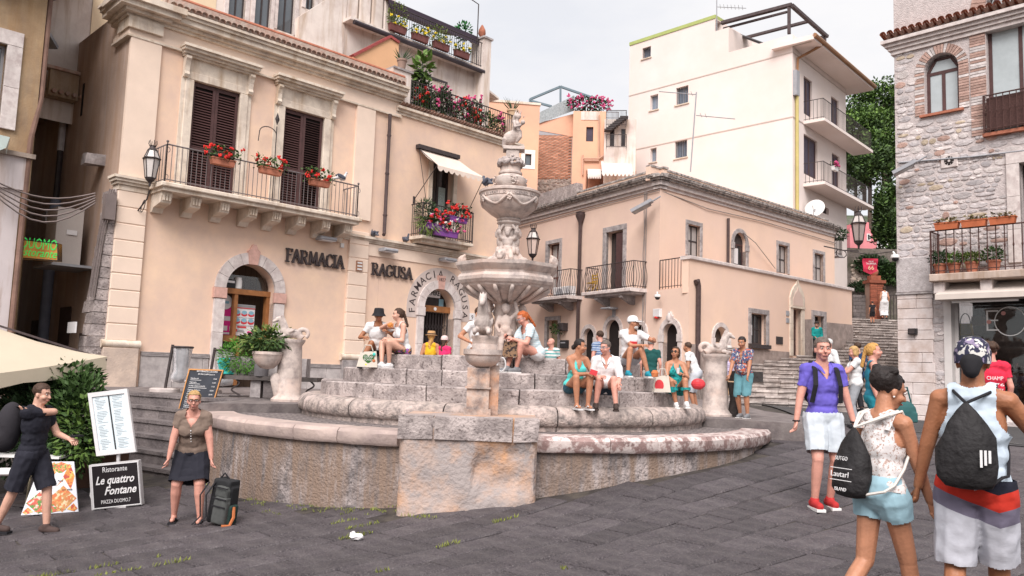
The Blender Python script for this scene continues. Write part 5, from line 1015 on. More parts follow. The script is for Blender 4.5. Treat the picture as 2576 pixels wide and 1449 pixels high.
q = MB(); q.prism([(c[0] - .17, c[1] + .002), (c[0] + .2, c[1] + .002), (c[0] + .16, c[1] + .34), (c[0] - .12, c[1] + .34)], SF, -.72, -.55); obj('bag_body', q, YB, hb); q = MB(); q.tube([SF.p(c[0] + .02 + .13 * math.cos(i * .35), c[1] + .32 + .3 * math.sin(i * .35), -.62) for i in range(10)], .014, 5); obj('bag_handle', q, BROWNWOOD, hb)
hb = thing('handbag', 'dark brown handbag with tall handles hanging behind the yellow one', 'handbag', SF.p(c[0] + .2, c[1] + .3, -.9)); q = MB(); q.prism([(c[0] + .1, c[1] + .3), (c[0] + .42, c[1] + .3), (c[0] + .4, c[1] + .55), (c[0] + .12, c[1] + .55)], SF, -.95, -.8); obj('bag_body', q, mk('brown_leather', (.2, .1, .06), .5, .2), hb); q = MB(); q.tube([SF.p(c[0] + .26 + .1 * math.cos(i * .35), c[1] + .54 + .4 * math.sin(i * .35), -.87) for i in range(10)], .012, 5); obj('bag_handle', q, BROWNWOOD, hb)
AO = .75; t0 = SF.t(2352, 741, AO); za, zb2 = SF.z(2352, 741, AO), SF.z(2352, 752, AO)
sa_ = thing('shop_awning', 'rolled cream awning above the shop window', 'awning', SF.p(t0, za))
q = MB(); q.add([SF.p(t0 + .1, za + .35, .06), SF.p(STE, za + .35, .06), SF.p(STE, za, AO), SF.p(t0, za, AO), SF.p(t0, za - .14, AO + .01), SF.p(STE, za - .14, AO + .01), SF.p(t0, za - .14, .2), SF.p(STE, za - .14, .2)], [(0, 1, 2, 3), (3, 2, 5, 4), (4, 5, 7, 6), (0, 3, 4, 6)]); obj('canopy', q, mk('greige_awning', (.56, .49, .44), .85, .05, 2, .05), sa_)
obj('awning_rod', MB().tube([SF.p(t0 + .35, za - .2, AO - .2), SF.p(t0 + 1.9, za - .2, AO - .2)], .03, 8), WHITEP, sa_)
b = fpart(SF, 'wall_speaker', BLACK, None, *SF.rect(2290, 827, 2311, 841)[:2], SF.z(2300, 842), SF.z(2300, 827), .06, .2, .02); tag(b, 'small dark wall light box on the pale corner blocks of the shop', 'wall light'); obj('grille', MB().fbox(SF, *[x for x in SF.rect(2293, 827, 2308, 841)[:2]], SF.z(2300, 840), SF.z(2300, 829), .2, .206), IRON, b)
LT = PH.t(96, 250)
lh = thing('ochre_house', 'weathered ochre house at the left edge with a pale plastered ground floor', 'building', PH.p(LT - 2, -.5))
OCH = mk('ochre_stucco', (.54, .385, .235), .95, .15, 1.5, .4, 30, col2=(.22, .16, .12), amt=.28, sc2=.8, streak=.4, hard=.2); GRW = mk('pale_grey_plaster', (.62, .55, .545), .9, .06, 1, .15, 40, streak=.15)
lw = (PH.t(-40, 200), PH.t(8, 210), PH.z(10, 325), PH.z(5, 110)); zmid = PH.z(60, 480)
obj('wall', wall(PH, LT - 7, LT, zmid, 11.5, [lw], .3), OCH, lh); obj('lower_wall', MB().fbox(PH, LT - 7, LT - .16, -1.5, zmid, -.3, -.02), GRW, lh); obj('side_wall', MB().quad(PH.p(LT, -1.5), PH.p(LT, 11.5), PH.p(LT, 11.5, -12), PH.p(LT, -1.5, -12)), OCH, lh)
casing(PH, lw, .3, .07, lh, WHITESTONE, 2); window(PH, lw, lh, 2, 2, GREYP, SKYGLASS, .15, .06)
zl_ = PH.z(30, 393); fpart(PH, 'ledge', mk('dirty_ledge', (.3, .24, .2), .95, .3, 4, .4), lh, LT - 7, LT + .03, zl_, zl_ + .1, -.05, .14); fpart(PH, 'ledge', GRW, lh, LT - 7, LT - .05, zmid, zl_, -.05, .05)
q = MB(); q.tube([PH.p(LT + .07, 11.0, -.05), PH.p(LT + .07, 7.4, -.05), PH.p(LT - .08, 6.4, .03), PH.p(LT - .12, -1, .03)], .055, 8); obj('drainpipe', q, mk('rusty_brown_pipe', (.22, .13, .1), .8, .3), lh, 40)
q = MB(); q.add([PH.p(*PH.at(-30, 332, .2), .2), PH.p(*PH.at(25, 345, .2), .2), PH.p(*PH.at(15, 372, .7), .7), PH.p(*PH.at(-30, 390, .7), .7), PH.p(*PH.at(15, 392, .65), .65), PH.p(*PH.at(25, 350, .1), .1)], [(0, 1, 2, 3), (1, 5, 4, 2)]); obj('cover_glass', q, mk('greenish_glass', (.30, .35, .33), .3, .1), lh)  # glass cover of the vent hood on the wall
q = MB(); n = 14
for i in range(n + 1):
 for j in range(4): q.v.append(tuple(PH.p(LT - 6 + 6.5 * i / n, 11.3 - .45 * j - .12 * math.sin(i * 1.7 + j), .2 + .12 * j + .05 * math.sin(i * 2.3))))
q.f = [(4 * i + k, 4 * i + k + 1, 4 * i + k + 5, 4 * i + k + 4) for i in range(n) for k in range(3)]; tp = one('tarpaulin', 'sagging dark green tarpaulin under the eaves of the ochre house', 'tarpaulin', q, mk('dark_green_tarp', (.02, .055, .05), .8, .3, 3, .2))
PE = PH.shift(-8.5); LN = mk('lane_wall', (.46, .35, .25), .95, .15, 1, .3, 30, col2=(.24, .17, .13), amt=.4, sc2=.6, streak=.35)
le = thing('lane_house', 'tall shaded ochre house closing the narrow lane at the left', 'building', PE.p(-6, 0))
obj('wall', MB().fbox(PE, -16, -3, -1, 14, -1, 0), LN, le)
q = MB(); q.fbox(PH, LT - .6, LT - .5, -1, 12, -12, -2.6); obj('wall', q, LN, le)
pz = 9.2; PM = PH.shift(-3.6); t0, t1 = PM.t(122, 230), PM.t(192, 180)
pzz = PM.z(180, 185); zq_ = PM.z(185, 238)
fpart(PM, 'terrace_parapet', LN, le, t0, TL - .03, zq_, pzz, -.2, 0); fpart(PM, 'terrace_coping', TILE, le, t0 - .1, TL - .03, pzz, pzz + .08, -.26, .06)
for k in range(8): q = MB(); q.tube([PM.p(t0 + .1 + k * .17, zq_ - .02, -.1), PM.p(t0 + .1 + k * .17, zq_ - .05, .16)], .06, 6); obj('edge_tile', q, TILE, le)
obj('terrace_floor', MB().fbox(PM, t0, TL - .03, zq_ - .15, zq_ - .002, -5, 0), LN, le)
ev = fpart(PM, 'lane_door', DARK, le, PM.t(118, 460), PM.t(140, 460), PM.z(128, 520), PM.z(128, 385), -4.95 + 0, -4.9)
q = MB(); q.add([PH.p(TL - 2.6, 10.2, -1.0), PH.p(TL + .1, 12.1, -1.0), PH.p(TL + .1, 12.1, -8), PH.p(TL - 2.6, 10.2, -8), PH.p(TL - 2.6, 10.08, -1.0), PH.p(TL + .1, 11.98, -1.0), PH.p(TL + .1, 11.98, -8), PH.p(TL - 2.6, 10.08, -8)], [(0, 1, 2, 3), (7, 6, 5, 4), (0, 4, 5, 1), (0, 3, 7, 4)]); obj('timber_eave', q, TB, le)
for k in range(6): q = MB(); q.bar(PH.p(TL - 2.5, 10.02, -1.2 - k * 1.1), PH.p(TL + .05, 11.85, -1.2 - k * 1.1), .1, .14); obj('rafter', q, TB, le)
q = MB(); a = PS; o_ = .12
SD = Frame(PH.p(TL, 0), 135)                  # plane of the pharmacy side wall, t runs into the lane
sp = lambda t, z, o=.12: PH.p(TL - o, z, -t)
q.tube([sp(4.4, 10.0), sp(4.4, 7.3)], .09, 8); obj('lane_pipe', q, mk('pale_pipe', (.45, .42, .42), .6, .3, 3), ph, 40)
q = MB(); q.tube([sp(4.4, 7.3), sp(4.4, 5.9)], .08, 8); obj('lane_pipe', q, IRON, ph); q = MB(); q.tube([sp(4.4, 5.9), sp(4.4, -.5)], .14, 10); obj('lane_pipe', q, mk('blue_grey_pipe', (.22, .24, .31), .5, .15, 4), ph, 40)
for t, z, dz, w_ in ((3.2, 8.1, .9, .12),): q = MB(); q.fbox(PH, TL - .015, TL + .01, z, z + dz, -t - w_, -t); obj('slit_window', q, DARK, ph)
for t, z in ((1.2, 6.5), (4.0, 5.35)): q = MB(); q.box(sp(t, z, .22), (.24, .16, .14), MX.Rotation(PH.a, 3, 'Z')); obj('stone_bracket', jit(q, .05, 5), GREYSTONE, ph)
for t, z0, z1, w_ in ((2.6, .2, 2.9, .9), (5.2, .2, 2.6, .8), (1.3, .8, 2.2, .5)): obj('lane_doorway', MB().fbox(PH, TL - .02, TL + .02, z0, z1, -t - w_, -t), mk('lane_dark', (.09, .06, .05), .9, .2), ph)
for k in range(22):
 zz = -.3 + k * .27; bt_ = .55 * (1 - k / 24)
 w_ = ru(.5, .8); q = MB(); q.add([PH.p(TL - bt_ - .02, zz, .02), PH.p(TL - bt_ - .02, zz, -w_), PH.p(TL + .1, zz, -w_), PH.p(TL + .1, zz, .02), PH.p(TL - bt_ * .96 - .02, zz + .255, .02), PH.p(TL - bt_ * .96 - .02, zz + .255, -w_), PH.p(TL + .1, zz + .255, -w_), PH.p(TL + .1, zz + .255, .02)], [(3, 2, 1, 0), (4, 5, 6, 7), (0, 1, 5, 4), (0, 4, 7, 3), (1, 2, 6, 5)])
 obj('corner_stone', jit(q, .05, 3.1), STONE, ph)
obj('lane_plaque', MB().fbox(PH, TL - .62, TL - .585, PH.z(215, 838), PH.z(215, 810), -.75, -.2), PWH, ph)
fo = thing('fountain', 'tall baroque marble fountain on round stone steps in the middle of the square', 'fountain', FC)
def arcblock(r0, r1, a0, a1, z0, z1, b=.02, n=4):
 q = MB(); prof = [(r0, z0), (r1, z0), (r1, z1 - b), (r1 - b, z1), (r0, z1)]; m = len(prof)
 for i in range(n + 1):
  a = a0 + (a1 - a0) * i / n
  for r, z in prof: q.v.append((FC.x + r * math.cos(a), FC.y + r * math.sin(a), z))
 q.f = [(i * m + k, i * m + (k + 1) % m, (i + 1) * m + (k + 1) % m, (i + 1) * m + k) for i in range(n) for k in range(m)] + [tuple(range(m - 1, -1, -1)), tuple(range(n * m, n * m + m))]
 return q
def course(name, r0, r1, z0, z1, seg, mat, a0=0, a1=2 * math.pi, b=.02, ja=.012, parent=fo):
 a = a0
 while a < a1 - .02:
  d = seg * ru(.7, 1.35)
  if a + d > a1 - seg * .4: d = a1 - a
  g = .011 / r1; q = arcblock(r0, r1 + ru(-.012, .012), a + g, a + d - g, z0, z1 + ru(-.008, .006), b); obj(name, jit(q, ja, 4), mat, parent); a += d
course('step_block', 1.5, 2.42, 1.585, 1.82, .36, STONE)
course('step_block', 1.9, 2.82, 1.36, 1.59, .28, STONE)
course('step_block', 2.3, 3.18, 1.135, 1.365, .25, STONE)
obj('step_core', MB().lathe([(3.0, .5), (3.0, 1.1), (2.6, 1.1), (2.6, 1.34), (2.2, 1.34), (2.2, 1.56), (0, 1.56)], FC, 48), STONE, fo)
obj('step_floor', MB().lathe([(1.52, 1.60), (1.52, 1.8), (0, 1.8)], FC, 48), STONE, fo)
TOR = mk('torus_stone', (.45, .37, .33), .85, .18, 5, .6, 30, col2=(.56, .45, .41), amt=.42, sc2=2.2, col3=(.2, .17, .16), amt3=.4, sc3=9, bd=.04)
for k in range(14):
 a0, a1 = 2 * math.pi * k / 14 + .002, 2 * math.pi * (k + 1) / 14 - .002
 q = MB(); prof = [(2.9, .7), (3.48, .7), (3.48, .86), (3.53, .89), (3.55, .96), (3.54, 1.04), (3.49, 1.105), (3.4, 1.14), (2.9, 1.14)]
 q.lathe(prof, FC, 8, a0=a0, a1=a1); obj('torus_moulding', jit(q, .02, 5), TOR, fo, 50)
def rw(a): return 4.5 + .42 * max(0, min(1, (a - math.radians(196)) / math.radians(-0.1) if 0 else (math.radians(255) - (2 * math.pi + a if a < 0 else a)) / math.radians(55))) if (a if a > 0 else a + 2 * math.pi) < math.radians(255) else 4.5
A0, A1 = math.radians(199), math.radians(341)
n = 60; q = MB()
for i in range(n + 1):
 a = A0 + (A1 - A0) * i / n; r = rw(a)
 for rr, z in ((r + .02, -1.2), (r, .63), (r - .35, .63)): q.v.append((FC.x + rr * math.cos(a), FC.y + rr * math.sin(a), z))
q.f = [(3 * i + k, 3 * (i + 1) + k, 3 * (i + 1) + k + 1, 3 * i + k + 1) for i in range(n) for k in range(2)]
RW_ = mk('stained_render_wall', (.41, .35, .335), .9, .24, 3, .8, 30, col2=(.16, .14, .138), amt=.52, sc2=2.2, col3=(.10, .085, .08), amt3=.24, sc3=16, bd=.03, streak=.5, hard=.07)
big = MB(); big.v = list(q.v); big.f = list(q.f); obj('retaining_wall', big, RW_, fo, 40)
TILES = mk('terrace_tiles', (.23, .195, .185), .8, .15, 4, .2, 30, pre=lambda t, l, v, k, mix, ramp: (lambda c: (l(v, c.inputs['Vector']), setattr(c.inputs['Scale'], 'default_value', 7.5), mix(c.outputs[1], k, (.10, .085, .085)))[2])(N(t, 'ShaderNodeTexChecker')))
q = MB()
for i in range(n + 1):
 a = A0 + (A1 - A0) * i / n
 for rr in (3.3, rw(a) - .3): q.v.append((FC.x + rr * math.cos(a), FC.y + rr * math.sin(a), .8))
q.f = [(2 * i, 2 * i + 1, 2 * i + 3, 2 * i + 2) for i in range(n)]; obj('terrace', q, TILES, fo)
CAPL = mk('pink_cap_stone', (.46, .36, .32), .8, .15, 4, .4, 24, col2=(.36, .28, .26), amt=.4, sc2=3, rn=.12); CAPR = mk('red_streaked_marble', (.30, .20, .185), .7, .25, 5, .4, 24, col2=(.62, .53, .50), amt=.5, sc2=8, hard=.05, rn=.1)
pierL, pierR = math.radians(254), math.radians(275.5)
def caps(a0, a1, seg, mat):
 a = a0
 while a < a1 - .01:
  d = min(seg * ru(.75, 1.2), a1 - a); d = a1 - a if a1 - a - d < .05 else d; r = rw(a + d / 2)
  prof = [(r - .36, .62), (r + .06, .62), (r + .09, .66), (r + .09, .77), (r + .05, .815), (r - .36, .82)]
  q = MB(); ns = 4; m = len(prof)
  for i in range(ns + 1):
   aa = a + .0012 + (d - .0024) * i / ns; dr = rw(aa) - r
   q.v += [(FC.x + (x + dr) * math.cos(aa), FC.y + (x + dr) * math.sin(aa), z) for x, z in prof]
  q.f = [(i * m + k, i * m + (k + 1) % m, (i + 1) * m + (k + 1) % m, (i + 1) * m + k) for i in range(ns) for k in range(m)] + [tuple(range(m - 1, -1, -1)), tuple(range(ns * m, ns * m + m))]
  obj('cap_stone', jit(q, .01, 4), mat, fo, 40); a += d
caps(A0, pierL, .2, CAPL); caps(pierR, A1, .19, CAPR)
PIER = mk('eroded_pier', (.47, .34, .275), .9, .2, 2.5, .6, 22, col2=(.55, .31, .18), amt=.5, sc2=.8, col3=(.36, .31, .295), amt3=.46, sc3=1.9, bd=.035, hard=.09)
q = MB(); nx, nz = 24, 18; x0, x1, yf, yb = -1.3, .37, 9.93, 11.4; zt, zb_ = 1.02, -.6
def pp(s, z):                                  # outline: left side, rounded corners, front, right side
 w_ = x1 - x0; rr = .12; L1 = yb - yf
 if s < .25: return (x0, yb - (L1 - rr) * s / .25)
 if s < .3: a = (s - .25) / .05 * math.pi / 2; return (x0 + rr - rr * math.cos(a), yf + rr - rr * math.sin(a))
 if s < .7: return (x0 + rr + (w_ - 2 * rr) * (s - .3) / .4, yf)
 if s < .75: a = (s - .7) / .05 * math.pi / 2; return (x1 - rr + rr * math.sin(a), yf + rr - rr * math.cos(a))
 return (x1, yf + rr + (L1 - rr) * (s - .75) / .25)
ss = [i / 12 * .25 for i in range(12)] + [.25 + .05 * i / 4 for i in range(4)] + [.3 + .4 * i / 34 for i in range(34)] + [.7 + .05 * i / 4 for i in range(4)] + [.75 + .25 * i / 12 for i in range(13)]
m = len(ss)
for j in range(nz + 1):
 z = zb_ + (zt - zb_) * j / nz
 for s in ss:
  x, y = pp(s, z); c = V((x, y, z)); d = .035 * NZ.noise(c * 2.3) + .02 * NZ.noise(c * 7); hole = 0
  e = ((x - .0) / .42) ** 2 + ((z - .42) / .3) ** 2
  if y < yf + .01 and e < 1: hole = .07 + .05 * NZ.noise(c * 9)
  q.v.append((x, y + d + hole, z))
q.f = [(j * m + i, j * m + i + 1, (j + 1) * m + i + 1, (j + 1) * m + i) for j in range(nz) for i in range(m - 1)]
q.add([V(p) for p in q.v[nz * m:(nz + 1) * m]], [tuple(range(m))]); obj('front_pier', q, PIER, fo, 60)
for a, b in ((-1.31, -.9), (-.88, .06), (.08, .38)):
 q = MB(); q.box(((a + b) / 2, 10.05, .9), ((b - a) / 2, .14, .135)); obj('pier_stone', jit(q, .02, 5), STONE, fo)
ZC = lambda v, dep=14.75: 1.6 + (934 - v) * dep / FOC
def lat(name, prof, mat=STATUE, n=32, fn=None, rot=0, sm=35): return obj(name, MB().lathe(prof, FC, n, fn=fn, rot=rot), mat, fo, sm)
lat('central_pillar', [(.3, 1.8), (.3, 1.95), (.2, 2.0), (.2, 2.9), (.3, 2.95)])
octr = math.pi / 8 - .06
lat('lower_basin', [(.2, 2.8), (.34, 2.86), (.6, 2.98), (.82, 3.1), (.84, 3.13), (.88, 3.15), (.92, 3.2), (.925, 3.26), (.89, 3.31), (.86, 3.32), (.87, 3.36), (.9, 3.38), (.97, 3.46), (.98, 3.52), (.9, 3.52), (.86, 3.42), (.3, 3.4)], n=8, rot=octr, sm=25)
for k in range(16):
 a = octr + 2 * math.pi * (k + .5) / 16; q = MB(); q.tube([(FC.x + r * math.cos(a), FC.y + r * math.sin(a), z) for r, z in ((.3, 2.83), (.5, 2.91), (.7, 3.02), (.8, 3.09))], [.02, .035, .045, .03], 6); obj('basin_flute', q, STATUE, fo, True)
lat('figure_core', [(.3, 3.4), (.26, 3.6), (.17, 3.8), (.15, 4.2), (.2, 4.3)])
lat('collar', [(.18, 4.26), (.22, 4.3), (.2, 4.33), (.23, 4.36), (.2, 4.39)])
def bowlfn(r, z, a): return r
lat('upper_bowl', [(.17, 4.36), (.22, 4.39), (.35, 4.47), (.47, 4.57), (.53, 4.67), (.535, 4.73), (.53, 4.74), (.545, 4.75), (.545, 4.82), (.57, 4.84), (.57, 4.88), (.53, 4.9), (.46, 4.84), (.2, 4.84)], n=40)
INS = mk('carved_inscription', (.16, .13, .125), .9, .1)
txt = 'ALLA GIVRATI D VINCENZO SPVCHES'
bi = None
for i, ch in enumerate(txt):
 if ch == ' ': continue
 a = -math.pi / 2 + (i - len(txt) / 2 + .5) * .084; fr = Frame((FC.x + .546 * math.cos(a), FC.y + .546 * math.sin(a)), math.degrees(a) + 90); text(ch, fr, 0, 4.757, .001, .062, 'inscription', INS, fo, 'CENTER', .003)
for k in range(6):
 a = -math.pi / 2 + k * math.pi / 3; c = V((FC.x + .54 * math.cos(a), FC.y + .54 * math.sin(a), 4.68)); q = MB()
 for j in range(5): q.ell(c + V((-math.sin(a) * .03 * math.cos(j * 1.257), math.cos(a) * .03 * math.cos(j * 1.257), .03 * math.sin(j * 1.257))), .022, None, 6, 5)
 q.ell(c + V((math.cos(a), math.sin(a), 0)) * .012, .018, None, 6, 5); obj('rosette', q, STATUE, fo, True)
 q = MB(); pts = []
 for j in range(13):
  f = j / 12; aa = a + math.pi / 3 * f; dz = .06 - .3 * math.sin(math.pi * f) * .55; zz = 4.7 + dz; rr = .55 - max(0, (4.68 - zz)) * .95; pts.append((FC.x + rr * math.cos(aa), FC.y + rr * math.sin(aa), zz))
 q.tube(pts, [.018 + .012 * math.sin(math.pi * j / 12) for j in range(13)], 6); obj('garland', q, STATUE, fo, True)
lat('urn', [(.19, 4.84), (.19, 4.89), (.22, 4.92), (.28, 5.0), (.3, 5.08), (.29, 5.14), (.23, 5.18), (.2, 5.2), (.22, 5.22), (.22, 5.25), (.19, 5.27), (.18, 5.36), (.22, 5.4), (.1, 5.4)], n=28)
for k in range(4):
 a = -math.pi / 2 + k * math.pi / 2 + .25; q = MB(); c = V((FC.x + .3 * math.cos(a), FC.y + .3 * math.sin(a), 5.06))
 for j in range(16): q.ell(c + V((-math.sin(a), math.cos(a), 0)) * ru(-.08, .08) + V((0, 0, ru(-.1, .09))), ru(.012, .024), None, 6, 4)
 obj('urn_relief', q, STATUE, fo, True)
q = MB()
for k in range(90):
 a = ru(0, 6.28); zz = ru(5.38, 5.5); rr = .24 - abs(zz - 5.42) * .6; q.ell((FC.x + rr * math.cos(a), FC.y + rr * math.sin(a), zz), ru(.022, .042), None, 7, 5)
for k in range(26): a = ru(0, 6.28); rr = ru(0, .14); q.ell((FC.x + rr * math.cos(a) - .03, FC.y + rr * math.sin(a), 5.5 + ru(0, .08)), ru(.02, .035), None, 6, 4)
obj('fruit_crown', fuse(q, .01, 1), mk('dark_carved_marble', (.40, .34, .32), .8, .25, 12, .4, 40), fo, True)
obj('statue_plinth', jit(MB().box((FC.x + .03, FC.y, 5.62), (.12, .11, .1)), .01, 8), STATUE, fo); obj('statue_slab', jit(MB().box((FC.x + .05, FC.y, 5.70), (.2, .14, .03)), .012, 8), STATUE, fo)
def loc(c, ang, s=1):                           # local frame: x forward, y left, z up
 M = T(V(c)) @ Rz(ang) @ MX.Scale(s, 4); return lambda x, y, z: M @ V((x, y, z))
def figure(kind, c, ang, s=1, vox=.012):
 P = loc(c, ang, s); q = MB(); C = lambda a, b, ra, rb: q.cap(P(*a), P(*b), ra * s, rb * s, 10); E = lambda a, r: q.ell(P(*a), [x * s for x in r] if isinstance(r, tuple) else r * s, MX.Rotation(ang, 3, 'Z'), 12, 8)
 if kind == 'atlas':                         # bearded man holding the bowl above his head, seated on scrolls (height 1)
  E((.02, 0, .56), (.09, .12, .14)); E((.03, 0, .4), (.08, .1, .1)); E((.05, .045, .6), (.06, .06, .045)); E((.05, -.045, .6), (.06, .06, .045))
  E((.07, 0, .76), (.07, .062, .085)); E((.11, 0, .71), (.04, .045, .06)); E((.14, 0, .76), (.02, .014, .025)); E((.05, 0, .82), (.08, .085, .05))
  for sg in (-1, 1): C((.02, .13 * sg, .63), (.03, .2 * sg, .76), .045, .04); C((.03, .2 * sg, .76), (.05, .1 * sg, .9), .038, .03); C((.04, .06 * sg, .34), (.16, .09 * sg, .2), .07, .055); C((.16, .09 * sg, .2), (.13, .1 * sg, .03), .05, .04); E((.06, .18 * sg, .12), (.06, .06, .07)); E((.0, .2 * sg, .36), (.05, .06, .09))
 elif kind == 'putto':                       # standing boy, one arm up (height 1)
  E((.02, 0, .6), (.08, .11, .13)); E((.03, 0, .48), (.08, .095, .09)); E((.05, 0, .82), (.075, .07, .08)); E((.1, 0, .8), (.03, .03, .03)); E((.03, 0, .86), (.085, .085, .07))
  C((0, .11, .68), (.04, .2, .78), .04, .035); C((.04, .2, .78), (.05, .15, .95), .035, .03); C((0, -.11, .68), (.05, -.16, .52), .04, .033); C((.05, -.16, .52), (.1, -.1, .42), .032, .027)
  for sg in (-1, 1): C((.02, .055 * sg, .44), (.05, .065 * sg, .24), .065, .05); C((.05, .065 * sg, .24), (.02, .07 * sg, .03), .047, .035); C((.02, .07 * sg, .02), (.09, .08 * sg, .02), .03, .025)
  C((.0, .1, .45), (.08, -.1, .38), .04, .03)
 elif kind == 'horse':                       # sea horse lying down, tail coiled behind (length .72)
  E((.05, 0, .12), (.15, .1, .1)); E((-.08, 0, .11), (.13, .085, .085)); E((.14, 0, .16), (.09, .085, .12))
  C((.14, 0, .2), (.21, 0, .34), .075, .055); C((.21, 0, .34), (.24, 0, .4), .055, .05); C((.24, 0, .4), (.35, 0, .345), .048, .03); E((.36, 0, .338), (.03, .03, .027)); E((.27, 0, .395), (.06, .042, .045))
  for sg in (-1, 1): C((.22, .03 * sg, .43), (.215, .035 * sg, .47), .014, .006); C((.13, .07 * sg, .06), (.26, .08 * sg, .05), .035, .03); C((.26, .08 * sg, .05), (.2, .085 * sg, .02), .028, .022); E((.28, .08 * sg, .03), (.04, .025, .022))
  for k in range(7): f = k / 6; E((.13 + .09 * f - .03, 0, .25 + .2 * f), (.03, .016, .03))
  pts = [(-.12 - .0 * 1, 0, .1)]
  for k in range(20): a = -1.3 + k * .30; pts.append((-.22 + .095 * math.cos(a - .3), 0, .115 + .085 * math.sin(a - .3)))
  q.tube([P(*p) for p in [(-.1, 0, .1), (-.17, .0, .05)] + pts[1:]], [x * s for x in [.075, .07] + [.062 - .0013 * k for k in range(20)]], 10)
  C((.02, .085, .14), (-.08, .1, .2), .03, .012); C((.02, -.085, .14), (-.08, -.1, .2), .03, .012)
 elif kind == 'head':                        # grotesque head with curls
  E((0, 0, .5), (.36, .33, .45)); E((.22, 0, .25), (.2, .24, .22)); E((.36, 0, .5), (.09, .07, .14)); E((.3, 0, .3), (.12, .14, .05)); E((.26, .13, .68), (.12, .1, .06)); E((.26, -.13, .68), (.12, .1, .06))
  for k in range(14): a = k * .45; E((-.1 + .1 * math.cos(k), .3 * math.cos(a), .6 + .33 * math.sin(a)), .12)
 elif kind == 'shell':
  for k in range(7): a = -.9 + k * .3; C((0, 0, .05), (-.1, .55 * math.sin(a), .6 * math.cos(a)), .06, .09)
  E((.05, 0, .2), (.25, .4, .22))
 elif kind == 'centaur':                     # crowned woman, two hooves, orb and sceptre (height .7)
  E((-.06, 0, .2), (.15, .1, .13)); E((.02, 0, .24), (.11, .09, .12)); E((.05, 0, .38), (.065, .085, .12)); E((.07, 0, .45), (.06, .085, .06)); E((.1, .04, .43), .038); E((.1, -.04, .43), .038)
  C((.06, 0, .5), (.08, 0, .56), .034, .03); E((.09, 0, .6), (.055, .05, .065)); E((.135, 0, .595), (.018, .014, .02)); E((.06, 0, .61), (.06, .06, .065)); C((.02, 0, .6), (-.01, 0, .5), .04, .03)
  for sg in (-1, 1): C((-.14, .05 * sg, .16), (-.17, .055 * sg, .06), .06, .035); C((-.17, .055 * sg, .06), (-.13, .055 * sg, -.05), .033, .028)
  C((.06, -.1, .47), (.1, -.13, .36), .03, .027); C((.1, -.13, .36), (.21, -.08, .4), .026, .02); E((.23, -.08, .44), .045); C((.06, .1, .47), (.03, .14, .37), .03, .027); C((.03, .14, .37), (.09, .14, .3), .025, .02)
  C((.12, .0, .3), (.14, 0, .2), .05, .04); C((.14, 0, .2), (.08, 0, .12), .04, .03)
  for k in range(7): a = k * .9; C((.085 + .05 * math.cos(a), .05 * math.sin(a), .655), (.085 + .062 * math.cos(a), .062 * math.sin(a), .71), .012, .006)
  C((.235, -.08, .48), (.25, -.08, .57), .006, .006); C((.232, -.08, .545), (.268, -.08, .545), .006, .006); C((.25, -.06, .545), (.25, -.1, .545), .006, .006)
 return fuse(q, vox, 2)
for k in range(4):
 a = -math.pi / 2 + k * math.pi / 2 - .06; obj('atlas_figure', figure('atlas', FC + V((.12 * math.cos(a), .12 * math.sin(a), 3.47)), a, .86, .013), STATUE, fo, True)
 a = -math.pi / 2 + k * math.pi / 2 + .02; obj('putto_figure', figure('putto', FC + V((.26 * math.cos(a), .26 * math.sin(a), 1.86)), a, 1.03, .014), STATUE, fo, True)
 a = octr + k * math.pi / 2 - math.pi / 8 * 0 + math.pi / 4 * 0; 
 for da, kd, s_, rr in ((math.pi / 8 * 0, 'head', .22, .84),): obj('grotesque_head', figure(kd, FC + V((rr * math.cos(a - math.pi / 4 + .3), rr * math.sin(a - math.pi / 4 + .3), 3.5)), a - math.pi / 4 + .3, s_, .014), STATUE, fo, True)
for a in (-2.05, -1.05, .5, 2.1): obj('shell_ornament', figure('shell', FC + V((.6 * math.cos(a), .6 * math.sin(a), 3.46)), a, .24, .014), STATUE, fo, True)
obj('centaur_statue', figure('centaur', FC + V((.03, 0, 5.72)), math.radians(-28), 1.0, .008), STATUE, fo, True)
HS = figure('horse', (0, 0, 0), 0, 1.0, .009).mesh('sea_horse', STATUE, True)
def pedestal(name, label, x, y, z, ang, col=True):
 p = thing(name, label, 'pedestal', (x, y, z), 'sea-horse pedestals around the fountain'); c = V((x, y, z))
 if col:
  q = MB(); q.lathe([(.3, -.02), (.3, .03), (.26, .06), (.225, .12), (.215, .5), (.2, .9), (.2, .98), (.24, 1.04), (.25, 1.07), (.25, 1.1), (0, 1.1)], c, 28); obj('column', jit(q, .01, 5), STATUE, p, 40); put('sea_horse', HS, p, T(c + V((0, 0, 1.1))) @ Rz(ang) @ MX.Scale(.92, 4))
 return p
pl = pedestal('horse_pedestal', 'round stone pedestal with a sea horse facing left, beside the planted bowl', -3.95, 14.75, .95, math.pi + .1)
c = V((-4.3, 14.55, 1.5)); q = MB(); q.lathe([(0, 0), (.12, .02), (.2, .1), (.25, .2), (.26, .25), (.27, .26), (.27, .31), (.24, .31), (.22, .24), (0, .22)], c, 24); obj('stone_bowl', q, STATUE, pl, 40)
q = MB(); q.cap(V((-4.15, 14.62, 1.35)), V((-4.05, 14.7, .98)), .1, .12, 10); obj('scroll_bracket', jit(q, .02, 6), STATUE, pl, True)
prr = pedestal('horse_pedestal', 'round stone pedestal with a sea horse facing right, beside the boy', 3.72, 14.75, .94, .05)
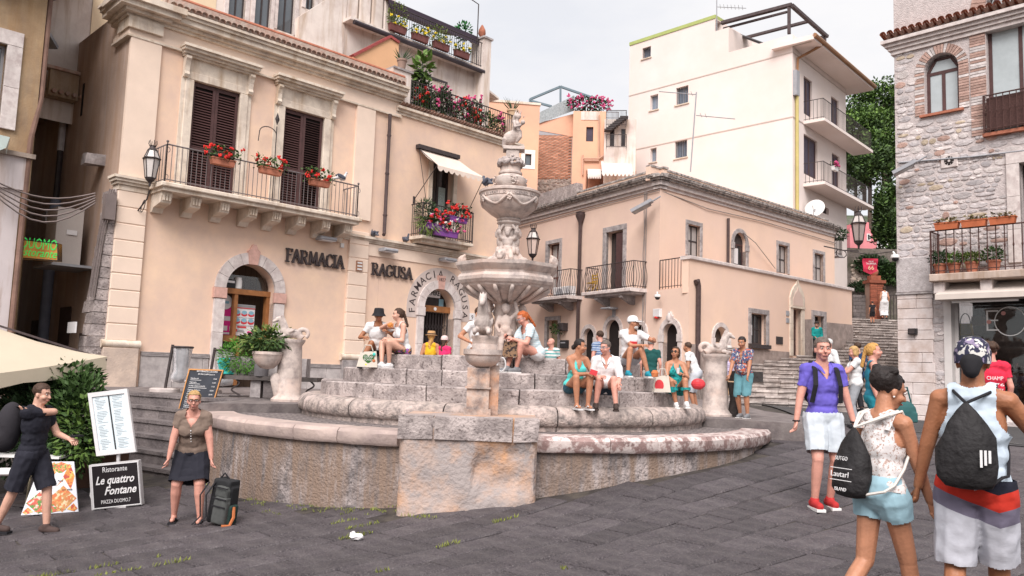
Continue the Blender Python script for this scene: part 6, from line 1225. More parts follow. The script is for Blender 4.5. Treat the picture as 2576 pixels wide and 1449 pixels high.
q = MB(); q.box((4.22, 14.62, 1.66), (.25, .2, .09)); obj('dark_trough', jit(q, .01, 5), mk('dark_basalt', (.045, .038, .036), .6, .4, 9, .5, 30), prr); q = MB(); q.lathe([(.1, 0), (.12, .1), (.08, .3), (.12, .48), (.16, .6)], (4.05, 14.68, .95), 12); obj('baluster', jit(q, .02, 6), MATS['dark_basalt'], prr, 40)
pf = pedestal('horse_pedestal', 'front stone pedestal with a half-round bowl and a sea horse facing the viewer', -.36, 10.9, 1.02, 0, False); c = V((-.36, 10.9, 1.02))
RS = mk('rusty_pedestal', (.50, .41, .36), .85, .15, 4, .5, 24, col2=(.52, .28, .17), amt=.38, sc2=2.2, col3=(.13, .11, .11), amt3=.34, sc3=4)
q = MB(); q.box(c + V((-.04, 0, .3)), (.15, .12, .32)); q.box(c + V((-.04, 0, .03)), (.18, .15, .05)); q.box(c + V((-.04, -.02, .36)), (.165, .13, .015)); obj('square_shaft', jit(q, .01, 5), RS, pf); q = MB(); q.box(c + V((.17, .1, .33)), (.06, .12, .33)); obj('side_shaft', jit(q, .01, 5), RS, pf)
q = MB(); q.lathe([(.05, .6), (.1, .63), (.18, .67), (.23, .725), (.24, .78), (.262, .795), (.264, .86), (.2, .86), (.18, .8), (0, .8)], c, 28); obj('half_bowl', jit(q, .006, 5), STATUE, pf, 40)
q = MB(); q.lathe([(.17, .84), (.172, .93), (.165, .94), (.17, .96), (.17, 1.0), (.185, 1.02), (.185, 1.05), (0, 1.05)], c + V((.02, .12, 0)), 28); obj('drum', jit(q, .006, 5), STATUE, pf, 40)
put('sea_horse', HS, pf, T(c + V((-.01, .12, 1.05))) @ Rz(-math.pi / 2 - .05) @ MX.Diagonal((1.0, 1.15, 1.22, 1)))
def foliage(c, r, n, ln, wd, mat, name='foliage', parent=None, droop=.3, up=.4, seed=0):
 q = MB(); c = V(c); r = (r, r, r) if isinstance(r, (int, float)) else r
 for _ in range(n):
  while 1:
   d = V((ru(-1, 1), ru(-1, 1), ru(-1, 1)))
   if .05 < d.length < 1: break
  p = c + V((d.x * r[0], d.y * r[1], d.z * r[2])); dr = (d.normalized() + V((ru(-.7, .7), ru(-.7, .7), ru(-.5, .5) + up - droop))).normalized()
  q.leaf(p, dr * ln * ru(.6, 1.3), wd * ru(.7, 1.2), V((ru(-1, 1), ru(-1, 1), 1)))
 return obj(name, q, mat, parent)
pt = thing('potted_plant', 'drooping glossy green plant growing in the stone bowl of the left pedestal', 'plant', (-4.3, 14.55, 1.75)); foliage((-4.35, 14.55, 1.98), (.42, .25, .17), 420, .13, .028, GREEN[0], 'foliage', pt, .75, .2); foliage((-4.5, 14.5, 1.95), (.38, .2, .15), 160, .13, .026, GREEN[3], 'pale_leaves', pt, .75, .2)
q = MB()
for k in range(7): q.tube([(-4.3, 14.55, 1.72), (-4.3 + ru(-.2, .2), 14.55 + ru(-.1, .1), 1.9), (-4.35 + ru(-.4, .3), 14.5, 2.02)], .008, 4)
obj('stems', q, GREEN[2], pt)
def tree(name, label, u, v, Y, rx, rz_, n, mats, group=None, trunk=True, base=None, leaf=.36):
 c = atY(u, v, Y); base = c.z - rz_ * 2.2 if base is None else base; t = thing(name, label, 'tree', (c.x, c.y, base), group)
 clumps = []
 for k in range(16):
  while 1:
   d = V((ru(-1, 1), ru(-1, 1), ru(-1, 1)))
   if .35 < d.length < 1: break
  clumps.append((c + V((d.x * rx * .72, d.y * rx * .72, d.z * rz_ * .72)), ru(.28, .5)))
 q = [MB() for _ in mats]
 for k in range(n):
  cc, cr = random.choice(clumps); d = V((random.gauss(0, .5), random.gauss(0, .5), random.gauss(0, .5))); d = d if d.length < 1 else d.normalized()
  p = cc + V((d.x * rx * cr, d.y * rx * cr, d.z * rz_ * cr)); i = min(len(mats) - 1, int(rnd() ** 1.5 * len(mats))); q[i].leaf(p, V((ru(-1, 1), ru(-1, 1), ru(-.2, 1))) * leaf, leaf * .3, (ru(-1, 1), ru(-1, 1), 1))
 for b, m in zip(q, mats): obj('crown', b, m, t)
 b = MB(); b.tube([(c.x, c.y, base), (c.x + .1, c.y, c.z - rz_ * .5), (c.x, c.y, c.z)], [rx * .07, rx * .05, rx * .02], 7)
 for k in range(5): e = clumps[k][0]; b.tube([(c.x, c.y, c.z - rz_ * .6), (c + e) / 2 - V((0, 0, .2)), e], [rx * .03, rx * .02, rx * .008], 5)
 obj('trunk', b, mk('bark', (.09, .065, .05), .95, .3, 6, .5), t)
PN = [mk('pine_green_%d' % i, c, .7, .3, .8, 0) for i, c in enumerate([(.085, .15, .035), (.14, .23, .05), (.05, .085, .03)])]; G3 = PN; G2 = [PN[2], PN[0]]
tree('pine_tree', 'broad green pine crown on the skyline beside the stone house', 2222, 262, 84, 4.2, 3.0, 7000, G3, 'pines on the slope', base=22)
tree('pine_tree', 'rounded green pine directly right of the upper white balcony', 2172, 330, 76, 3.0, 2.6, 6000, G3, 'pines on the slope', base=18)
tree('pine_tree', 'lower pine crown against the edge of the stone house', 2232, 392, 72, 2.8, 2.6, 6000, G3, 'pines on the slope', base=14)
tree('pine_tree', 'darker pine between the two white balconies and the stone house', 2185, 430, 66, 3.2, 2.2, 3600, G2, 'pines on the slope', base=10)  # crown uses only the darker pine greens
tree('pine_tree', 'dark pine crown low behind the right lantern', 2150, 395, 82, 3.2, 3.0, 3000, G2, 'pines on the slope', base=12)
tree('cypress_tree', 'dark dense evergreen standing close left of the stone house', 2236, 545, 52, 1.25, 2.9, 5200, G2, None, base=6, leaf=.3)
tree('garden_tree', 'small dark tree hanging over the rubble garden wall', 2232, 690, 47, 1.1, 1.2, 2600, G2, None, base=5, leaf=.22)
fp = thing('rose_house', 'small rose-pink house on the slope behind the right lantern', 'building', atY(2170, 600, 58)); FQ = Frame(atY(2140, 580, 58), 5)
ROSE = mk('rose_stucco', (.66, .24, .26), .9, .1, 1, .1); a, b = FQ.t(2138, 600), FQ.t(2205, 600)
obj('wall', MB().fbox(FQ, a, b, 5, FQ.z(2170, 575), -5, 0), ROSE, fp); obj('upper_wall', MB().fbox(FQ, FQ.t(2165, 560), FQ.t(2195, 560), FQ.z(2170, 575), FQ.z(2170, 555), -4, -.5), ROSE, fp); obj('garden_wall', MB().fbox(FQ, b, FQ.t(2232, 610), 5, FQ.z(2215, 605), -.5, .1), WHITEP, fp)
for u in (2150, 2180): window(FQ, FQ.rect(u, 588, u + 9, 606), fp, 1, 1, WHITEP, DARKGLASS, -.05, .06)
RBW = mk('rubble_wall_dark', (.17, .14, .125), .95, .3, 3, .7, 12, col2=(.07, .07, .045), amt=.42, sc2=1.2, bd=.06)
rw_ = thing('garden_wall', 'rubble garden wall above the stairway, left of the brick gatepost', 'wall', atY(2170, 720, 46)); FR = Frame(atY(2140, 700, 46), 0)
obj('wall', MB().fbox(FR, FR.t(2100, 700), FR.t(2262, 700), 3, FR.z(2180, 625), -1, 0), RBW, rw_)
RST = [mk('cobble_%d' % i, c, .9, .2, 5, .4, 20, rn=.2) for i, c in enumerate([(.46, .37, .30), (.36, .29, .25), (.52, .43, .36)])]
cm = [jit(MB().ell((0, 0, 0), (.13, .06, .09), None, 8, 5), .02, 9).mesh('cobble', m) for m in RST]
for k in range(120):
 u, v = ru(2142, 2205), ru(655, 722)
 if u > 2142 + (v - 640) * 1.1 + 25: continue
 t, z = FR.at(u, v); put('cobble', random.choice(cm), rw_, T(FR.p(t, z, .02)) @ MX.Rotation(ru(-.4, .4), 4, 'Y') @ MX.Scale(ru(.7, 1.2), 4))
hd = thing('hedge', 'dark ivy hedge trailing over the rubble garden wall', 'hedge', FR.p(1, 5)); foliage(FR.p(*FR.at(2190, 668), .3), (1.0, .3, .55), 900, .2, .06, GREEN[2], 'foliage', hd); foliage(FR.p(*FR.at(2170, 722), .4), (.9, .3, .25), 700, .18, .05, GREEN[2], 'foliage', hd); foliage(FR.p(*FR.at(2235, 690), .4), (.9, .3, .6), 900, .2, .06, GREEN[0], 'foliage', hd)
bw = thing('block_wall', 'dark grey block wall at the top of the stairway', 'wall', atY(2168, 800, 42)); FW = Frame(atY(2145, 780, 42), 4)
a, b, z0, z1 = FW.t(2146, 780), FW.t(2192, 780), 3, FW.z(2168, 742); obj('core', MB().fbox(FW, a, b, z0, z1 - .02, -.5, -.04), RBW, bw); z = z0 + 1.2; BWM = mk('dark_wall_block', (.15, .13, .125), .9, .3, 4, .5, 20, rn=.3)
while z < z1 - .05:
 x = a - rnd() * .2; h = ru(.14, .2)
 while x < b: w_ = ru(.25, .6); fpart(FW, 'block', BWM, bw, max(a, x) + .006, min(b, x + w_) - .006, z + .006, min(z1, z + h) - .006, -.06, ru(-.005, .02)); x += w_
 z += h
gp = thing('brick_gatepost', 'red brick gatepost with a stepped cap at the top of the stairs', 'gatepost', atY(2208, 800, 41.5)); FG = Frame(atY(2190, 780, 41.5), 4); a, b = FG.t(2190, 760), FG.t(2224, 760); z1 = FG.z(2207, 712)
BR2 = mk('red_gate_brick', (.27, .085, .05), .9, .25, 6, .4, 20, rn=.25); obj('core', MB().fbox(FG, a + .02, b - .02, 3.5, z1, -.6, -.03), mk('brick_mortar', (.3, .2, .16), .95), gp); z = 4.3
while z < z1: 
 for x0, x1 in ((a, (a + b) / 2), ((a + b) / 2, b)): fpart(FG, 'brick', BR2, gp, x0 + .008, x1 - .008, z + .008, z + .09, -.1, ru(-.01, .01))
 z += .1
fpart(FG, 'cap', BR2, gp, a - .08, b + .08, z1, z1 + .15, -.65, .08); fpart(FG, 'cap', BR2, gp, a + .1, b - .1, z1 + .15, z1 + .4, -.5, -.1); q = MB(); q.lathe([(.1, 0), (.2, .1), (.22, .25), (.12, .4), (0, .45)], FG.p((a + b) / 2, z1 + .4, -.3), 12); obj('urn_top', q, TERRA, gp, 40)
gt = thing('iron_gate', 'dark iron gate bars right of the brick gatepost', 'gate', FG.p(b, 4.5)); rail(FG, b + .1, b + 1.3, 4.6, 6.2, -.2, 7, gt, IRON, False, r=.02)
class QF:                                       # a flat panel given by its corners: t and z run 0..1
 def __init__(s, a, b, c, d):                # upper left, upper right, lower right, lower left
  s.a, s.b, s.c, s.d4 = map(V, (a, b, c, d)); s.ex = ((s.b - s.a) + (s.c - s.d4)) / 2; s.ey = ((s.a - s.d4) + (s.b - s.c)) / 2
  s.n = s.ex.cross(s.ey).normalized()
  if s.n.dot(s.a - CAM) > 0: s.n = -s.n
  s.d = s.ex.normalized(); s.u = s.ey.normalized(); s.W = s.ex.length; s.H = s.ey.length
 def p(s, t, z, o=0): return s.d4.lerp(s.c, t).lerp(s.a.lerp(s.b, t), z) + s.n * o
 def text(s, txt, t, z, size, mat, parent, name='lettering', align='CENTER', width=None, **k):
  B = MX((s.d, s.n.cross(s.d), s.n)).transposed().to_4x4(); B.translation = s.p(t, z, .016); return text(txt, None, 0, 0, 0, size, name, mat, parent, align, .003, M=B, width=width, **k)
def lantern(name, label, c, s, arm, group='wrought iron street lanterns', glass=None):
 L_ = thing(name, label, 'lantern', c, group); c = V(c); q = MB(); n = 6
 rt, rb, h = .17 * s, .105 * s, .42 * s
 for k in range(n):
  a = k * math.pi / 3 + .2; ct = V((math.cos(a), math.sin(a), 0)); q.tube([c + ct * rb, c + ct * rt + V((0, 0, h))], .011 * s, 5); q.tube([c + ct * rt + V((0, 0, h)), c + ct * .09 * s + V((0, 0, h + .2 * s))], .011 * s, 5)
  b = (k + 1) * math.pi / 3 + .2; cb_ = V((math.cos(b), math.sin(b), 0)); q.tube([c + ct * rb, c + cb_ * rb], .012 * s, 5); q.tube([c + ct * rt * 1.06 + V((0, 0, h)), c + cb_ * rt * 1.06 + V((0, 0, h))], .018 * s, 5)
  q.tube([c + ct * .05 * s + V((0, 0, h + .26 * s)), c + ct * .085 * s + V((0, 0, h + .33 * s)), c + ct * .075 * s + V((0, 0, h + .4 * s))], .008 * s, 4)
 q.lathe([(.1, .19), (.07, .22), (.05, .27), (.07, .28), (.0, .29)], c + V((0, 0, h)) if 0 else c + V((0, 0, h - .19 * s + .19 * s * 0)), 12, MX.Scale(s, 3)) if 0 else q.lathe([(.1 * s, h + .19 * s), (.07 * s, h + .23 * s), (.05 * s, h + .27 * s), (.06 * s, h + .29 * s), (0, h + .3 * s)], c, 12)
 q.lathe([(rb, -.01 * s), (rb * .8, -.05 * s), (.03 * s, -.1 * s), (.02 * s, -.18 * s), (0, -.19 * s)], c, 12); obj('lantern_frame', q, IRON, L_)
 q = MB(); q.lathe([(rb * .96, .01), (rt * .95, h)], c, 6, rot=.2); obj('lantern_glass', q, glass or mk('milky_glass', (.62, .57, .54), .35, .08), L_)
 q = MB(); q.lathe([(rt * .93, h), (.085 * s, h + .19 * s)], c, 6, rot=.2); obj('lantern_roof_glass', q, mk('milky_glass', (.62, .57, .54), .35, .08), L_)
 q = MB(); q.tube(arm, .016 * s, 5)
 for k in range(2): e = V(arm[-1]); m_ = V(arm[0]).lerp(e, .5); q.tube([m_ + V((0, 0, -.12 * s)) + (e - m_).normalized() * .12 * s * math.cos(i * .7 + k * 2) + V((0, 0, .1 * s * math.sin(i * .7 + k * 2))) for i in range(9)], .01 * s, 4)
 obj('bracket_arm', q, IRON, L_)
c = PH.p(*PH.at(378, 448, .55), .55); s_ = 1.12
lantern('street_lantern', 'iron lantern with milky panes on the pharmacy corner beside the balcony', c, s_, [c + V((0, 0, -.3)), c + V((0, 0, -.5)) - PH.n * .1, PH.p(PH.at(350, 500, .1)[0], c.z - .75, .08)])
c = PKL.p(*PKL.at(1340, 640, 1.0), 1.0); lantern('street_lantern', 'iron lantern seen against the pink wall right of the fountain', c, 1.65, [c + V((0, 0, -.35)), c + V((-.4, .25, -.45)), c + V((-1.0, .7, -.35))], glass=mk('clear_lantern_glass', (.66, .52, .46), .2, .05))
c = atY(2160, 607, 33); lantern('street_lantern', 'big iron lantern at the far end of the pink house over the stairs', c, 1.75, [c + V((0, 0, -.4)), c + V((-.5, .3, -.35)), c + V((-1.2, .6, -.15))], glass=mk('grey_lantern_glass', (.42, .36, .34), .3, .1))
RED = mk('red_petal', (.62, .03, .025), .6, .25, 9, 0); MAG = mk('magenta_petal', (.55, .07, .20), .6, .3, 9, 0); YEL = mk('yellow_petal', (.72, .55, .02), .6, .2, 9, 0); PUR = mk('purple_petal', (.36, .12, .45), .6, .2, 9, 0); WHP = mk('white_petal', (.72, .66, .64), .6, .2, 9, 0)
def blooms(c, r, n, mats, parent, s=.03):
 qs = [MB() for _ in mats]; c = V(c)
 for _ in range(n):
  p = c + V((ru(-1, 1) * r[0], ru(-1, 1) * r[1], ru(-1, 1) * r[2])); q = random.choice(qs)
  for k in range(4): q.ell(p + V((ru(-s, s), ru(-s, s), ru(-s, s))) * .8, s * ru(.5, .9), None, 5, 4)
 for q, m in zip(qs, mats):
  if q.v: obj('blossoms', q, m, parent)
def flowerbox(F, t, z, o, w_, name, label, mats, pot=TERRA, h=.17, n=160, nb=18, group=None, spread=1.0, green=None, fh=.18):
 g = thing(name, label, 'flower box', F.p(t, z, o), group); q = MB()
 q.add([F.p(t + sx * w_ / 2 * k, z + zz, o + so * .09 * k) for zz, k in ((0, .9), (h, 1)) for so in (-1, 1) for sx in (-1, 1)], [(0, 1, 3, 2), (0, 4, 5, 1), (2, 3, 7, 6), (0, 2, 6, 4), (1, 5, 7, 3)]); q.fbox(F, t - w_ / 2 - .01, t + w_ / 2 + .01, z + h - .03, z + h, o - .1, o + .1); obj('box', q, pot, g)
 d = F.d; R_ = (w_ * .55 * spread, w_ * .55 * spread * abs(d.y) + .1, fh); c = F.p(t, z + h + fh * .7, o)
 q = MB()
 for _ in range(n):
  a, b, e = ru(-1, 1), ru(-1, 1), ru(-1, 1); p = c + F.d * a * w_ * .55 * spread + F.n * b * .13 + V((0, 0, e * fh)); q.leaf(p, V((ru(-1, 1), ru(-1, 1), ru(-.6, 1))) * .09, .035, (ru(-1, 1), ru(-1, 1), 1))
 obj('foliage', q, green or GREEN[0], g); qs = [MB() for _ in mats]
 for _ in range(nb):
  p = c + F.d * ru(-1, 1) * w_ * .58 * spread + F.n * ru(-.05, .2) + V((0, 0, ru(-.7, 1.1) * fh)); q = random.choice(qs)
  for k in range(6): q.ell(p + V((ru(-.04, .04), ru(-.04, .04), ru(-.035, .035))), ru(.018, .034), None, 5, 4)
 for q, m in zip(qs, mats):
  if q.v: obj('blossoms', q, m, g)
 return g
o_ = BO + .06
for i, (u, v, lb) in enumerate(((560, 405, 'terracotta box of red geraniums hanging leftmost on the long balcony rail'), (680, 428, 'terracotta box of red geraniums hanging mid-way on the long balcony rail'), (803, 458, 'terracotta box of red geraniums hanging rightmost on the long balcony rail'))):
 t, z = PH.at(u, v, o_); flowerbox(PH, t, z - .12, o_, .62, 'flower_box', lb, [RED], n=170, nb=15, group='geranium boxes on the long balcony', spread=1.35)
def pot(c, r, h, name, label, cat, plant, group=None, mat=TERRA, petals=None, leaf=.1, n=120, ph_=.3, pr=.22, green=None):
 g = thing(name, label, cat, c, group); q = MB(); c = V(c); q.lathe([(0, 0), (r * .65, 0), (r * .92, h * .82), (r * 1.05, h * .84), (r * 1.05, h), (r * .85, h), (r * .8, h * .8), (0, h * .8)], c, 14); obj('pot', q, mat, g, 40)
 if plant == 'spiky':
  q = MB()
  for k in range(22): a = ru(0, 6.28); e = ru(.5, 1.3); q.leaf(c + V((0, 0, h * .8)), V((math.cos(a) * math.cos(e), math.sin(a) * math.cos(e), math.sin(e))) * ph_ * ru(.8, 1.2), .018, V((math.cos(a + 1.57), math.sin(a + 1.57), .2)))
  obj('foliage', q, green or GREEN[2], g)
 else:
  foliage(c + V((0, 0, h + ph_ * .5)), (pr, pr, ph_ * .6), n, leaf, leaf * .3, green or GREEN[0], 'foliage', g)
  q = MB()
  for k in range(4): q.tube([c + V((0, 0, h * .8)), c + V((ru(-.1, .1), ru(-.1, .1), h + ph_ * .5)), c + V((ru(-.15, .15), ru(-.15, .15), h + ph_))], .008, 4)
  obj('stems', q, GREEN[2], g)
 if petals: blooms(c + V((0, 0, h + ph_ * .7)), (pr, pr, ph_ * .5), 22, petals, g, .045)
 return g
TP = 'potted plants along the roof terrace'
for u, v, kind, pt_, hh, lb in ((1057, 262, 'b', [RED], .35, 'red flowering pot at the left end of the roof terrace'), (1085, 272, 'b', [MAG], .4, 'magenta flowering pot second from the left on the roof terrace'), (1110, 283, 'b', None, .55, 'tall leafy pot in the left half of the roof terrace'), (1140, 296, 'b', [MAG], .25, 'low magenta pot near the middle of the roof terrace'), (1164, 303, 'b', [MAG, RED], .5, 'tall magenta bougainvillea pot in the middle of the roof terrace'), (1190, 317, 'b', [RED], .25, 'low red flowering pot right of the terrace middle'), (1206, 322, 'b', [MAG], .7, 'tall pink bougainvillea in the right half of the roof terrace'), (1226, 331, 'b', None, .35, 'bushy green pot in the right half of the roof terrace'), (1250, 340, 'b', [MAG], .3, 'rightmost flowering pot on the roof terrace'), (1128, 285, 'b', [MAG], .75, 'tall trailing bougainvillea behind the terrace railing')):
 t = PH.t(u, v, -.15); pot(PH.p(t, LZ + .03, -.15 if hh < .6 else -.35), .15, .24, 'potted_plant', lb, 'plant', kind, TP, TERRA, pt_, .1, int(150 * ((hh + .25) / .3)), hh + .25, .26, GREEN[0] if hh < .5 else GREEN[2])
c = PH.p(PH.t(1050, 240, -.5), LZ + .03, -.5); g = thing('climbing_plant', 'dark tall climbing plant at the left end of the roof terrace', 'plant', c); foliage(c + V((.1, 0, .8)), (.4, .4, .8), 900, .14, .035, GREEN[2], 'foliage', g); foliage(c + V((.15, -.1, 1.7)), (.22, .2, .5), 90, .3, .09, GREEN[1], 'large_leaves', g); q = MB(); q.tube([c, c + V((.1, 0, 1.0)), c + V((.12, 0, 2.2))], .02, 5); obj('stem', q, GREEN[2], g)
pot(PH.p(PH.t(1010, 178, -.2), PH.z(1016, 180) + .06, -.2), .16, .4, 'potted_agave', 'spiky plant in a clay jar on the terrace wall block', 'plant', 'spiky', None, mk('brown_jar', (.3, .2, .16), .8, .2), None, ph_=.5)
pot(PH.p(TE - .15, PH.z(1285, 300), -.1), .2, .4, 'potted_agave', 'spiky agave in a pale pot at the right end of the roof terrace', 'plant', 'spiky', None, mk('sand_pot', (.55, .38, .24), .8, .1), None, ph_=.55); fpart(PH, 'terrace_pier', PEACH, th, TE - .4, TE, LZ, PH.z(1285, 300), -.4, .0)
for i, (u, v, lb) in enumerate(((998, 82, 'leftmost wooden box of yellow flowers on the upper balcony'), (1055, 98, 'second wooden box of yellow flowers on the upper balcony'), (1108, 124, 'third wooden box of yellow flowers on the upper balcony'), (1160, 140, 'rightmost wooden box of yellow flowers on the upper balcony'))): t, z = PB.at(u, v, .55); flowerbox(PB, t, uz + .12, .58, .75, 'flower_box', lb, [YEL], mk('dark_red_box', (.16, .06, .055), .8, .2), .26, 120, 9, 'yellow flower boxes on the upper balcony', 1.0, GREEN[1])
g = thing('climbing_plant', 'pale vines climbing along the upper balcony railing', 'plant', PB.p(r0 + 1, uz + .1, .3)); foliage(PB.p(PB.t(1000, 40, .3), uz + .9, .3), (.4, .4, .5), 260, .1, .03, GREEN[3], 'foliage', g); foliage(PB.p(PB.t(1095, 100, .3), uz + .7, .3), (.6, .6, .4), 420, .1, .03, GREEN[3], 'foliage', g); q = MB(); q.tube([PB.p(PB.t(1000, 40, .3), uz + .1, .3), PB.p(PB.t(1050, 60, .3), uz + .9, .3), PB.p(PB.t(1100, 90, .3), uz + .8, .3)], .015, 4); obj('stem', q, GREEN[2], g)
c = PB.p(PB.t(1165, 90, -.5), uz + .1, -.5); g = thing('small_tree', 'small bright green tree in the corner of the upper balcony', 'tree', c); foliage(c + V((0, 0, 1.7)), (.35, .3, .4), 200, .16, .05, mk('bright_leaf', (.05, .2, .06), .6, .2), 'crown', g); q = MB(); q.tube([c, c + V((.02, 0, 1.7))], .02, 5); obj('trunk', q, TB, g)
for u, v, w_, pm, lb, gr in ((1095, 578, .7, [RED, MAG], 'purple box of red flowers left on the awninged balcony', PUR), (1150, 560, .8, [RED], 'purple box of bright red geraniums right on the awninged balcony', PUR), (1120, 600, 1.0, [WHP, MAG], 'low purple box of white flowers at the foot of the awninged balcony', PUR)):
 t, z = PH.at(u, v, BO2 + .1); flowerbox(PH, t, max(z, sz + .05), BO2 + .08, w_, 'flower_box', lb, pm, mk('purple_plastic', (.22, .07, .3), .5, .1), .18, 260, 26, 'purple flower boxes of the awninged balcony', 1.15, GREEN[2], .24)
g = thing('potted_plant', 'dark spiky plant at the left end of the awninged balcony', 'plant', PH.p(b0 + .25, sz, .4)); foliage(PH.p(b0 + .25, sz + .75, .45), (.3, .3, .4), 380, .16, .02, GREEN[2], 'foliage', g); foliage(PH.p(b0 + .15, sz + .35, .66), (.25, .2, .25), 130, .3, .015, GREEN[3], 'spider_leaves', g, .9, .2); q = MB(); q.lathe([(0, 0), (.13, 0), (.17, .3), (0, .3)], PH.p(b0 + .25, sz, .4), 12); obj('pot', q, MATS['purple_plastic'], g)
for i, (u, v, lb) in enumerate(((2382, 586, 'left terracotta trough on the rusty shop balcony rail'), (2450, 572, 'middle terracotta trough on the rusty shop balcony rail'), (2522, 560, 'right terracotta trough on the rusty shop balcony rail'))): t, z = SF.at(u, v, OB); flowerbox(SF, t, SF.z(2336, 582, OB) + .0, OB - .02, .6, 'flower_box', lb, [], mk('orange_plastic', (.46, .13, .055), .7, .15, 5, .1), .19, 70, 0, 'terracotta troughs on the shop balcony', .8, mk('dry_leaf', (.17, .14, .07), .8, .3), .06)
for i, (u, hh, lb, gg) in enumerate(((2365, .3, 'leftmost clay pot on the shop balcony floor', GREEN[2]), (2400, .22, 'second clay pot with bright green leaves on the shop balcony floor', GREEN[1]), (2445, .2, 'trailing yellow-green plant in the middle of the shop balcony', GREEN[3]), (2500, .3, 'right clay pot with dark green plant on the shop balcony floor', GREEN[0]))): pot(SF.p(SF.t(u, 655, .45), bs, .45), .17, .3, 'potted_plant', lb, 'plant', 'b', 'pots on the shop balcony', TERRA, None, .1, 200, hh, .24, gg)
g = thing('bougainvillea', 'pink bougainvillea along the roof terrace of the brick house', 'plant', FB2.p(2, FB2.z(1500, 280))); foliage(FB2.p(*FB2.at(1480, 262, -.4), -.4), (1.3, .3, .4), 500, .18, .06, GREEN[2], 'foliage', g); blooms(FB2.p(*FB2.at(1485, 258, -.2), -.2), (1.3, .2, .4), 90, [MAG], g, .06); q = MB(); q.tube([FB2.p(*FB2.at(1460, 280, -.4), -.4), FB2.p(*FB2.at(1480, 262, -.4), -.4), FB2.p(*FB2.at(1510, 258, -.4), -.4)], .03, 4); obj('stem', q, TB, g)
t, z = WR.at(2098, 430, 1.05); flowerbox(WR, t, z, 1.1, .6, 'flower_box', 'white box of pink flowers on the lower balcony of the white house', [MAG], WHITEP, .2, 60, 26, None, 1, GREEN[0], .14)
t, z = PKR.at(2112, 600, .2); bb = fpart(PKR, 'side_balcony', GREYSTONE, pk, tr, tr + .8, PKR.z(2105, 645), PKR.z(2105, 640), -.6, .05); rail(PKR, tr + .02, tr + .75, PKR.z(2105, 640), PKR.z(2105, 600), .0, 6, bb, IRON, True, 3, .012, 0, -.5); g = thing('hanging_plant', 'dark trailing plant on the little side balcony of the pink house', 'plant', PKR.p(tr + .3, PKR.z(2105, 600))); foliage(PKR.p(tr + .3, PKR.z(2105, 590), .1), (.4, .3, .25), 320, .14, .04, GREEN[2], 'foliage', g)
def pigeon(c, ang, label, mat, s=1):
 P = loc(c, ang, s); q = MB(); R3 = MX.Rotation(ang, 3, 'Z') @ MX.Rotation(.35, 3, 'Y') ; q.ell(P(0, 0, .09), [x * s for x in (.1, .055, .06)], R3, 12, 8); q.cap(P(.07, 0, .12), P(.095, 0, .18), .035 * s, .022 * s); q.ell(P(.1, 0, .195), .027 * s); q.cap(P(.12, 0, .192), P(.145, 0, .185), .008 * s, .003 * s); q.cap(P(-.08, 0, .07), P(-.17, 0, .04), .035 * s, .02 * s)
 b = fuse(q, .008, 2)
 for sg in (-1, 1): b.tube([P(.0, .02 * sg, .05), P(.0, .02 * sg, 0)], .005 * s, 5)
 o = obj('pigeon', b, mat, None, True); tag(o, label, 'pigeon', 'pigeons'); q = MB()
 for sg in (-1, 1): q.ell(P(-.02, .048 * sg, .1), [x * s for x in (.1, .012, .04)], R3, 10, 6)
 obj('wing', q, mk('pigeon_wing', (.07, .075, .1), .7, .3, 20, 0), o, True)
PG = mk('pigeon_grey', (.10, .105, .13), .7, .3, 15, .1); PW = mk('pigeon_white', (.6, .57, .57), .7, .1)
zz = 5.5; pigeon(PH.p(PH.t(937, 570), zz, .1), 2.4, 'dark pigeon on the ledge just right of the drainpipe foot', PG, 1.3); pigeon(PH.p(PH.t(1017, 584), zz, .1), -.8, 'dark pigeon on the ledge above the right wall lamps', PG, 1.3); pigeon(PH.p(PH.t(860, 455, BO), rz + .02, BO - .03), .6, 'pale pigeon on the long balcony rail', PW, 1.4)
pigeon((FC.x - .42, FC.y - .33, 4.895), 2.2, 'grey pigeon perched on the rim of the upper fountain bowl', PG, 1.05)
def flood(c, ang, s, label):
 g = thing('floodlight', label, 'floodlight', c, 'floodlights'); M3 = MX.Rotation(ang, 3, 'Z') @ MX.Rotation(-.45, 3, 'Y'); q = MB(); q.box(V(c), (.3 * s, .2 * s, .05 * s), M3); q.box(V(c) + M3 @ V((.34 * s, 0, .03 * s)), (.07 * s, .12 * s, .05 * s), M3); obj('lamp_housing', q, GREYP, g); obj('cover_glass', MB().box(V(c) + M3 @ V((0, 0, -.055 * s)), (.26 * s, .17 * s, .006 * s), M3), mk('cover_glass', (.36, .37, .38), .2, .1), g); obj('lamp_arm', MB().tube([V(c) + M3 @ V((.38 * s, 0, 0)), V(c) + M3 @ V((.7 * s, 0, .02))], .025 * s, 6), GREYP, g)
flood(PKL.p(*PKL.at(1612, 522, .6), .6), math.radians(-25), 1.2, 'grey floodlight on the corner of the pink house'); flood(SF.p(*SF.at(2272, 425, .5), .5), math.radians(-30), .95, 'grey floodlight on the corner of the stone house')
q = MB(); cc = PE.p(PE.t(112, 100), PE.z(112, 100), 2.5); flood(atY(115, 98, 21), math.radians(-90), 1.0, 'square floodlight high in the lane beside the ochre house')
def camera_dome(c, s, label):
 g = thing('security_camera', label, 'camera', c, 'security cameras'); c = V(c); q = MB(); q.lathe([(.05, .12), (.11, .1), (.12, .02), (.1, 0)], c, 16); obj('housing', q, WHITEP, g, 40); q = MB(); q.ell(c, .095 * s, None, 14, 8); obj('dome', q, BLACK, g, True); q = MB(); q.tube([c + V((0, 0, .1)), c + V((0, .1, .2)), c + V((.1, .3, .2))], .025, 6); obj('arm', q, WHITEP, g)
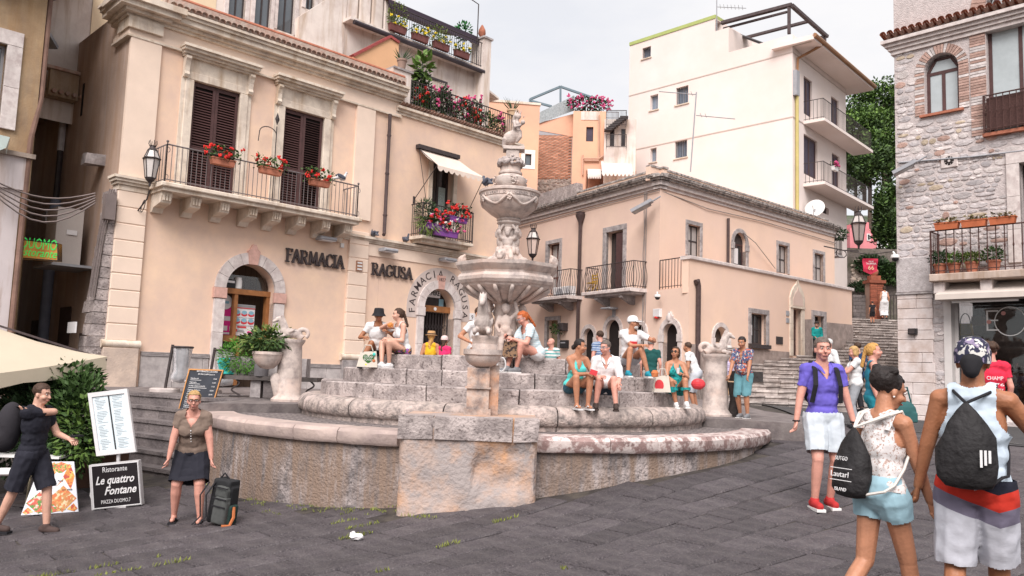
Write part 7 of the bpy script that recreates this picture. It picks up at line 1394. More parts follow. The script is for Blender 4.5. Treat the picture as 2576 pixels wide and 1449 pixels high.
camera_dome(PKL.p(*PKL.at(1654, 748, .35), .35), 1, 'white dome camera low on the corner of the pink house'); camera_dome(SF.p(*SF.at(2252, 650, .2), .2), 1, 'white dome camera on the edge of the stone house')
b = fpart(PKL, 'alarm_box', PWH, None, *PKL.rect(1648, 776, 1665, 795)[:2], PKL.z(1656, 798), PKL.z(1656, 777), 0, .12, .02); tag(b, 'white alarm box with a red base on the pink corner', 'alarm box'); obj('alarm_light', MB().ell(PKL.p(PKL.t(1656, 797), PKL.z(1656, 799), .07), (.1, .06, .05)), RED, b)
def aircon(F, t0, t1, z0, z1, o, label):
 g = fpart(F, 'air_conditioner', PWH, None, t0, t1, z0, z1, o, o + .35, .02); tag(g, label, 'air conditioner', 'air conditioners'); cx, cz = t0 + (t1 - t0) * .42, (z0 + z1) / 2; rr = (z1 - z0) * .4
 obj('fan_grille', MB().prism([(cx + rr * math.cos(i * .35), cz + rr * math.sin(i * .35)) for i in range(18)], F, o + .35, o + .36), GREYP, g); q = MB()
 for k in range(7): x = t1 - (t1 - t0) * (.2 - .025 * k); q.fbox(F, x, x + .008, z0 + .06, z1 - .06, o + .35, o + .358)
 obj('vent_slats', q, GREYP, g)
t0, t1, z0, z1 = PKL.rect(1406, 725, 1445, 758, .3); aircon(PKL, t0, t1, z0, z1, .25, 'white air conditioner on the left balcony of the pink house')
g = thing('air_conditioner', 'tall white air conditioner on a shelf in the lane', 'air conditioner', sp(1.6, 3.9), 'air conditioners'); z0 = 3.85; q = MB(); q.box(sp(1.9, z0 + .7, .55), (.3, .42, .7), MX.Rotation(PH.a, 3, 'Z')); obj('casing', q, mk('beige_casing', (.52, .47, .44), .5, .06), g); obj('label', MB().box(sp(1.46, z0 + .8, .5), (.12, .005, .06), MX.Rotation(PH.a, 3, 'Z')), PWH, g); obj('shelf', MB().box(sp(1.8, z0 - .05, .5), (.5, .75, .03), MX.Rotation(PH.a, 3, 'Z')), GREYP, g)
c = WR.p(*WR.at(2050, 525, .6), .6); g = thing('satellite_dish', 'white satellite dish behind the pink house parapet', 'dish', c); q = MB(); m = V((-.55, -.75, .35)).normalized().to_track_quat('Z', 'Y').to_matrix(); q.lathe([(0, -.1), (.2, -.085), (.38, -.03), (.5, .04), (.5, .055), (.36, -.01), (0, -.08)], c, 20, m); obj('dish', q, WHITEP, g, True); q = MB(); q.tube([c + m @ V((0, -.45, 0)), c + m @ V((0, -.05, .4))], .02, 5); q.tube([c, c + V((0, 0, -.8))], .04, 6); obj('arm', q, GREYP, g)
def aerial(base, top, label, n=7):
 g = thing('tv_aerial', label, 'aerial', base, 'television aerials'); base, top = V(base), V(top); q = MB(); q.tube([base, top], .03, 5); obj('mast', q, GREYP, g); q = MB(); d = V((-.8, .3, .15)).normalized(); e = V((.3, .9, 0)).normalized()
 for zz, sg in ((0, 1), (-.9, -1)): a = top + V((0, 0, zz - .1)); q.tube([a, a + d * sg * 1.6], .02, 4); [q.tube([a + d * sg * (.2 + k * .2) - e * .35, a + d * sg * (.2 + k * .2) + e * .35 + V((0, 0, .05))], .01, 4) for k in range(n)]
 obj('elements', q, GREYP, g)
aerial(WL.p(*WL.at(1803, 85, -.1), -.1), WL.p(*WL.at(1803, 0, -.1), -.1) + V((0, 0, .6)), 'television aerial on the roof step of the white house'); aerial(PKR.p(*PKR.at(1737, 432, -1.0), -1.0), PKR.p(*PKR.at(1752, 232, -1.0), -1.0), 'tall leaning aerial in front of the white house wall', 2)
q = MB()
for k in range(5):
 a, b = PH.p(*PH.at(-20, 452 + 8 * k, .3), .3), PH.p(*PH.at(238, 487 + 6 * k, .2), .25); q.tube([a.lerp(b, i / 8) + V((0, 0, -.25 * math.sin(math.pi * i / 8) * (1 + .3 * k))) for i in range(9)], .018, 4)
for k in range(3): q.tube([PH.p(TL - .1 - .05 * k, 5.6, .05), PH.p(TL - .25 - .05 * k, 4.6, .04), PH.p(TL - .35 - .06 * k, 3.0, .04)], .022, 4)
q.box(PH.p(TL - .2, 5.15, .1), (.12, .1, .3), MX.Rotation(PH.a, 3, 'Z')); one('overhead_cables', 'tangle of grey cables crossing the lane to the pharmacy corner', 'cable', q, mk('dusty_cable', (.2, .16, .15), .8, .2))
p = lambda u, v, Y=18.6: atY(u, v, Y)
F = QF(p(50, 601), p(147, 612), p(147, 657), p(48, 650)); sg = thing('duomo_sign', 'illuminated green and orange DUOMO restaurant sign hanging in the lane', 'sign', F.p(.5, 0)); q = MB(); q.fbox(F, 0, 1, 0, 1, -.15, 0); obj('sign_box', q, mk('orange_sign', (.42, .20, .05), .5, .3, 3, 0, emit=.25), sg); q = MB()
for a in ((0, 1, 0, .05), (0, 1, .95, 1), (0, .02, .05, .95), (.98, 1, .05, .95)): q.fbox(F, *a, -.16, .02)
obj('sign_frame', q, IRON, sg); NEON = mk('neon_green', (.05, .55, .10), .4, .1, 4, 0, emit=.35); F.text('DUOMO', .5, .56, .36, NEON, sg, width=F.W * .9); F.text('istorante', .5, .16, .27, NEON, sg, width=F.W * .9, shear=.3)
F = QF(atY(2170, 650, 36), atY(2208, 651, 36), atY(2207, 682, 36), atY(2171, 682, 36)); bn = thing('banner', 'red festival banner with white print hanging over the stairs', 'banner', F.p(.5, 0)); BAN = mk('red_banner', (.50, .03, .07), .8, .12, 4, .1); q = MB(); n = 10
for i in range(n + 1):
 for j in range(7): t, z = i / n, 1 - j / 6; q.v.append(tuple(F.p(t, z - (.28 * (1 - abs(2 * t - 1)) if j == 6 else 0), .04 * math.sin(z * 6 + t * 3))))
q.f = [(7 * i + k, 7 * i + k + 1, 7 * i + k + 8, 7 * i + k + 7) for i in range(n) for k in range(6)]; obj('cloth', q, BAN, bn); F.text('TAORMINA', .5, .5, .12, PWH, bn, width=F.W * .7).location += F.n * .08; F.text('66', .5, .08, .28, mk('pale_gold', (.7, .55, .35), .6, .1), bn).location += F.n * .08; F.text('FILM', .5, .7, .08, PWH, bn, width=F.W * .3).location += F.n * .08
q = MB(); q.tube([atY(2140, 633, 36), atY(2188, 640, 36), atY(2252, 632, 36)], .02, 4); q.tube([atY(2170, 650, 36), atY(2172, 638, 36)], .01, 4); q.tube([atY(2208, 651, 36), atY(2206, 638, 36)], .01, 4); obj('wire', q, IRON, bn)
UMB = mk('cream_canvas', (.50, .425, .325), .85, .06, 1.5, .1, 40)
um = thing('parasol', 'large cream canvas parasol reaching in at the left edge', 'parasol', (-8.6, 11.2, -.6)); ap = atY(-190, 742, 11.6); cs = [atY(270, 897, 12.6), atY(-330, 965, 10.0), atY(-700, 850, 11.2), atY(-60, 870, 14.6)]
q = MB(); nn = 10
for a, b in zip(cs, cs[1:] + cs[:1]):
 k0 = len(q.v)
 for i in range(nn + 1):
  e = a.lerp(b, i / nn) - V((0, 0, .12 * math.sin(math.pi * i / nn) * .5))
  for j in range(6): f = j / 5; q.v.append(tuple(ap.lerp(e, f) - V((0, 0, .13 * math.sin(math.pi * f)))))
  q.v.append(tuple(e + V((0, 0, -.2 + .02 * math.sin(i * 2)))))
 q.f += [(k0 + 7 * i + k, k0 + 7 * i + k + 1, k0 + 7 * i + k + 8, k0 + 7 * i + k + 7) for i in range(nn) for k in range(6)]
obj('canopy', q, UMB, um, 50); q = MB(); q.tube([V((ap.x, ap.y, -.9)), ap], .035, 8); obj('pole', q, TB, um)
for c_ in cs: q = MB(); q.bar(ap - V((0, 0, .1)), c_ - V((0, 0, .05)), .025, .03); obj('rib', q, TB, um)
bu = thing('shrub', 'dense dark laurel shrub behind the menu boards at the left', 'shrub', gpix(120, 1180))
for u, v, Y, r, n_, m in ((70, 985, 12.4, (1.0, .5, .5), 1700, GREEN[2]), (130, 1050, 12.2, (.9, .5, .6), 2000, GREEN[2]), (200, 1060, 12.0, (.42, .4, .75), 1500, GREEN[0]), (205, 1090, 11.8, (.35, .3, .5), 300, GREEN[1]), (170, 950, 12.3, (.5, .4, .25), 800, GREEN[0]), (60, 1090, 12.0, (.9, .4, .6), 1300, GREEN[2])): foliage(atY(u, v, Y), r, n_, .11, .03, m, 'foliage', bu)
q = MB()
for k in range(9): a = atY(60 + 18 * k, 1180, 12.2); q.tube([a, a + V((ru(-.2, .2), ru(-.1, .1), .7)), a + V((ru(-.4, .4), ru(-.2, .2), 1.4))], [.02, .014, .006], 5)
obj('branches', q, TB, bu); bx_ = thing('planter_trough', 'brown planter trough behind the food poster', 'planter', gpix(190, 1250)); c = gpix(205, 1235); q = MB(); q.box(c + V((-.3, .6, .25)), (.6, .25, .3)); obj('trough', jit(q, .01, 4), mk('brown_trough', (.11, .055, .035), .8, .3), bx_); q = MB(); q.box(c + V((-.3, .6, .57)), (.64, .28, .025)); obj('rim', q, MATS['brown_trough'], bx_)
YS = gpix(296, 1281).y; Y0 = YS + .3; F = QF(atY(222, 990, Y0 + .1), atY(321, 978, Y0 + .1), atY(343, 1137, Y0 - .1), atY(244, 1148, Y0 - .1)); mn = thing('menu_stand', 'tilted white-framed menu board standing beside the steps', 'menu board', gpix(290, 1275)); SIL = mk('silver_frame', (.58, .56, .56), .4, .06)
q = MB()
for a in ((0, 1, 0, .07), (0, 1, .93, 1), (0, .09, .07, .93), (.91, 1, .07, .93)): q.fbox(F, *a, -.03, .02)
obj('frame', q, SIL, mn); obj('menu_back', MB().fbox(F, .05, .95, .05, .95, -.02, .0), mk('menu_paper', (.56, .63, .66), .5, .05), mn); obj('centre_bar', MB().fbox(F, .485, .515, .07, .93, 0, .012), PBK, mn); INK = mk('grey_ink', (.28, .31, .33), .7, .1)
for cx in (.13, .56):
 for k in range(34):
  z = .9 - .0245 * k
  if k % 9 == 8: continue
  w_ = ru(.12, .3); obj('menu_line', MB().fbox(F, cx + ru(0, .04), cx + w_, z, z + .008, .001, .003), INK, mn)
c = F.p(.5, 0, -.05); q = MB(); q.tube([c, V((c.x + .05, c.y, gz(c.x, c.y) - .02))], .025, 8); q.box((c.x + .05, c.y, gz(c.x, c.y) + .02), (.2, .2, .02)); obj('post', q, SIL, mn)
Y0 = YS; F = QF(atY(229, 1172, Y0), atY(347, 1160, Y0 + .1), atY(355, 1268, Y0 + .1), atY(236, 1281, Y0)); rs = thing('restaurant_sign', 'black light box sign reading Le quattro Fontane with a white edge', 'sign', gpix(296, 1278)); obj('sign_case', MB().fbox(F, -.05, 1.012, -.02, 1.02, -.14, -.004), SIL, rs); obj('sign_face', MB().fbox(F, 0, 1, 0, 1, -.003, .005), mk('gloss_black', (.02, .016, .018), .25, .1, 3, 0), rs); q = MB()
for a in ((0, 1, 0, .02), (0, 1, .98, 1), (0, .015, .02, .98), (.985, 1, .02, .98)): q.fbox(F, *a, .005, .01)
obj('white_edge', q, PWH, rs); F.text('Ristorante', .5, .82, .1, PWH, rs, width=F.W * .52); F.text('Le quattro', .48, .55, .15, PWH, rs, width=F.W * .82, shear=.35, bold=.003); F.text('Fontane', .58, .3, .15, PWH, rs, width=F.W * .68, shear=.35, bold=.003); F.text('PIAZZA DUOMO.7', .48, .1, .07, PWH, rs, width=F.W * .62)
q = MB(); q.tube([F.p(-.05, .6, -.1), F.p(-.12, .3, -.12), F.p(-.02, .02, -.1)], .008, 5); obj('cable', q, WHITEP, rs)
YP = gpix(130, 1292).y; F = QF(atY(104, 1161, YP + .3), atY(186, 1161, YP + .3), atY(197, 1287, YP), atY(52, 1297, YP - .05)); fpst = thing('food_poster', 'leaning poster with diamond pictures of pizza and drinks', 'poster', gpix(120, 1292)); obj('board', MB().fbox(F, 0, 1, 0, 1, -.02, 0), mk('pale_poster', (.60, .60, .64), .5, .05), fpst)
FD = [mk('food_%d' % i, c, .6, .3, 14, 0, pre=blobs(cs_, 18, .52)) for i, (c, cs_) in enumerate([((.55, .25, .08), [(.6, .08, .04), (.65, .5, .25)]), ((.5, .12, .06), [(.6, .35, .12), (.12, .25, .05)]), ((.6, .22, .05), [(.65, .4, .1), (.4, .06, .04)]), ((.55, .1, .07), [(.7, .5, .4), (.1, .22, .05)]), ((.5, .24, .08), [(.62, .5, .3), (.55, .15, .05)])])]
for k, (cx, cz, rx_, rz2) in enumerate(((.40, .68, .3, .24), (.62, .92, .24, .14), (.88, .7, .14, .2), (.3, .22, .3, .2), (.72, .26, .24, .2), (.08, .05, .1, .07), (.5, .05, .22, .07), (.93, .06, .1, .08))): q = MB(); q.prism([(max(.01, min(.99, cx + a * rx_ * 1.3)), max(.01, min(.99, cz + b * rz2 * 1.3))) for a, b in ((-1, 0), (0, -1), (1, 0), (0, 1))], F, .001, .003 + .0005 * k); obj('food_picture', q, FD[k % 5], fpst)
for tx, a, b in (('Pizza', .5, .52), ('Pasta', .64, .6), ('Snack', .4, .4), ('Soft drink', .8, .42)): F.text(tx, a, b, .035, PBK, fpst).location -= F.n * .01
ch = thing('wicker_chair', 'beige wicker chair beside the food poster', 'chair', gpix(165, 1220)); WK = mk('beige_wicker', (.30, .25, .17), .8, .2, 20, .6, 60); F = QF(atY(128, 1114, 12.1), atY(210, 1118, 12.1), atY(192, 1185, 12.0), atY(120, 1180, 12.0)); q = MB(); n = 8
q.v = [tuple(F.p(i / n, z, .06 * math.cos((i / n - .5) * 2) + o)) for o in (0, -.03) for z in (0, 1) for i in range(n + 1)]; m = n + 1
q.f = [(i, i + 1, m + i + 1, m + i) for i in range(n)] + [(2 * m + i, 3 * m + i, 3 * m + i + 1, 2 * m + i + 1) for i in range(n)] + [(m + i, m + i + 1, 3 * m + i + 1, 3 * m + i) for i in range(n)]; obj('backrest', q, WK, ch)
c = F.p(.5, 0, .25); gzz = gz(c.x, c.y); zs_ = gzz + .45; q = MB(); q.box((c.x, c.y, zs_), (.23, .22, .03)); obj('seat', q, WK, ch)
for sx in (-1, 1):
 for sy in (-1, 1): obj('leg', MB().tube([(c.x + .2 * sx, c.y + .19 * sy, zs_), (c.x + .22 * sx, c.y + .21 * sy, gzz)], .016, 6), WK, ch)
tb_ = thing('cafe_table', 'white-topped cafe table behind the walking young man', 'table', gpix(40, 1260)); a = atY(168, 1146, 11.7); zt_ = a.z; q = MB(); q.box((a.x - .55, a.y + .2, zt_ - .015), (.55, .4, .015)); obj('table_top', q, WHITEP, tb_); q = MB(); gg_ = gz(a.x - .55, a.y + .2); q.tube([(a.x - .55, a.y + .2, zt_ - .03), (a.x - .55, a.y + .2, gg_)], .03, 8); q.lathe([(.25, 0), (.24, .03), (.03, .05)], (a.x - .55, a.y + .2, gg_), 16); obj('pedestal', q, IRON, tb_)
cu = thing('seat_cushion', 'pale cushion on a chair seat at the left edge', 'cushion', atY(20, 1185, 10.3)); q = MB(); q.ell(atY(15, 1187, 11.2), (.25, .22, .05)); obj('pad', q, WHITEP, cu, True)
Y0 = 15.4; F = QF(atY(476, 928, Y0 + .15), atY(563, 931, Y0 + .15), atY(528, 1048, Y0 - .15), atY(446, 1042, Y0 - .15)); cbd = thing('chalk_board', 'leaning chalk menu board with an orange wood frame behind the woman', 'chalkboard', V((F.p(.5, 0).x, F.p(.5, 0).y, F.p(.5, 0).z))); obj('board', MB().fbox(F, 0, 1, 0, 1, -.02, .0), mk('slate', (.028, .032, .042), .7, .2, 5, .1), cbd); q = MB()
for a in ((0, 1, 0, .03), (0, 1, .97, 1), (0, .03, .03, .97), (.97, 1, .03, .97)): q.fbox(F, *a, -.03, .02)
obj('frame', q, mk('orange_wood', (.48, .22, .07), .6, .2, 6, .1), cbd); F.text('RISTORANTE IL DUOMO', .55, .93, .05, PWH, cbd, width=F.W * .62); F.text('SE MAI LUPPOLO !!!', .55, .87, .04, PWH, cbd, width=F.W * .5)
for k, (a, b) in enumerate((('Gamberoni', '13.00'), ('Caponata', '12.00'), ('TUMA CROCCANTE', '17.00'), ('Tagliata di Tonno', '20.00'), ('Orata e astice', '20.00'), ('Maccheroni', '14.00'), ('Fettuccine', '15.00'), ('Tagliolini', '15.00'), ('Spaghetti', '16.00'))): F.text(a, .12, .78 - .085 * k, .034, PWH, cbd, align='LEFT'); F.text(b, .78, .78 - .085 * k, .032, PWH, cbd, align='LEFT'); obj('chalk_line', MB().fbox(F, .12, .12 + ru(.3, .55), .755 - .085 * k, .762 - .085 * k, .001, .004), PWH, cbd)
for (u, vt, vb, lb) in ((414, 866, 985, 'bag bin on a dark post near the pharmacy corner'), (521, 874, 985, 'bag bin with a dark rim half hidden by the chalk board')):
 c = atY(u, vb, 17.2); c.z = .94; g = thing('litter_bin', lb, 'litter bin', c, 'clear bag bins'); zt_ = atY(u, vt, 17.2).z; q = MB(); q.bar(c, V((c.x + .1, c.y, zt_)), .06, .04); obj('post', q, IRON, g); q = MB(); cc = V((c.x + .35, c.y - .1, zt_ - .05)); q.tube([cc + V((.2 * math.cos(i * .4), .2 * math.sin(i * .4), 0)) for i in range(17)], .025, 6); obj('rim', q, IRON, g); q = MB(); q.lathe([(.19, 0), (.17, -.3), (.15, -.5), (.2, -.62), (.18, -.72), (0, -.75)], cc, 16, fn=lambda r, z, a: r * (1 + .08 * math.sin(a * 5 + z * 9))); obj('bag', q, mk('clear_bag', (.55, .55, .57), .25, .15, 8, .3, 12, trans=.55), g, True); q = MB(); q.lathe([(.3, -.01), (.3, .06), (.26, .08), (0, .08)], c, 16); obj('base', q, WHITESTONE, g, 40)
c = atY(680, 960, 15.9); zt_ = .94 + .5; g = thing('stone_bench', 'long dark stone bench with scrolled iron legs behind the left pedestal', 'bench', (c.x, c.y, .94)); x0, x1 = atY(572, 960, 15.9).x, atY(806, 960, 15.9).x; zt_ = atY(690, 952, 15.9).z; q = MB(); q.box(((x0 + x1) / 2, c.y, zt_), ((x1 - x0) / 2, .3, .04)); obj('seat', jit(q, .01, 3), mk('dark_bench_stone', (.10, .085, .08), .7, .3, 5, .4), g)
for u in (605, 790): x = atY(u, 960, 15.9).x; q = MB(); q.tube([(x + .1 * math.cos(i * .55) * (1 - i / 30), c.y - .25, .96 + (zt_ - .98) * i / 15) for i in range(16)], .018, 5); q.tube([(x - .12, c.y - .25, .97), (x + .12, c.y - .25, .97)], .015, 5); obj('leg', q, IRON, g)
for a, b, m in ((640, 665, GREYSTONE), (672, 730, DSTEP)): xa, xb = atY(a, 960, 15.9).x, atY(b, 960, 15.9).x; q = MB(); q.box(((xa + xb) / 2, c.y + .02, (zt_ - .04 + .94) / 2), ((xb - xa) / 2, .25, (zt_ - .06 - .94) / 2)); obj('support', q, m, g)
c = atY(617, 950, 16.1); c.z = zt_ + .04; g = thing('planter', 'grey planter of bright feathery greenery on the stone bench', 'planter', c); q = MB(); q.box(c + V((.45, .1, .18)), (.75, .16, .18)); obj('box', jit(q, .008, 4), GREYSTONE, g); foliage(c + V((.0, -.15, .38)), (.5, .2, .34), 1500, .09, .012, mk('fern_green', (.09, .24, .03), .6, .25, 8, 0), 'foliage', g, .3, .5); foliage(c + V((.4, .1, .75)), (.5, .2, .25), 300, .12, .03, GREEN[3], 'pale_leaves', g, .6)
c = atY(656, 950, 15.7); c.z = zt_ + .04; q = MB(); q.lathe([(.13, 0), (.135, .12), (.13, .2), (.1, .27), (.05, .31), (0, .32)], c, 18); b = obj('stone_bollard', jit(q, .004, 6), mk('grey_bollard', (.13, .12, .125), .7, .2, 6, .2), None, True); tag(b, 'dark dome-topped stone on the bench in front of the planter', 'bollard')
q = MB(); q.bar(atY(563, 905, 16.2), atY(572, 945, 16.0), .22, .12); one('drink_poster', 'teal drink advert leaning below the shop window', 'advert', q, PTE)
for u, v, lb, r in ((897, 1358, 'crumpled white paper scrap on the dark paving', .05), (867, 1163, 'small white paper scrap near the steps', .05)):
 c = gpix(u, v); q = MB(); q.ell(c + V((0, 0, .03)), (r * 1.4, r, r * .7), None, 10, 6); q.ell(c + V((-.04, 0, .06)), (r * .6, r * .5, r * .6)); one('paper_scrap', lb, 'litter', jit(q, .02, 30), PWH, 'paper scraps')
t, z = PKL.at(1490, 690, .45); g = thing('folding_chair', 'yellow folding chair on the pink house balcony', 'chair', PKL.p(t, bz[2], .4)); YC = mk('yellow_paint', (.62, .36, .03), .6, .1); q = MB()
for k in range(3): q.fbox(PKL, t - .18, t + .18, bz[2] + .45 + .12 * k, bz[2] + .5 + .12 * k, .3, .33)
obj('backrest', q, YC, g); obj('seat', MB().fbox(PKL, t - .18, t + .18, bz[2] + .38, bz[2] + .41, .33, .6), YC, g)
for sx in (-1, 1): q = MB(); q.bar(PKL.p(t + .16 * sx, bz[2], .3), PKL.p(t + .16 * sx, bz[2] + .8, .32), .02, .02); obj('leg', q, YC, g); q = MB(); q.bar(PKL.p(t + .16 * sx, bz[2], .6), PKL.p(t + .16 * sx, bz[2] + .4, .36), .02, .02); obj('leg', q, YC, g)
b = fpart(PKL, 'letter_box', BLACK, None, *PKL.rect(1415, 856, 1431, 875)[:2], PKL.z(1422, 876), PKL.z(1422, 856), 0, .15, .02); tag(b, 'black letter box on the pink wall beside the street door', 'letter box'); obj('slot', MB().fbox(PKL, PKL.t(1417, 862), PKL.t(1429, 862), PKL.z(1422, 864), PKL.z(1422, 861), .15, .156), GREYP, b)
g = thing('wall_planter', 'dark wall planter with trailing leaves beside the pink street door', 'planter', PKL.p(*PKL.at(1418, 830), .1)); t, z = PKL.at(1422, 822); q = MB(); q.bev(PKL, t - .2, t + .2, z - .18, z + .15, 0, .3, .04); obj('pot', q, IRON, g); foliage(PKL.p(t - .2, z - .1, .3), (.3, .15, .2), 180, .1, .03, GREEN[0], 'foliage', g)
for u, v, lb in ((1532, 778, 'small hooded lamp above the pink house arches'),): t, z = PKL.at(u, v, .3); g = thing('wall_lamp', lb, 'lamp', PKL.p(t, z)); obj('shade', MB().bev(PKL, t - .3, t + .3, z, z + .07, .1, .5, .02), GREYP, g); obj('arm', MB().fbox(PKL, t - .05, t + .05, z - .3, z + .05, 0, .1), GREYP, g)
SKN = {k: mk('skin_' + k, c, .5, .13, 14, .15, 70, spec=.4) for k, c in dict(fair=(.60, .34, .25), pink=(.62, .30, .23), tan=(.44, .20, .115), brown=(.34, .14, .07), dark=(.13, .062, .042)).items()}
EYEW, EYED, LIP = mk('eye_white', (.6, .56, .53), .3), mk('eye_dark', (.03, .02, .018), .3), mk('lips', (.42, .15, .13), .5)
HAIR = {k: mk('hair_' + k, c, .6, .35, 30, .5, 90, bd=.01) for k, c in dict(black=(.022, .016, .015), brown=(.06, .032, .02), blond=(.42, .26, .11), red=(.42, .10, .025), grey=(.30, .28, .27), white=(.6, .58, .56), gold=(.50, .27, .08), greybrown=(.13, .10, .085)).items()}
def cl(name, c, **k): return mk('cloth_' + name, c, .85, .1, 5, .25, 22, bd=.015, **k)
def ik(a, b, l1, l2, hint):
 d = b - a; L_ = min(d.length, (l1 + l2) * .999); d.normalize(); x = (l1 * l1 - l2 * l2 + L_ * L_) / (2 * L_); h = math.sqrt(max(0, l1 * l1 - x * x)); p = hint - d * hint.dot(d); p.normalize(); return a + d * x + p * h, a + d * L_
def person(label, pos, phi, sk='fair', sex='m', h=1.75, vox=.015, pel=(0, 0, .95), lean=0, side=0, tw=0, hR=None, hL=None, eR=None, eL=None, fR=(.1, .0, .08), fL=(-.1, .0, .08), kR=None, kL=None, head=(0, 0), hair=('short', 'brown'), top=None, bot=None, shoe=None, hat=None, glasses=None, curl=.6, group='people in the square', fat=1.0, extra=None, toe=(0, 0), beard=None, headroll=0):
 s = h / 1.75; a = math.radians(phi); f = V((math.sin(a), -math.cos(a), 0)); r = V((-math.cos(a), -math.sin(a), 0)); up = V((0, 0, 1)); pos = V(pos)
 Lc = lambda q: pos + (r * q[0] + f * q[1] + up * q[2]) * s
 me = thing('person', label, 'person', pos, group); pv = Lc(pel)
 le, sd_ = math.radians(lean), math.radians(side); u = (up * math.cos(le) + f * math.sin(le) + r * math.sin(sd_)).normalized(); ft = (f - u * f.dot(u)).normalized(); rt_ = ft.cross(u)
 t_ = math.radians(tw); rs = (rt_ * math.cos(t_) + ft * math.sin(t_)); fs_ = u.cross(rs)
 B0 = MX((rt_, ft, u)).transposed(); B1 = MX((rs, fs_, u)).transposed(); fem = sex == 'f'; sw = (.165 if fem else .19) * s; g = fat
 X = lambda k, x, y, z: pv + (k @ V((x, y, z))) * s
 neck = X(B1, 0, -.005, .52); u2 = (u + up * .8).normalized(); hy, hp = map(math.radians, head); hf = (MX.Rotation(-hy, 3, 'Z') @ f); hf = (hf * math.cos(hp) + up * math.sin(hp)).normalized(); hr_ = hf.cross(up).normalized(); hu = hr_.cross(hf); hr2 = MX.Rotation(math.radians(headroll), 3, hf); HB = MX((hr2 @ hr_, hf, hr2 @ hu)).transposed(); hc = neck + u2 * .085 * s + hf * .025 * s + hu * .065 * s
 HX = lambda x, y, z: hc + (HB @ V((x, y, z))) * s
 sh = {1: X(B1, .15 if fem else .168, 0, .455), -1: X(B1, -.15 if fem else -.168, 0, .455)}; hp_ = {1: X(B0, .085, .01, -.04), -1: X(B0, -.085, .01, -.04)}
 J = {}
 for sg, hh, ee, ff, kk in ((1, hR, eR, fR, kR), (-1, hL, eL, fL, kL)):
  w_ = Lc(hh) if hh else sh[sg] + (rs * sg * .06 - up * .52 + f * .04) * s; e, w_ = ik(sh[sg], w_, .29 * s, .255 * s, (r * ee[0] + f * ee[1] + up * ee[2]) if ee else (r * sg * .5 - f * .8 - up * .2)); k, an = ik(hp_[sg], Lc(ff), .43 * s, .43 * s, (r * kk[0] + f * kk[1] + up * kk[2]) if kk else f + up * .25 + r * sg * .1); J[sg] = (e, w_, k, an)
 def limb(q, sg, inf=0, arm=None, leg=None):
  e, w_, k, an = J[sg]
  if arm is None or arm > 0:
   m = 1 if arm is None else arm; S = sh[sg]
   q.cap(S, S.lerp(e, min(1, m)), (.055 * g + inf) * s, (.043 * g + inf) * s)
   if m > 1 or arm is None: q.cap(e, e.lerp(w_, 1 if arm is None else m - 1), (.042 * g + inf) * s, (.028 + inf) * s)
  if leg is None or leg > 0:
   m = 1 if leg is None else leg; q.cap(hp_[sg], hp_[sg].lerp(k, min(1, m)), (.085 * g + inf) * s, ((.06 if leg is None or leg >= 1 else .066) * g + inf) * s)
   if m > 1 or leg is None:
    ce = k.lerp(an, .3); en = 1 if leg is None else m - 1; q.cap(k, ce if en > .3 else k.lerp(an, en), (.056 * g + inf) * s, (.057 * g + inf) * s)
    if en > .3: q.cap(ce, k.lerp(an, en), (.057 * g + inf) * s, (.036 + (.02 if leg else 0) + inf) * s)
 def torso(q, inf=0, low=True):
  R = lambda B, c, rr: q.ell(c, [(x * (g if i < 2 else 1) + inf) * s for i, x in enumerate(rr)], B, 16, 10)
  if low: R(B0, X(B0, 0, -.005, .0), (.155 + (.015 if fem else 0), .115, .13))
  R(B0, X(B0, 0, .0, .15), (.125 if fem else .142, .1, .15)); R(B1, X(B1, 0, .0, .31), (.142 if fem else .165, .108, .17)); q.cap(sh[1], sh[-1], (.058 + inf) * s, (.058 + inf) * s); q.cap(X(B1, .07, -.02, .47), X(B1, -.07, -.02, .47), (.062 + inf) * s, (.062 + inf) * s)
  if fem: [R(B1, X(B1, .065 * sg, .07, .30), (.068, .06, .066)) for sg in (1, -1)]
  if g > 1.05 and not fem: R(B0, X(B0, 0, .05, .1), (.13, .12, .12))
 q = MB(); torso(q); limb(q, 1); limb(q, -1); q.cap(X(B1, 0, -.01, .46), hc - HB @ V((0, .02, .05)) * s, .068 * s, .058 * s)
 for sg in (1, -1): q.cap(X(B1, .045 * sg, -.02, .5), X(B1, .14 * sg, -.01, .47), .05 * s, .045 * s)
 E = lambda c, rr: q.ell(HX(*c), [x * s for x in rr], HB, 14, 10)
 E((0, -.01, .035), (.076, .095, .088)); E((0, .02, -.03), (.062, .07, .075)); E((0, .045, -.085), (.036, .035, .03)); E((0, .095, -.015), (.014, .022, .025)); E((0, .11, -.028), (.017, .015, .012)); E((0, .076, .03), (.05, .02, .014)); E((0, .083, -.062), (.026, .012, .012))
 for sg in (1, -1): E((.076 * sg, -.005, -.01), (.012, .02, .032)); E((.042 * sg, .06, -.03), (.025, .03, .025))
 for sg in (1, -1):
  e, w_, k, an = J[sg]; yaw = math.radians(toe[0 if sg == 1 else 1]); fd = (MX.Rotation(-yaw, 3, 'Z') @ f); q.cap(an - fd * .045 * s - up * .035 * s, an + fd * .13 * s - up * .05 * s, .036 * s, .028 * s); q.cap(an, an - up * .03 * s, .038 * s, .036 * s)
 b = fuse(q, vox * s, 3, .5)
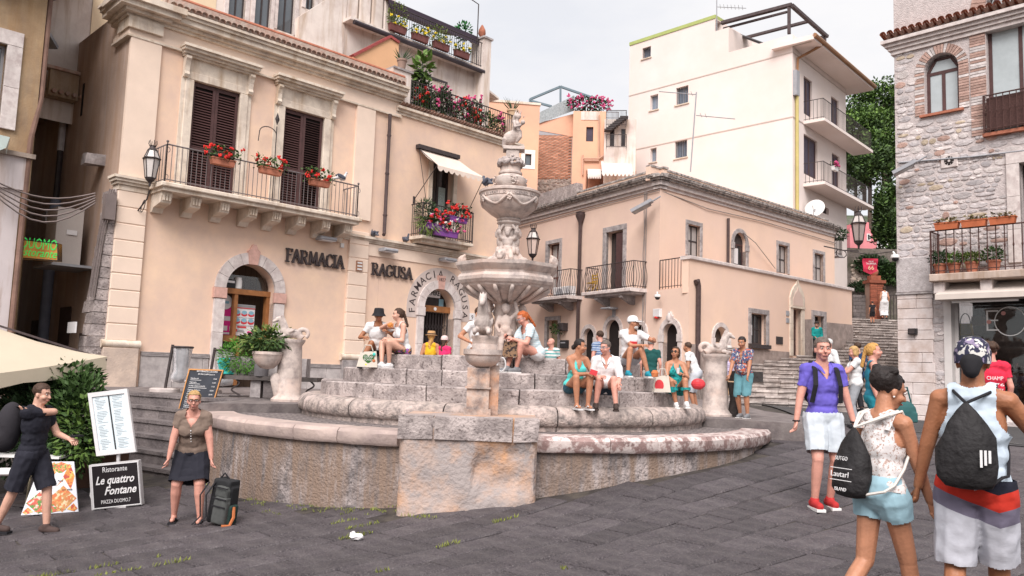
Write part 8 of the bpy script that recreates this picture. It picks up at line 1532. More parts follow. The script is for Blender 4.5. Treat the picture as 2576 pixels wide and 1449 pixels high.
 for sg in (1, -1):                          # hands: palm, four fingers of unequal length and a thumb at the side
  e, w_, k, an = J[sg]; d = (w_ - e).normalized(); sdv = (fs_ - d * fs_.dot(d)); sdv = sdv.normalized() if sdv.length > .2 else (up - d * up.dot(d)).normalized(); nn_ = d.cross(sdv) * sg; hq = lambda x, y, z: w_ + (d * x + sdv * y + nn_ * z) * s
  q = MB(); q.cap(hq(-.01, 0, 0), hq(.075, 0, 0), .026 * s, .034 * s)
  q.v = [tuple(w_ + (V(p) - w_) - nn_ * ((V(p) - w_).dot(nn_)) * .45) for p in q.v]
  for i, ln in enumerate((.07, .08, .075, .058)):
   y = .03 - .02 * i; p0, p1 = hq(.07, y, 0), hq(.07 + ln * .5 * math.cos(curl * .6), y, -ln * .5 * math.sin(curl * .6) * -1); p2 = p1 + (d * math.cos(curl * 1.5) + nn_ * math.sin(curl * 1.5)) * ln * .5 * s; q.cap(p0, p1, .0095 * s, .0088 * s, 6); q.cap(p1, p2, .0088 * s, .0072 * s, 6)
  p0, p1 = hq(.02, .025, .0), hq(.055, .055, .015); q.cap(p0, p1, .012 * s, .0105 * s, 6); q.cap(p1, hq(.085, .06, .03), .0105 * s, .008 * s, 6); b.add(q.v, q.f)
 obj('body', b, SKN[sk], me, True)
 for sg in (1, -1): obj('eye', MB().ell(HX(.031 * sg, .083, .012), (.013 * s, .008 * s, .008 * s), HB, 8, 6), EYEW, me, True); obj('pupil', MB().ell(HX(.031 * sg, .09, .012), .0062 * s, None, 6, 5), EYED, me, True); obj('eyebrow', MB().cap(HX(.015 * sg, .094, .034), HX(.05 * sg, .082, .036), .005 * s, .004 * s, 5), HAIR[hair[1]] if hair[1] in HAIR else EYED, me)
 obj('mouth', MB().cap(HX(-.02, .09, -.063), HX(.02, .09, -.063), .0065 * s, .0065 * s, 6), LIP, me, True)
 st, hcx = hair; hm = HAIR[hcx]; loc_ = lambda p: HB.transposed() @ (V(p) - hc) / s
 if st != 'bald':
  q = MB(); E((0, -.016, .048), (.087, .102, .09))
  if st == 'curly': [E((.085 * math.cos(i * 2.4) * (1 - i / 50), -.02 + .1 * math.sin(i * 2.4) * (1 - i / 60), .06 + .07 * i / 26), (.034, .034, .034)) for i in range(26)]
  if st in ('bob', 'long', 'pony', 'bun'): E((0, -.03, .02), (.088, .09, .1))
  if st == 'bob': E((.065, -.01, -.03), (.028, .06, .07)); E((-.065, -.01, -.03), (.028, .06, .07)); E((0, -.065, -.03), (.07, .04, .07))
  if st == 'bun': E((0, -.08, .1), (.06, .06, .055)); E((0, -.09, .02), (.06, .05, .06))
  if st == 'topbun': E((0, -.06, .07), (.1, .1, .09)); [E((.07 * math.cos(i * 2.1), -.05 + .07 * math.sin(i * 2.1), .13), (.036, .036, .032)) for i in range(6)]
  if st == 'lowbun': E((0, -.115, -.02), (.045, .04, .045))
  if st == 'pony': [E((0, -.11 - .012 * i, .05 - .042 * i), (.036 - .002 * i, .03, .04)) for i in range(7)]
  if st == 'long': [E((.02 * math.sin(i), -.075 - .004 * i, -.0 - .045 * i), (.06 - .004 * i, .035, .045)) for i in range(7)]
  hh = fuse(q, max(.008, vox * .8) * s, 2)
  def kf(c):
   x, y, z = loc_(c)
   if st in ('short', 'thin'): return not (y > .035 and z < .078 - .2 * max(0, .06 - y)) and z > (-.03 if y < .0 else .02) and not (abs(x) > .05 and y > -.02 and z < .02 and y > .0)
   return not (y > .03 and z < .085) and not (y > .0 and z < .02 and abs(x) < .09 and st != 'bob')
  hh = keep(hh, kf); hh.v = [tuple(V(p) + NZ.noise_vector(V(p) * 55) * .006 * s) for p in hh.v]; obj('hair', hh, hm, me, True)
 if beard: q = MB(); E((0, .05, -.09), (.05, .045, .04)); E((0, .085, -.05), (.03, .014, .01)); obj('beard', fuse(q, .008, 2), HAIR[beard], me, True)
 ul = lambda p: B1.transposed() @ (V(p) - pv) / s
 if top:
  m, slv, hem, nk, inf = top[:5]; q = MB(); torso(q, inf, True)
  if slv != 0:
   for sg in (1, -1): limb(q, sg, inf * .6 + .004, abs(slv), 0)
  gq = fuse(q, vox * s, 3)
  def kt(c):
   x, y, z = ul(c); e = V(c)
   if slv > 0:
    for sg in (1, -1):
     el, wr = J[sg][0], J[sg][1]; S = sh[sg]
     if slv <= 1:
      d = (el - S); pr_ = (e - S).dot(d) / d.length_squared; off = (e - S - d * pr_).length
      if pr_ > slv and off < .12 * s and abs(x) > .155 * g + inf * .8: return False
     else:
      d = (wr - el); pr_ = (e - el).dot(d) / d.length_squared; off = (e - el - d * pr_).length
      if pr_ > slv - 1 and off < .1 * s and (x / (.17 * g + inf)) ** 2 + (y / (.115 * g + inf)) ** 2 > 1.02: return False
   if z < hem: return False
   if slv == 0 and z > .2 and abs(x) > (.12 + 3.2 * max(0, .4 - z) ** 2 if nk != 'halter' else .14 - max(0, z - .3) * .5): return False
   if z > .46 and x * x + (y + .01) ** 2 < (.0064 if slv else .0075): return False
   if nk == 'halter': return not (y < 0 and z > .2) and z < .5 and not (abs(x) < .05 and z > .3 + abs(x) * 2 and y > 0)
   lim = {'crew': .46, 'v': .36 + abs(x) * 1.6, 'shirt': .33 + abs(x) * 2.2, 'scoop': .40 + abs(x) * .5}.get(nk, .46)
   return not (y > .0 and abs(x) < .085 and z > lim)
  gq = keep(gq, kt); gq.v = [tuple(V(p) + NZ.noise_vector(V(p) * 9) * .012 * s + NZ.noise_vector(V(p) * 22) * .006 * s) for p in gq.v]; tp_ = obj('shirt' if slv else 'tank_top', gq, m, me, True)
  if nk in ('shirt', 'polo'):
   for sg in (1, -1): q = MB(); q.tube([X(B1, .055 * sg, -.06, .52), X(B1, .075 * sg, .02, .515), X(B1, .045 * sg, .085, .47), X(B1, .02 * sg, .115, .42)], [.016 * s, .02 * s, .022 * s, .008 * s], 6, True, .4); obj('collar', q, m, tp_)
 if bot:
  m, kind, ln, inf = bot[:4]; q = MB(); R = lambda c, rr: q.ell(c, [(x * (g if i < 2 else 1) + inf) * s for i, x in enumerate(rr)], B0, 16, 10); R(X(B0, 0, -.005, .0), (.16, .118, .13))
  for sg in (1, -1): limb(q, sg, inf + (.012 if ln < 1.5 else .004), 0, ln)
  if kind == 'skirt':
   k1, k2 = J[1][2], J[-1][2]
   for t in (0, .25, .5, .75, 1): m_ = min(1, ln); q.cap(hp_[1].lerp(k1, t * m_), hp_[-1].lerp(k2, t * m_), (.085 + inf) * s, (.085 + inf) * s)
  gq = fuse(q, vox * s, 3)
  def kb(c):
   e = V(c)
   if (e - pv).dot(u) / s > (.11 if not top or top[2] > -.02 else .02): return False
   for sg in (1, -1):
    S, k = (hp_[sg], J[sg][2]) if ln <= 1 else (J[sg][2], J[sg][3]); d = k - S; pr_ = (e - S).dot(d) / d.length_squared; off = (e - S - d * pr_).length
    if pr_ > (ln if ln <= 1 else ln - 1) and off < .2 * s: return False
   return True
  gq = keep(gq, kb); gq.v = [tuple(V(p) + NZ.noise_vector(V(p) * 13) * .008 * s) for p in gq.v]; obj({'skirt': 'skirt', 'shorts': 'shorts'}.get(kind, 'trousers'), gq, m, me, True)
 if shoe:
  for sg in (1, -1):
   an = J[sg][3]; yaw = math.radians(toe[0 if sg == 1 else 1]); fd = MX.Rotation(-yaw, 3, 'Z') @ f; q = MB()
   if shoe[1] == 'flip':
    q.box(an + fd * .05 * s - up * .086 * s, (.045 * s, .125 * s, .012 * s), MX((fd.cross(up), fd, up)).transposed()); so = obj('sandal', q, shoe[0], me); q = MB(); q.tube([an + fd * .13 * s - up * .06 * s, an + fd * .07 * s - up * .03 * s + fd.cross(up) * .035 * s, an + fd * .01 * s - up * .07 * s + fd.cross(up) * .045 * s], .008 * s, 5); q.tube([an + fd * .13 * s - up * .06 * s, an + fd * .07 * s - up * .03 * s - fd.cross(up) * .035 * s, an + fd * .01 * s - up * .07 * s - fd.cross(up) * .045 * s], .008 * s, 5); obj('strap', q, shoe[0], so)
   else:
    q.cap(an - fd * .045 * s - up * .035 * s, an + fd * .13 * s - up * .048 * s, .047 * s, .04 * s); q.cap(an + up * .0, an - up * .03 * s, .048 * s, .046 * s); gq = fuse(q, .01, 2); so = obj('shoe', gq, shoe[0], me, True); q = MB(); q.box(an + fd * .045 * s - up * .084 * s, (.046 * s, .125 * s, .014 * s), MX((fd.cross(up), fd, up)).transposed()); obj('sole', q, shoe[2] if len(shoe) > 2 else WHITEP, so)
 if hat:
  kd, m = hat[:2]; q = MB(); HM = HB
  prof = {'cap': [(.1, .02), (.102, .06), (.085, .11), (.05, .138), (0, .145)], 'bandana': [(.1, -.01), (.104, .05), (.088, .105), (.05, .138), (0, .145)], 'bucket': [(.155, -.015), (.15, -.012), (.108, .05), (.1, .12), (.085, .14), (0, .145)], 'fedora': [(.155, .03), (.15, .036), (.105, .045), (.1, .1), (.085, .135), (.04, .125), (0, .13)]}[kd]
  q.lathe([(x * s, z * s) for x, z in prof], hc - HB @ V((0, .012, 0)) * s, 20, HM @ MX.Diagonal((.93, 1.08, 1))); ho = obj('hat', q, m, me, True)
  if kd == 'cap': q = MB(); q.lathe([(.09 * s, .03 * s), (.14 * s, .025 * s), (.165 * s, .012 * s)], hc, 12, HM @ MX.Diagonal((.85, 1.1, 1)), .5, math.pi - .5); obj('visor', q, m, ho, True)
  if kd == 'fedora': q = MB(); q.lathe([(.107 * s, .045 * s), (.104 * s, .075 * s)], hc - HB @ V((0, .012, 0)) * s, 20, HM @ MX.Diagonal((.93, 1.08, 1))); obj('band', q, EYED, ho, True)
  if kd == 'bandana': q = MB(); q.cap(hc + HB @ V((0, -.1, -.01)) * s, hc + HB @ V((.0, -.115, -.05)) * s, .06 * s, .045 * s); obj('hat_fold', q, hat[2], ho, True)
 if glasses:
  q = MB()
  for sg in (1, -1):
   if glasses == 'sun': q.ell(HX(.032 * sg, .097, .008), (.028 * s, .007 * s, .02 * s), HB, 10, 6)
   else: q.tube([HX(.032 * sg + .026 * math.cos(i * .6), .1, .01 + .018 * math.sin(i * .6)) for i in range(12)], .0035 * s, 4)
   q.tube([HX(.055 * sg, .095, .015), HX(.08 * sg, .0, .012)], .004 * s, 4)
  q.tube([HX(-.008, .105, .012), HX(.008, .105, .012)], .003 * s, 4); obj('glasses', q, EYED if glasses != 'wire' else GREYP, me)
 return dict(me=me, pv=pv, B0=B0, B1=B1, X=lambda x, y, z: X(B1, x, y, z), HX=HX, J=J, sh=sh, hc=hc, HB=HB, f=f, r=r, s=s, hp=hp_)
def at(u, Y, z, v=900): return V((atY(u, v, Y).x, Y, z))
DEN, BLK, WHC = cl('denim', (.22, .36, .42)), cl('black', (.016, .015, .018)), cl('white', (.68, .67, .67))
SIT = dict(pel=(0, 0, .1)); FG = 'people sitting around the fountain'
def sit(label, u, Y, z, phi, low=.23, **k):
 fz = -low / .84 + .08; d = dict(pel=(0, -.02, .1), fR=(.12, .42, fz), fL=(-.12, .42, fz), group=FG, h=1.47); d.update(k); return person(label, at(u, Y, z), phi, **d)
WSH, GSH, BSH = (WHC, 'shoe'), (cl('greyshoe', (.2, .2, .21)), 'shoe'), (BLK, 'shoe', BLK)
sit('person in a black bucket hat and white T-shirt at the left of the steps', 948, 13.45, 1.82, 8, sk='brown', lean=16, fR=(.3, .42, -.19), fL=(-.1, .4, -.19), hR=(.24, .36, .3), hL=(-.2, .3, .42), hair=('short', 'black'), hat=('bucket', BLK), top=(WHC, .5, -.05, 'crew', .022), bot=(BLK, 'shorts', .85, .02), shoe=BSH, head=(0, -4))
PAT = cl('tropical', (.05, .05, .06), pre=blobs([(.06, .22, .05), (.35, .12, .4), (.55, .2, .08)], 16, .53))
sit('person with a ponytail and tropical print skirt eating pizza on the steps', 1013, 13.2, 1.82, -55, sk='fair', sex='f', lean=14, fR=(.0, .44, -.19), fL=(-.04, .3, -.19), hR=(.06, .3, .58), hL=(-.06, .34, .28), hair=('pony', 'brown'), top=(WHC, 0, -.05, 'crew', .015), bot=(PAT, 'skirt', .8, .015), shoe=WSH, head=(20, -2))
sit('person in a yellow tank top and straw hat seen from behind', 1083, 17.05, 1.59, 175, sk='tan', sex='f', h=1.56, hair=('long', 'gold'), hat=('fedora', cl('straw', (.45, .26, .12))), top=(cl('yellow', (.70, .42, .02)), 0, -.05, 'crew', .012), bot=(DEN, 'shorts', .5, .012))
sit('child in a pink top and white cap seen from behind beside the straw hat', 1117, 17.0, 1.59, 150, sk='tan', sex='f', h=1.38, hair=('long', 'brown'), hat=('cap', cl('palepink', (.68, .52, .5))), top=(cl('hotpink', (.62, .03, .13)), .5, -.05, 'crew', .018), bot=(DEN, 'shorts', .5, .012))
sit('person in a white T-shirt half hidden behind the front stone horse', 1197, 12.45, 1.82, 35, sk='tan', sex='f', lean=8, hair=('short', 'brown'), top=(WHC, .5, -.05, 'crew', .022), bot=(BLK, 'shorts', .4, .012), shoe=WSH, hR=(.25, .15, .25))
STR = cl('bluestripe', (.50, .62, .66), pre=stripes(2, .035, .4, (.62, .68, .7)))
sit('person with red hair and light blue T-shirt bent over a bag on the steps', 1345, 12.4, 1.82, -62, sk='pink', sex='f', lean=26, fR=(.06, .52, -.19), fL=(-.02, .38, -.19), hR=(.05, .55, .36), hL=(-.08, .5, .32), hair=('pony', 'red'), glasses='wire', top=(STR, .6, -.08, 'scoop', .028), bot=(WHC, 'shorts', .5, .02), shoe=GSH, head=(0, -24), fat=1.1)
person('bald person in a green and white striped T-shirt standing behind the steps', at(1387, 18.6, .94), -30, sk='pink', h=1.46, vox=.018, hair=('bald', 'grey'), top=(cl('tealstripe', (.66, .66, .64), pre=stripes(2, .075, .42, (.10, .36, .36))), .55, -.1, 'crew', .025), bot=(DEN, 'trousers', 1.8, .012), shoe=BSH, head=(45, 0))
TQ = cl('turquoise', (.10, .56, .53)); NV = cl('navy', (.018, .035, .06))
sit('person in a turquoise halter top and flip-flops holding a red phone', 1447, 11.7, 1.36, 18, .2, sk='tan', sex='f', lean=16, fR=(.1, .36, -.2), fL=(-.1, .36, -.2), hR=(-.08, .4, .3), hL=(-.16, .38, .3), hair=('lowbun', 'black'), top=(TQ, 0, -.08, 'halter', .014), bot=(cl('bluedenim', (.03, .09, .13)), 'shorts', .4, .016), shoe=(WHC, 'flip'), head=(-52, -4), fat=1.05)
sit('person with glasses and a white button shirt sitting beside the turquoise top', 1524, 11.72, 1.36, -4, .2, sk='pink', lean=18, fR=(.16, .3, -.2), fL=(-.16, .46, -.2), hR=(.1, .36, .26), hL=(-.2, .46, .14), hair=('short', 'greybrown'), glasses='wire', top=(WHC, 1.35, -.1, 'shirt', .028), bot=(NV, 'shorts', .85, .02), shoe=(cl('loafer', (.05, .035, .03)), 'shoe', cl('loafer', 0)), head=(40, -6), fat=1.08)
person('person with short dark hair and blue plaid shirt partly hidden behind the white cap', at(1515, 17.2, .94), -150, sk='pink', h=1.6, vox=.018, hair=('short', 'brown'), top=(cl('plaid', (.10, .16, .30), pre=stripes(2, .05, .5, (.35, .42, .52))), .5, -.1, 'crew', .02), bot=(DEN, 'trousers', 1.8, .01), lean=10)
cp = sit('person in a white cap and white T-shirt with a red print, hand raised', 1584, 13.25, 1.82, 10, sk='tan', lean=14, fR=(.16, .4, -.19), fL=(-.22, .42, -.19), hR=(-.1, .42, .32), hL=(-.34, .42, .44), hair=('short', 'grey'), hat=('cap', WHC), beard='white', top=(WHC, .6, -.1, 'crew', .03), bot=(cl('palegrey', (.5, .52, .56)), 'shorts', .95, .03), shoe=(cl('tealshoe', (.02, .25, .33)), 'shoe'), head=(-58, 2))
q = MB(); q.box(cp['X'](.0, .155, .28), (.06, .012, .05), cp['B1']); obj('shirt_print', q, PRD, cp['me'])
person('person in a dark green T-shirt standing behind the steps', at(1637, 16.3, .94), 165, sk='pink', h=1.42, vox=.018, hair=('thin', 'grey'), top=(cl('darkgreen', (.012, .075, .07)), .5, -.1, 'crew', .02), bot=(cl('palebeige', (.5, .46, .42)), 'shorts', .9, .02), shoe=BSH)
TEAL = cl('tealdress', (.015, .30, .29), pre=blobs([(.01, .14, .15)], 30, .52))
sit('person in a long teal dress and dark sunglasses holding a cup', 1700, 13.05, 1.36, -2, .2, sk='tan', sex='f', h=1.42, fR=(.04, .34, -.2), fL=(-.14, .44, -.18), hR=(.1, .34, .24), hL=(-.08, .3, .36), hair=('bob', 'brown'), glasses='sun', top=(TEAL, 0, -.1, 'halter', .014), bot=(TEAL, 'skirt', 1.45, .03), shoe=WSH, head=(30, 12), fat=1.05)
person('person in a white T-shirt leaning over behind the right horse pedestal', at(1752, 16.2, .94), -120, sk='tan', h=1.4, vox=.018, lean=22, hair=('short', 'brown'), top=(WHC, .5, -.12, 'crew', .025), bot=(cl('palegrey', 0), 'shorts', 1.0, .03), shoe=WSH, hR=(.2, .45, .75))
person('person in a lilac check shirt and pale hat behind the patterned shirt', at(1832, 16.4, .94), 5, sk='tan', h=1.33, vox=.018, hair=('short', 'grey'), hat=('fedora', cl('palehat', (.55, .5, .47))), top=(cl('lilac', (.42, .34, .52), pre=stripes(2, .04, .4, (.58, .52, .62))), .6, -.1, 'shirt', .02), bot=(cl('tanchino', (.45, .30, .19)), 'shorts', 1.1, .02), shoe=BSH)
FLO = cl('floralshirt', (.10, .12, .20), pre=blobs([(.55, .52, .5), (.5, .12, .06), (.03, .05, .14)], 24, .53))
person('boy in a floral shirt leaning on the dark trough of the right pedestal', at(1872, 14.3, .94), -38, sk='tan', h=1.42, lean=10, fR=(.1, -.05, .08), fL=(-.12, .1, .08), hR=(.2, .34, .84), hL=(-.2, .3, .88), hair=('short', 'black'), top=(FLO, .6, -.12, 'shirt', .028), bot=(cl('jeanshorts', (.12, .28, .32)), 'shorts', 1.05, .022), shoe=GSH, head=(0, -12), fat=1.08, group=None)
person('person in a teal jacket with a camera standing by the pointed door', V((atY(2055, 850, 33).x, 33, stairz(33))), -15, sk='fair', h=1.52, vox=.02, hair=('curly', 'black'), beard='black', top=(cl('teal', (.01, .27, .26)), 1.85, -.12, 'crew', .025), bot=(BLK, 'trousers', 1.9, .012), shoe=BSH, hR=(.08, .24, 1.0), hL=(-.2, .1, .9), head=(5, -25))
person('white-haired person in a white long-sleeved shirt facing left', at(2086, 19, .92), -70, sk='pink', h=1.7, vox=.018, hair=('short', 'white'), glasses='wire', top=(WHC, 1.9, -.15, 'shirt', .03), bot=(cl('greytrouser', (.25, .25, .27)), 'trousers', 1.9, .015), shoe=BSH, fat=1.1)
person('dark-haired person in a navy top in front of the stairs', at(2158, 21, .88), -165, sk='fair', h=1.78, vox=.015, hair=('short', 'brown'), top=(cl('navytop', (.02, .05, .12)), .5, -.1, 'crew', .02), bot=(BLK, 'trousers', 1.9, .012), shoe=BSH)
bw_ = person('person with short blond hair and white T-shirt reading a blue leaflet', at(2152, 15, gz(6.3, 15)), -100, sk='pink', sex='f', h=1.5, hair=('bob', 'blond'), top=(WHC, .5, -.12, 'crew', .025), bot=(cl('greyjean', (.30, .31, .33)), 'trousers', 1.9, .015), shoe=BSH, hR=(.05, .42, 1.12), hL=(-.08, .42, 1.1), head=(0, -15), fat=1.05)
q = MB(); c = bw_['J'][-1][1] + bw_['f'] * .12; q.box(c, (.09, .02, .06), MX.Rotation(.5, 3, 'X')); one('leaflet', 'blue and white leaflet held by the blond reader', 'leaflet', q, mk('leaflet_blue', (.05, .28, .42), .5, .3, 12, 0))
q = MB(); q.tube([bw_['X'](-.14, .06, .5), bw_['X'](0, -.16, .3), bw_['X'](.2, -.1, .0)], .016, 5); obj('bag_strap', q, BLK, bw_['me'])
pw = person('person with a long blond ponytail and teal top, face turned right', at(2196, 11.8, gz(5.2, 11.8)), 75, sk='pink', sex='f', h=1.69, hair=('pony', 'gold'), top=(cl('tealtop', (.02, .17, .25)), 0, -.1, 'scoop', .015), bot=(cl('teal2', (.02, .22, .28)), 'shorts', .5, .02), shoe=WSH, head=(10, 4))
hb = thing('handbag', 'dark green leather handbag carried behind the lace top', 'handbag', at(2268, 11.6, .9)); c = atY(2272, 1035, 11.6); q = MB(); q.ell(c, (.19, .1, .16), None, 14, 8); q.box(c + V((0, 0, -.08)), (.17, .09, .07)); GL = cl('greenleather', (.03, .10, .10)); obj('bag_body', fuse(q, .012, 2), GL, hb, True); q = MB(); q.tube([c + V((-.12, 0, .1)), c + V((-.06, 0, .34)), c + V((.06, 0, .34)), c + V((.12, 0, .1))], .012, 5); obj('bag_handle', q, GL, hb)
person('person in a long white dress climbing the stairs with a child', V((atY(2225, 780, 41).x, 41, stairz(41) + .0)), 172, sk='tan', sex='f', h=1.68, vox=.022, hair=('bun', 'brown'), top=(WHC, 0, -.1, 'crew', .02), bot=(WHC, 'skirt', 1.7, .05), shoe=BSH)
person('child in dark clothes climbing the stairs beside the white dress', V((atY(2195, 790, 40).x, 40, stairz(40))), 175, sk='tan', h=1.12, vox=.02, hair=('short', 'black'), top=(BLK, .5, -.1, 'crew', .02), bot=(BLK, 'shorts', .8, .02), shoe=BSH)
POL = cl('violetpolo', (.135, .105, .47)); PSH = cl('paleshorts', (.52, .56, .60)); RSH = (cl('redshoe', (.42, .03, .03)), 'shoe')
pm_ = person('person in a violet polo shirt, pale shorts and red shoes walking forward', gpix(2070, 1276), 2, sk='pink', h=1.93, vox=.009, fR=(.11, .06, .08), fL=(-.1, -.06, .08), hR=(.3, .04, .83), hL=(-.32, .06, .83), hair=('short', 'greybrown'), top=(POL, .6, -.06, 'v', .019), bot=(PSH, 'shorts', .82, .035), shoe=RSH, head=(6, 0), fat=1.0)
for sg in (1, -1): q = MB(); q.tube([pm_['X'](.11 * sg, -.13, .42), pm_['X'](.11 * sg, -.02, .545), pm_['X'](.115 * sg, .1, .46), pm_['X'](.13 * sg, .15, .3), pm_['X'](.15 * sg, .1, .12)], .028, 6, True, .3); obj('backpack_strap', q, BLK, pm_['me']); q = MB(); w_ = pm_['J'][sg][1]; q.tube([w_ + V((.036 * math.cos(i * .7), .036 * math.sin(i * .7), 0)) for i in range(10)], .009, 5); obj('wristband', q, BLK, pm_['me'])
q = MB(); q.ell(pm_['X'](0, -.22, .28), (.15, .1, .22), pm_['B1']); bk = one('backpack', 'dark backpack worn by the violet polo walker', 'backpack', q, BLK, None, True)
for sg in (1, -1): q = MB(); q.tube([pm_['X'](.055 * sg, -.07, .535), pm_['X'](.085 * sg, .0, .53), pm_['X'](.06 * sg, .085, .48), pm_['X'](.025 * sg, .13, .42)], [.02, .026, .026, .01], 6, True, .4); obj('collar', q, POL, pm_['me'])
def drawbag(P, w_, h_, zc, dep, label, mat, cord, off=-.2, dx=0):
 X = P['X']; g = thing('drawstring_bag', label, 'bag', X(0, off, zc - h_), 'drawstring bags'); q = MB(); n = 9
 prof = [(.03, 1.0), (.12, .94), (.3, .8), (.62, .5), (.86, .2), (1.0, -.1), (1.02, -.45), (.96, -.75), (.75, -.95), (.3, -1.0), (.05, -1.0)]
 for r_, z in prof:
  for k in range(16): a = k * math.pi / 8; rr = 1 + .06 * math.sin(3 * a + z * 4) + .07 * math.sin(7 * a + 2) * max(0, z + .2) + .03 * math.sin(11 * z + a); q.v.append(tuple(X(dx + w_ * r_ * math.cos(a) * rr, off + dep * r_ * math.sin(a) * .8, zc + h_ * z)))
 q.f = [(i * 16 + k, i * 16 + (k + 1) % 16, (i + 1) * 16 + (k + 1) % 16, (i + 1) * 16 + k) for i in range(len(prof) - 1) for k in range(16)]; obj('bag_body', q, mat, g, True)
 for sg in (1, -1):
  for e in (0, .03): q = MB(); q.tube([X(dx, off, zc + h_ * .97), X(.09 * sg + e * sg, -.1, .5), X((.1 + e) * sg, .0, .535), X(.12 * sg, .1, .42), X(.15 * sg, .07, .27), X(.165 * sg, .0, .16), X(.165 * sg, -.09, .05), X(.14 * sg, -.15, zc - h_ * .7), X(dx + w_ * .8 * sg, off, zc - h_ * .85)], .009, 6); obj('cord', q, cord, g) if e == 0 or cord is not BLK else None
 return g
LACE = cl('lace', (.66, .62, .61), pre=blobs([(.42, .30, .26)], 75, .56)); TOPZ = 0
lw_ = person('person in a white lace top and denim shorts with a black drawstring bag', V((2.33, 5.15, gz(2.33, 5.15) + .02)), 118, sk='tan', sex='f', h=1.63, vox=.008, fR=(.06, .28, .08), fL=(-.08, -.36, .2), hR=(.2, .3, .75), eR=(.6, -.8, 0), hL=(-.24, .2, .9), hair=('topbun', 'black'), top=(LACE, 0, .0, 'scoop', .016), bot=(cl('lightdenim', (.30, .46, .53)), 'shorts', .32, .022), shoe=(BLK, 'flip'), head=(26, -16), lean=5)
q = MB(); q.ell(lw_['HX'](.08, -.005, -.035), .007, None, 8, 6); obj('earring', q, WHP, lw_['me'])
for sg in (1, -1): q = MB(); q.tube([lw_['X'](.1 * sg, -.1, .4), lw_['X'](.105 * sg, -.055, .5), lw_['X'](.1 * sg, .03, .52), lw_['X'](.09 * sg, .1, .42)], .02, 6, True, .35); obj('shoulder_strap', q, LACE, lw_['me'])
g = drawbag(lw_, .14, .235, .17, .1, 'black drawstring bag with white print and white cords, on the lace top', mk('cloth_blackbag', (.02, .018, .019), .7, .35, 4, .8, 14, bd=.03), cl('cord', (.62, .58, .54)), -.19, -.08)
Fq = QF(*[lw_['X'](x, -.283, z) for x, z in ((-.18, .24), (.02, .24), (.02, -.06), (-.18, -.06))])
for tx, a, b, sz_, w2 in (('SUTGO', .5, .78, .035, .09), ('Lautarl', .46, .42, .048, .13), ('ISLAND', .52, .12, .03, .085)): Fq.text(tx, a, b, sz_, PWH, g, width=w2)
for z in (.34, .6): obj('print_line', MB().fbox(Fq, .08, .92, z, z + .015, .012, .016), PWH, g)
MP = V((2.72, 4.8, gz(2.72, 4.8) + 1.0)); MR = V((-math.cos(math.radians(146)), -math.sin(math.radians(146)), 0))
def bands(t, l, vec, k, mix, ramp):
 def vm(op, a, b=None):
  n = N(t, 'ShaderNodeVectorMath', operation=op); l(a, n.inputs[0]); n.inputs[1].default_value = b; return n
 def mt(op, a, b):
  n = N(t, 'ShaderNodeMath', operation=op); l(a, n.inputs[0]); l(b, n.inputs[1]) if not isinstance(b, float) else setattr(n.inputs[1], 'default_value', b); return n.outputs[0]
 d = vm('SUBTRACT', vec, MP).outputs[0]; x = vm('DOT_PRODUCT', d, MR).outputs['Value']; z = vm('DOT_PRODUCT', d, V((0, 0, 1))).outputs['Value']
 h = mt('ADD', z, mt('MULTIPLY', mt('ABSOLUTE', mt('SUBTRACT', x, .12), .0), -.0 - .35))
 for th, c in ((-.25, (.17, .15, .21)), (-.16, (.55, .035, .02)), (-.06, (.012, .013, .024))): k = mix(mt('GREATER_THAN', h, th), k, c)
 return k
BRD = cl('boardshorts', (.50, .50, .55), pre=bands); TNK = cl('paletank', (.50, .58, .66))
mn_ = person('person in a pale blue tank top and striped board shorts with a black drawstring bag', V((2.72, 4.8, gz(2.72, 4.8) + .02)), 146, sk='brown', h=1.8, vox=.008, fR=(.1, .24, .08), fL=(-.1, -.24, .14), hL=(-.32, .1, .82), hR=(.3, .34, 1.06), eR=(.7, -.7, -.2), hair=('short', 'black'), hat=('bandana', cl('flowercap', (.03, .03, .06), pre=blobs([(.25, .2, .3), (.6, .58, .55)], 26, .55)), BLK), top=(TNK, 0, -.1, 'crew', .03), bot=(BRD, 'shorts', .98, .032), shoe=BSH, head=(0, 0))
g = drawbag(mn_, .15, .235, .21, .1, 'plain black drawstring bag on the pale blue tank top', cl('blackbag', 0), BLK, -.21, -.02); Fq = QF(*[mn_['X'](x, -.305, z) for x, z in ((.04, .2), (.12, .2), (.12, .08), (.04, .08))])
for k in range(3): obj('print_bar', MB().fbox(Fq, .1 + .25 * k, .25 + .25 * k, .2 + .1 * k, .95, .0, .006), PWH, g)
rp = person('person with curly brown hair and a red T-shirt facing the shop window', at(2492, 12.2, gz(7.2, 12.2)), 165, sk='pink', h=1.83, vox=.011, hair=('curly', 'brown'), top=(cl('redtee', (.62, .025, .06)), .55, -.1, 'crew', .03), bot=(BLK, 'shorts', 1.0, .025), shoe=RSH, fL=(-.2, -.2, .1)); Fq = QF(*[rp['X'](x, -.155, z) for x, z in ((-.13, .34), (.13, .34), (.13, .1), (-.13, .1))])
for tx, b, z in (('CHAMP', .7, .08), ('1976', .35, .06), ('COUNTRY', .08, .045)): Fq.text(tx, .5, b, z, PWH, rp['me'], width=.22)
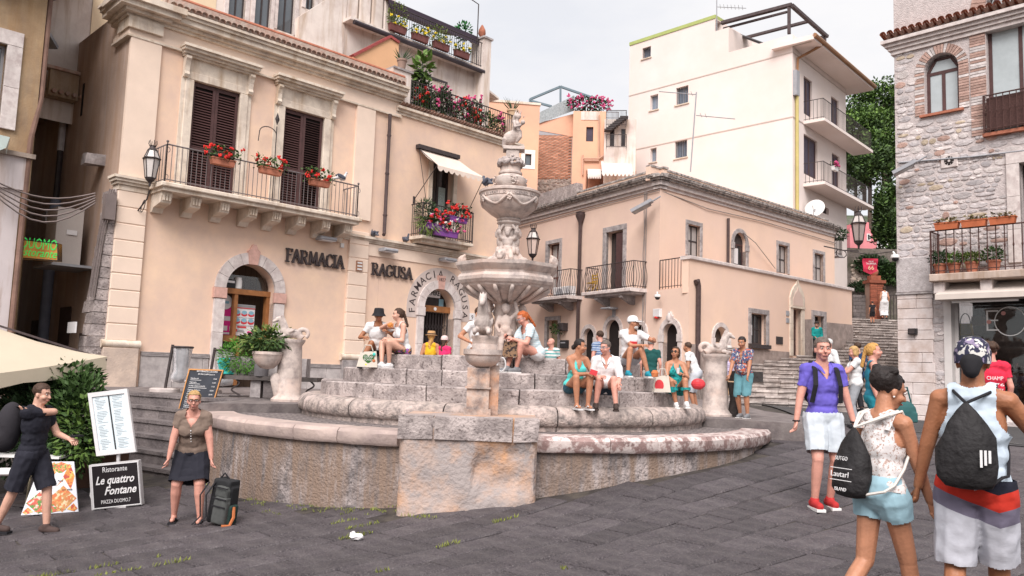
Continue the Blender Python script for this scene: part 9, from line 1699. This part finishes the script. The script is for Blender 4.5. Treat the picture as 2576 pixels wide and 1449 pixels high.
ym = person('person in a dark T-shirt and shorts walking right with a bag over the shoulder', gpix(62, 1342), 84, sk='fair', h=1.78, vox=.009, fR=(.09, -.3, .08), fL=(-.09, .2, .08), hR=(.13, .03, 1.43), eR=(.15, .6, -1), hL=(-.1, .38, 1.1), hair=('short', 'brown'), top=(cl('darknavy', (.014, .014, .022)), .5, -.08, 'crew', .025), bot=(cl('darkshorts', (.02, .02, .03)), 'shorts', .97, .03), shoe=(cl('brownshoe', (.07, .045, .04)), 'shoe', BLK), head=(0, -6), lean=3)
q = MB(); q.ell(ym['X'](.12, -.24, .3), (.15, .14, .27), ym['B1'], 16, 10); q.ell(ym['X'](.12, -.28, .16), (.16, .15, .2), ym['B1'], 16, 10); bk = thing('backpack', 'large dark grey backpack slung over the shoulder at the left edge', 'backpack', ym['X'](.1, -.3, 0)); obj('bag_body', fuse(q, .02, 3), cl('darkgrey', (.028, .025, .03)), bk, True); q = MB(); q.tube([ym['J'][1][1], ym['X'](.14, -.08, .52), ym['X'](.13, -.3, .5)], .025, 6, True, .4); obj('strap', q, BLK, bk)
q = MB(); q.box(ym['J'][-1][1] + ym['f'] * .1 + V((0, 0, .04)), (.07, .035, .01), MX.Rotation(math.radians(72), 3, 'Z')); one('phone', 'dark phone in the hand of the walker at the left edge', 'phone', q, BLK)
tw_ = person('person with glasses in a taupe top and dark skirt standing beside a backpack', gpix(470, 1312), 12, sk='pink', sex='f', h=1.64, vox=.009, lean=20, fR=(.17, -.04, .08), fL=(-.17, .1, .08), pel=(0, -.06, .93), hR=(.27, .16, .74), hL=(-.29, .16, .73), eR=(1, -.6, .2), eL=(-1, -.6, .2), hair=('lowbun', 'blond'), glasses='dark', top=(cl('taupe', (.20, .145, .115)), .42, -.04, 'v', .03), bot=(cl('darkskirt', (.016, .016, .024)), 'skirt', .95, .03), shoe=(BLK, 'flip'), head=(-8, -4), fat=1.2)
q = MB(); [q.ell(tw_['X'](0, .165 - .006 * k, .33 - .04 * k), .008, None, 6, 5) for k in range(5)]; obj('buttons', q, PWH, tw_['me'])
c = gpix(550, 1318); bk = thing('backpack', 'black and grey hiking backpack standing on the paving', 'backpack', c); M3 = MX.Rotation(-.35, 3, 'Z') @ MX.Rotation(.12, 3, 'Y')
def rb(x, y, z, a, b, d, r=.04): q = MB(); [q.cap(c + M3 @ V((x + sx * (a - r), y + sy * (b - r), z - d + r)), c + M3 @ V((x + sx * (a - r) * .8, y + sy * (b - r), z + d - r)), r, r, 8) for sx in (-1, 1) for sy in (-1, 1)]; q.box(c + M3 @ V((x, y, z)), (a * .82, b * .82, d * .96), M3); q.box(c + M3 @ V((x, y, z - .03)), (a * .97, b * .6, d * .8), M3); return fuse(q, .011, 4)
SG = cl('slategrey', (.075, .078, .075)); obj('bag_body', rb(0, .03, .27, .15, .11, .27), cl('packblack', (.02, .02, .022)), bk, True); obj('front_pocket', rb(.07, -.09, .19, .1, .06, .16), SG, bk, True); obj('top_pocket', rb(.05, -.08, .41, .09, .05, .06), SG, bk, True); obj('side_pocket', rb(.16, .0, .14, .04, .08, .12, .03), cl('darkpine', (.02, .04, .035)), bk, True)
for zz in (.24, .33, .46): q = MB(); q.bar(c + M3 @ V((-.03, -.15, zz)), c + M3 @ V((.16, -.15, zz)), .012, .012); obj('buckle_strap', q, BLK, bk)
for dx in (-.12, -.05): q = MB(); q.tube([c + V((dx, -.06, .5)), c + V((dx - .08, -.12, .35)), c + V((dx - .07, -.1, .1)), c + V((dx - .14, -.16, .01))], .018, 6, True, .4); obj('shoulder_strap', q, BLK, bk)
q = MB(); q.tube([c + V((-.03, .05, .53)), c + V((.02, .05, .59)), c + V((.07, .05, .53))], .012, 5); obj('handle', q, BLK, bk); q = MB(); q.tube([c + V((.2, -.1, .22)), c + V((.21, -.12, .1)), c + V((.18, -.16, .01)), c + V((.1, -.2, .01))], .018, 5); obj('orange_strap', q, cl('orange', (.5, .16, .06)), bk)
def tote(c, w_, h_, ang, label, mat):
 g = thing('tote_bag', label, 'bag', c, 'cloth bags'); F = Frame((c.x, c.y), ang); q = MB(); q.add([F.p(-w_, c.z, .07), F.p(w_, c.z, .07), F.p(w_ * .8, c.z + h_, .02), F.p(-w_ * .7, c.z + h_ * .93, .02), F.p(-w_, c.z, -.07), F.p(w_, c.z, -.07), F.p(w_ * .8, c.z + h_, -.02), F.p(-w_ * .7, c.z + h_ * .93, -.02)], [(0, 1, 2, 3), (5, 4, 7, 6), (0, 3, 7, 4), (1, 5, 6, 2), (0, 4, 5, 1)]); obj('bag_body', q, mat, g); q = MB(); q.tube([F.p(-w_ * .5, c.z + h_ * .95, .03), F.p(-w_ * .3, c.z + h_ * 1.35, .05), F.p(w_ * .3, c.z + h_ * 1.35, .05), F.p(w_ * .5, c.z + h_, .03)], .01, 5); obj('handle', q, mat, g); return g, F
CAN = cl('canvas', (.56, .50, .43)); g, F = tote(at(925, 12.75, 1.6), .16, .25, 5, 'canvas tote with a green heart on the left steps', CAN)
c = F.o; q = MB(); q.prism([(.015 + .0055 * 16 * math.sin(a) ** 3, 1.73 + .0055 * (13 * math.cos(a) - 5 * math.cos(2 * a) - 2 * math.cos(3 * a) - math.cos(4 * a))) for a in [i * .31 for i in range(20)]], F, .05, .058); obj('heart_print', q, cl('bottlegreen', (.04, .12, .03)), g); text('GOOD\nFOOD', F, .015, 1.745, .06, .045, 'lettering', PWH, g, 'CENTER', .002)
for a, b, m in ((.1, 1.8, PTE), (-.02, 1.63, YEL), (.1, 1.7, cl('orange', 0))): obj('print', MB().ell(F.p(a, b, .055), (.025, .01, .025)), m, g, True)
g, F = tote(at(1665, 12.6, 1.37), .13, .26, 5, 'white bag with a red disc beside the teal dress', CAN); q = MB(); q.prism([(-.05 + .07 * math.cos(i * .4), 1.47 + .09 * math.sin(i * .4)) for i in range(16)], F, .05, .06); obj('red_disc', q, PRD, g)
g, F = tote(at(1283, 12.2, 1.82), .12, .24, -10, 'brown patterned bag with white straps beside the red-haired person', cl('leopard', (.2, .12, .07), pre=blobs([(.03, .02, .02)], 30, .55)))
q = MB(); c = at(1262, 11.7, 1.7); q.tube([c + V((.06 * math.sin(i * .5), 0, .1 * math.cos(i * .5))) for i in range(13)], .012, 5); obj('loose_strap', q, WHC, g)
q = MB(); q.box(at(1494, 11.15, 1.63), (.05, .02, .035), MX.Rotation(.3, 3, 'Y')); one('phone', 'red phone held between the couple on the steps', 'phone', q, PRD)
q = MB(); q.lathe([(.02, 0), (.032, .08), (.034, .085), (.0, .09)], at(1706, 12.65, 1.66), 10); one('paper_cup', 'white paper cup held by the teal dress', 'cup', q, PWH, None, 40)
q = MB(); q.ell(at(978, 12.85, 2.27), (.05, .02, .04)); one('pizza_slice', 'slice of pizza held near the mouth on the left steps', 'food', jit(q, .01, 30), mk('pizza', (.55, .2, .05), .7, .3, 30, .3))
q = MB(); q.lathe([(.0, 0), (.05, .0), (.06, .06), (.03, .1), (0, .1)], at(1648, 12.4, 1.6), 10); one('fruit_bag', 'small orange bag on the steps beside the teal trainers', 'bag', jit(q, .01, 20), cl('orange', 0))
q = MB(); q.ell(at(1757, 14.0, 1.5), (.12, .08, .1)); one('red_bag', 'red bag behind the teal dress near the right pedestal', 'bag', jit(q, .01, 12), PRD)
bpy.data.scenes.remove(TMP)
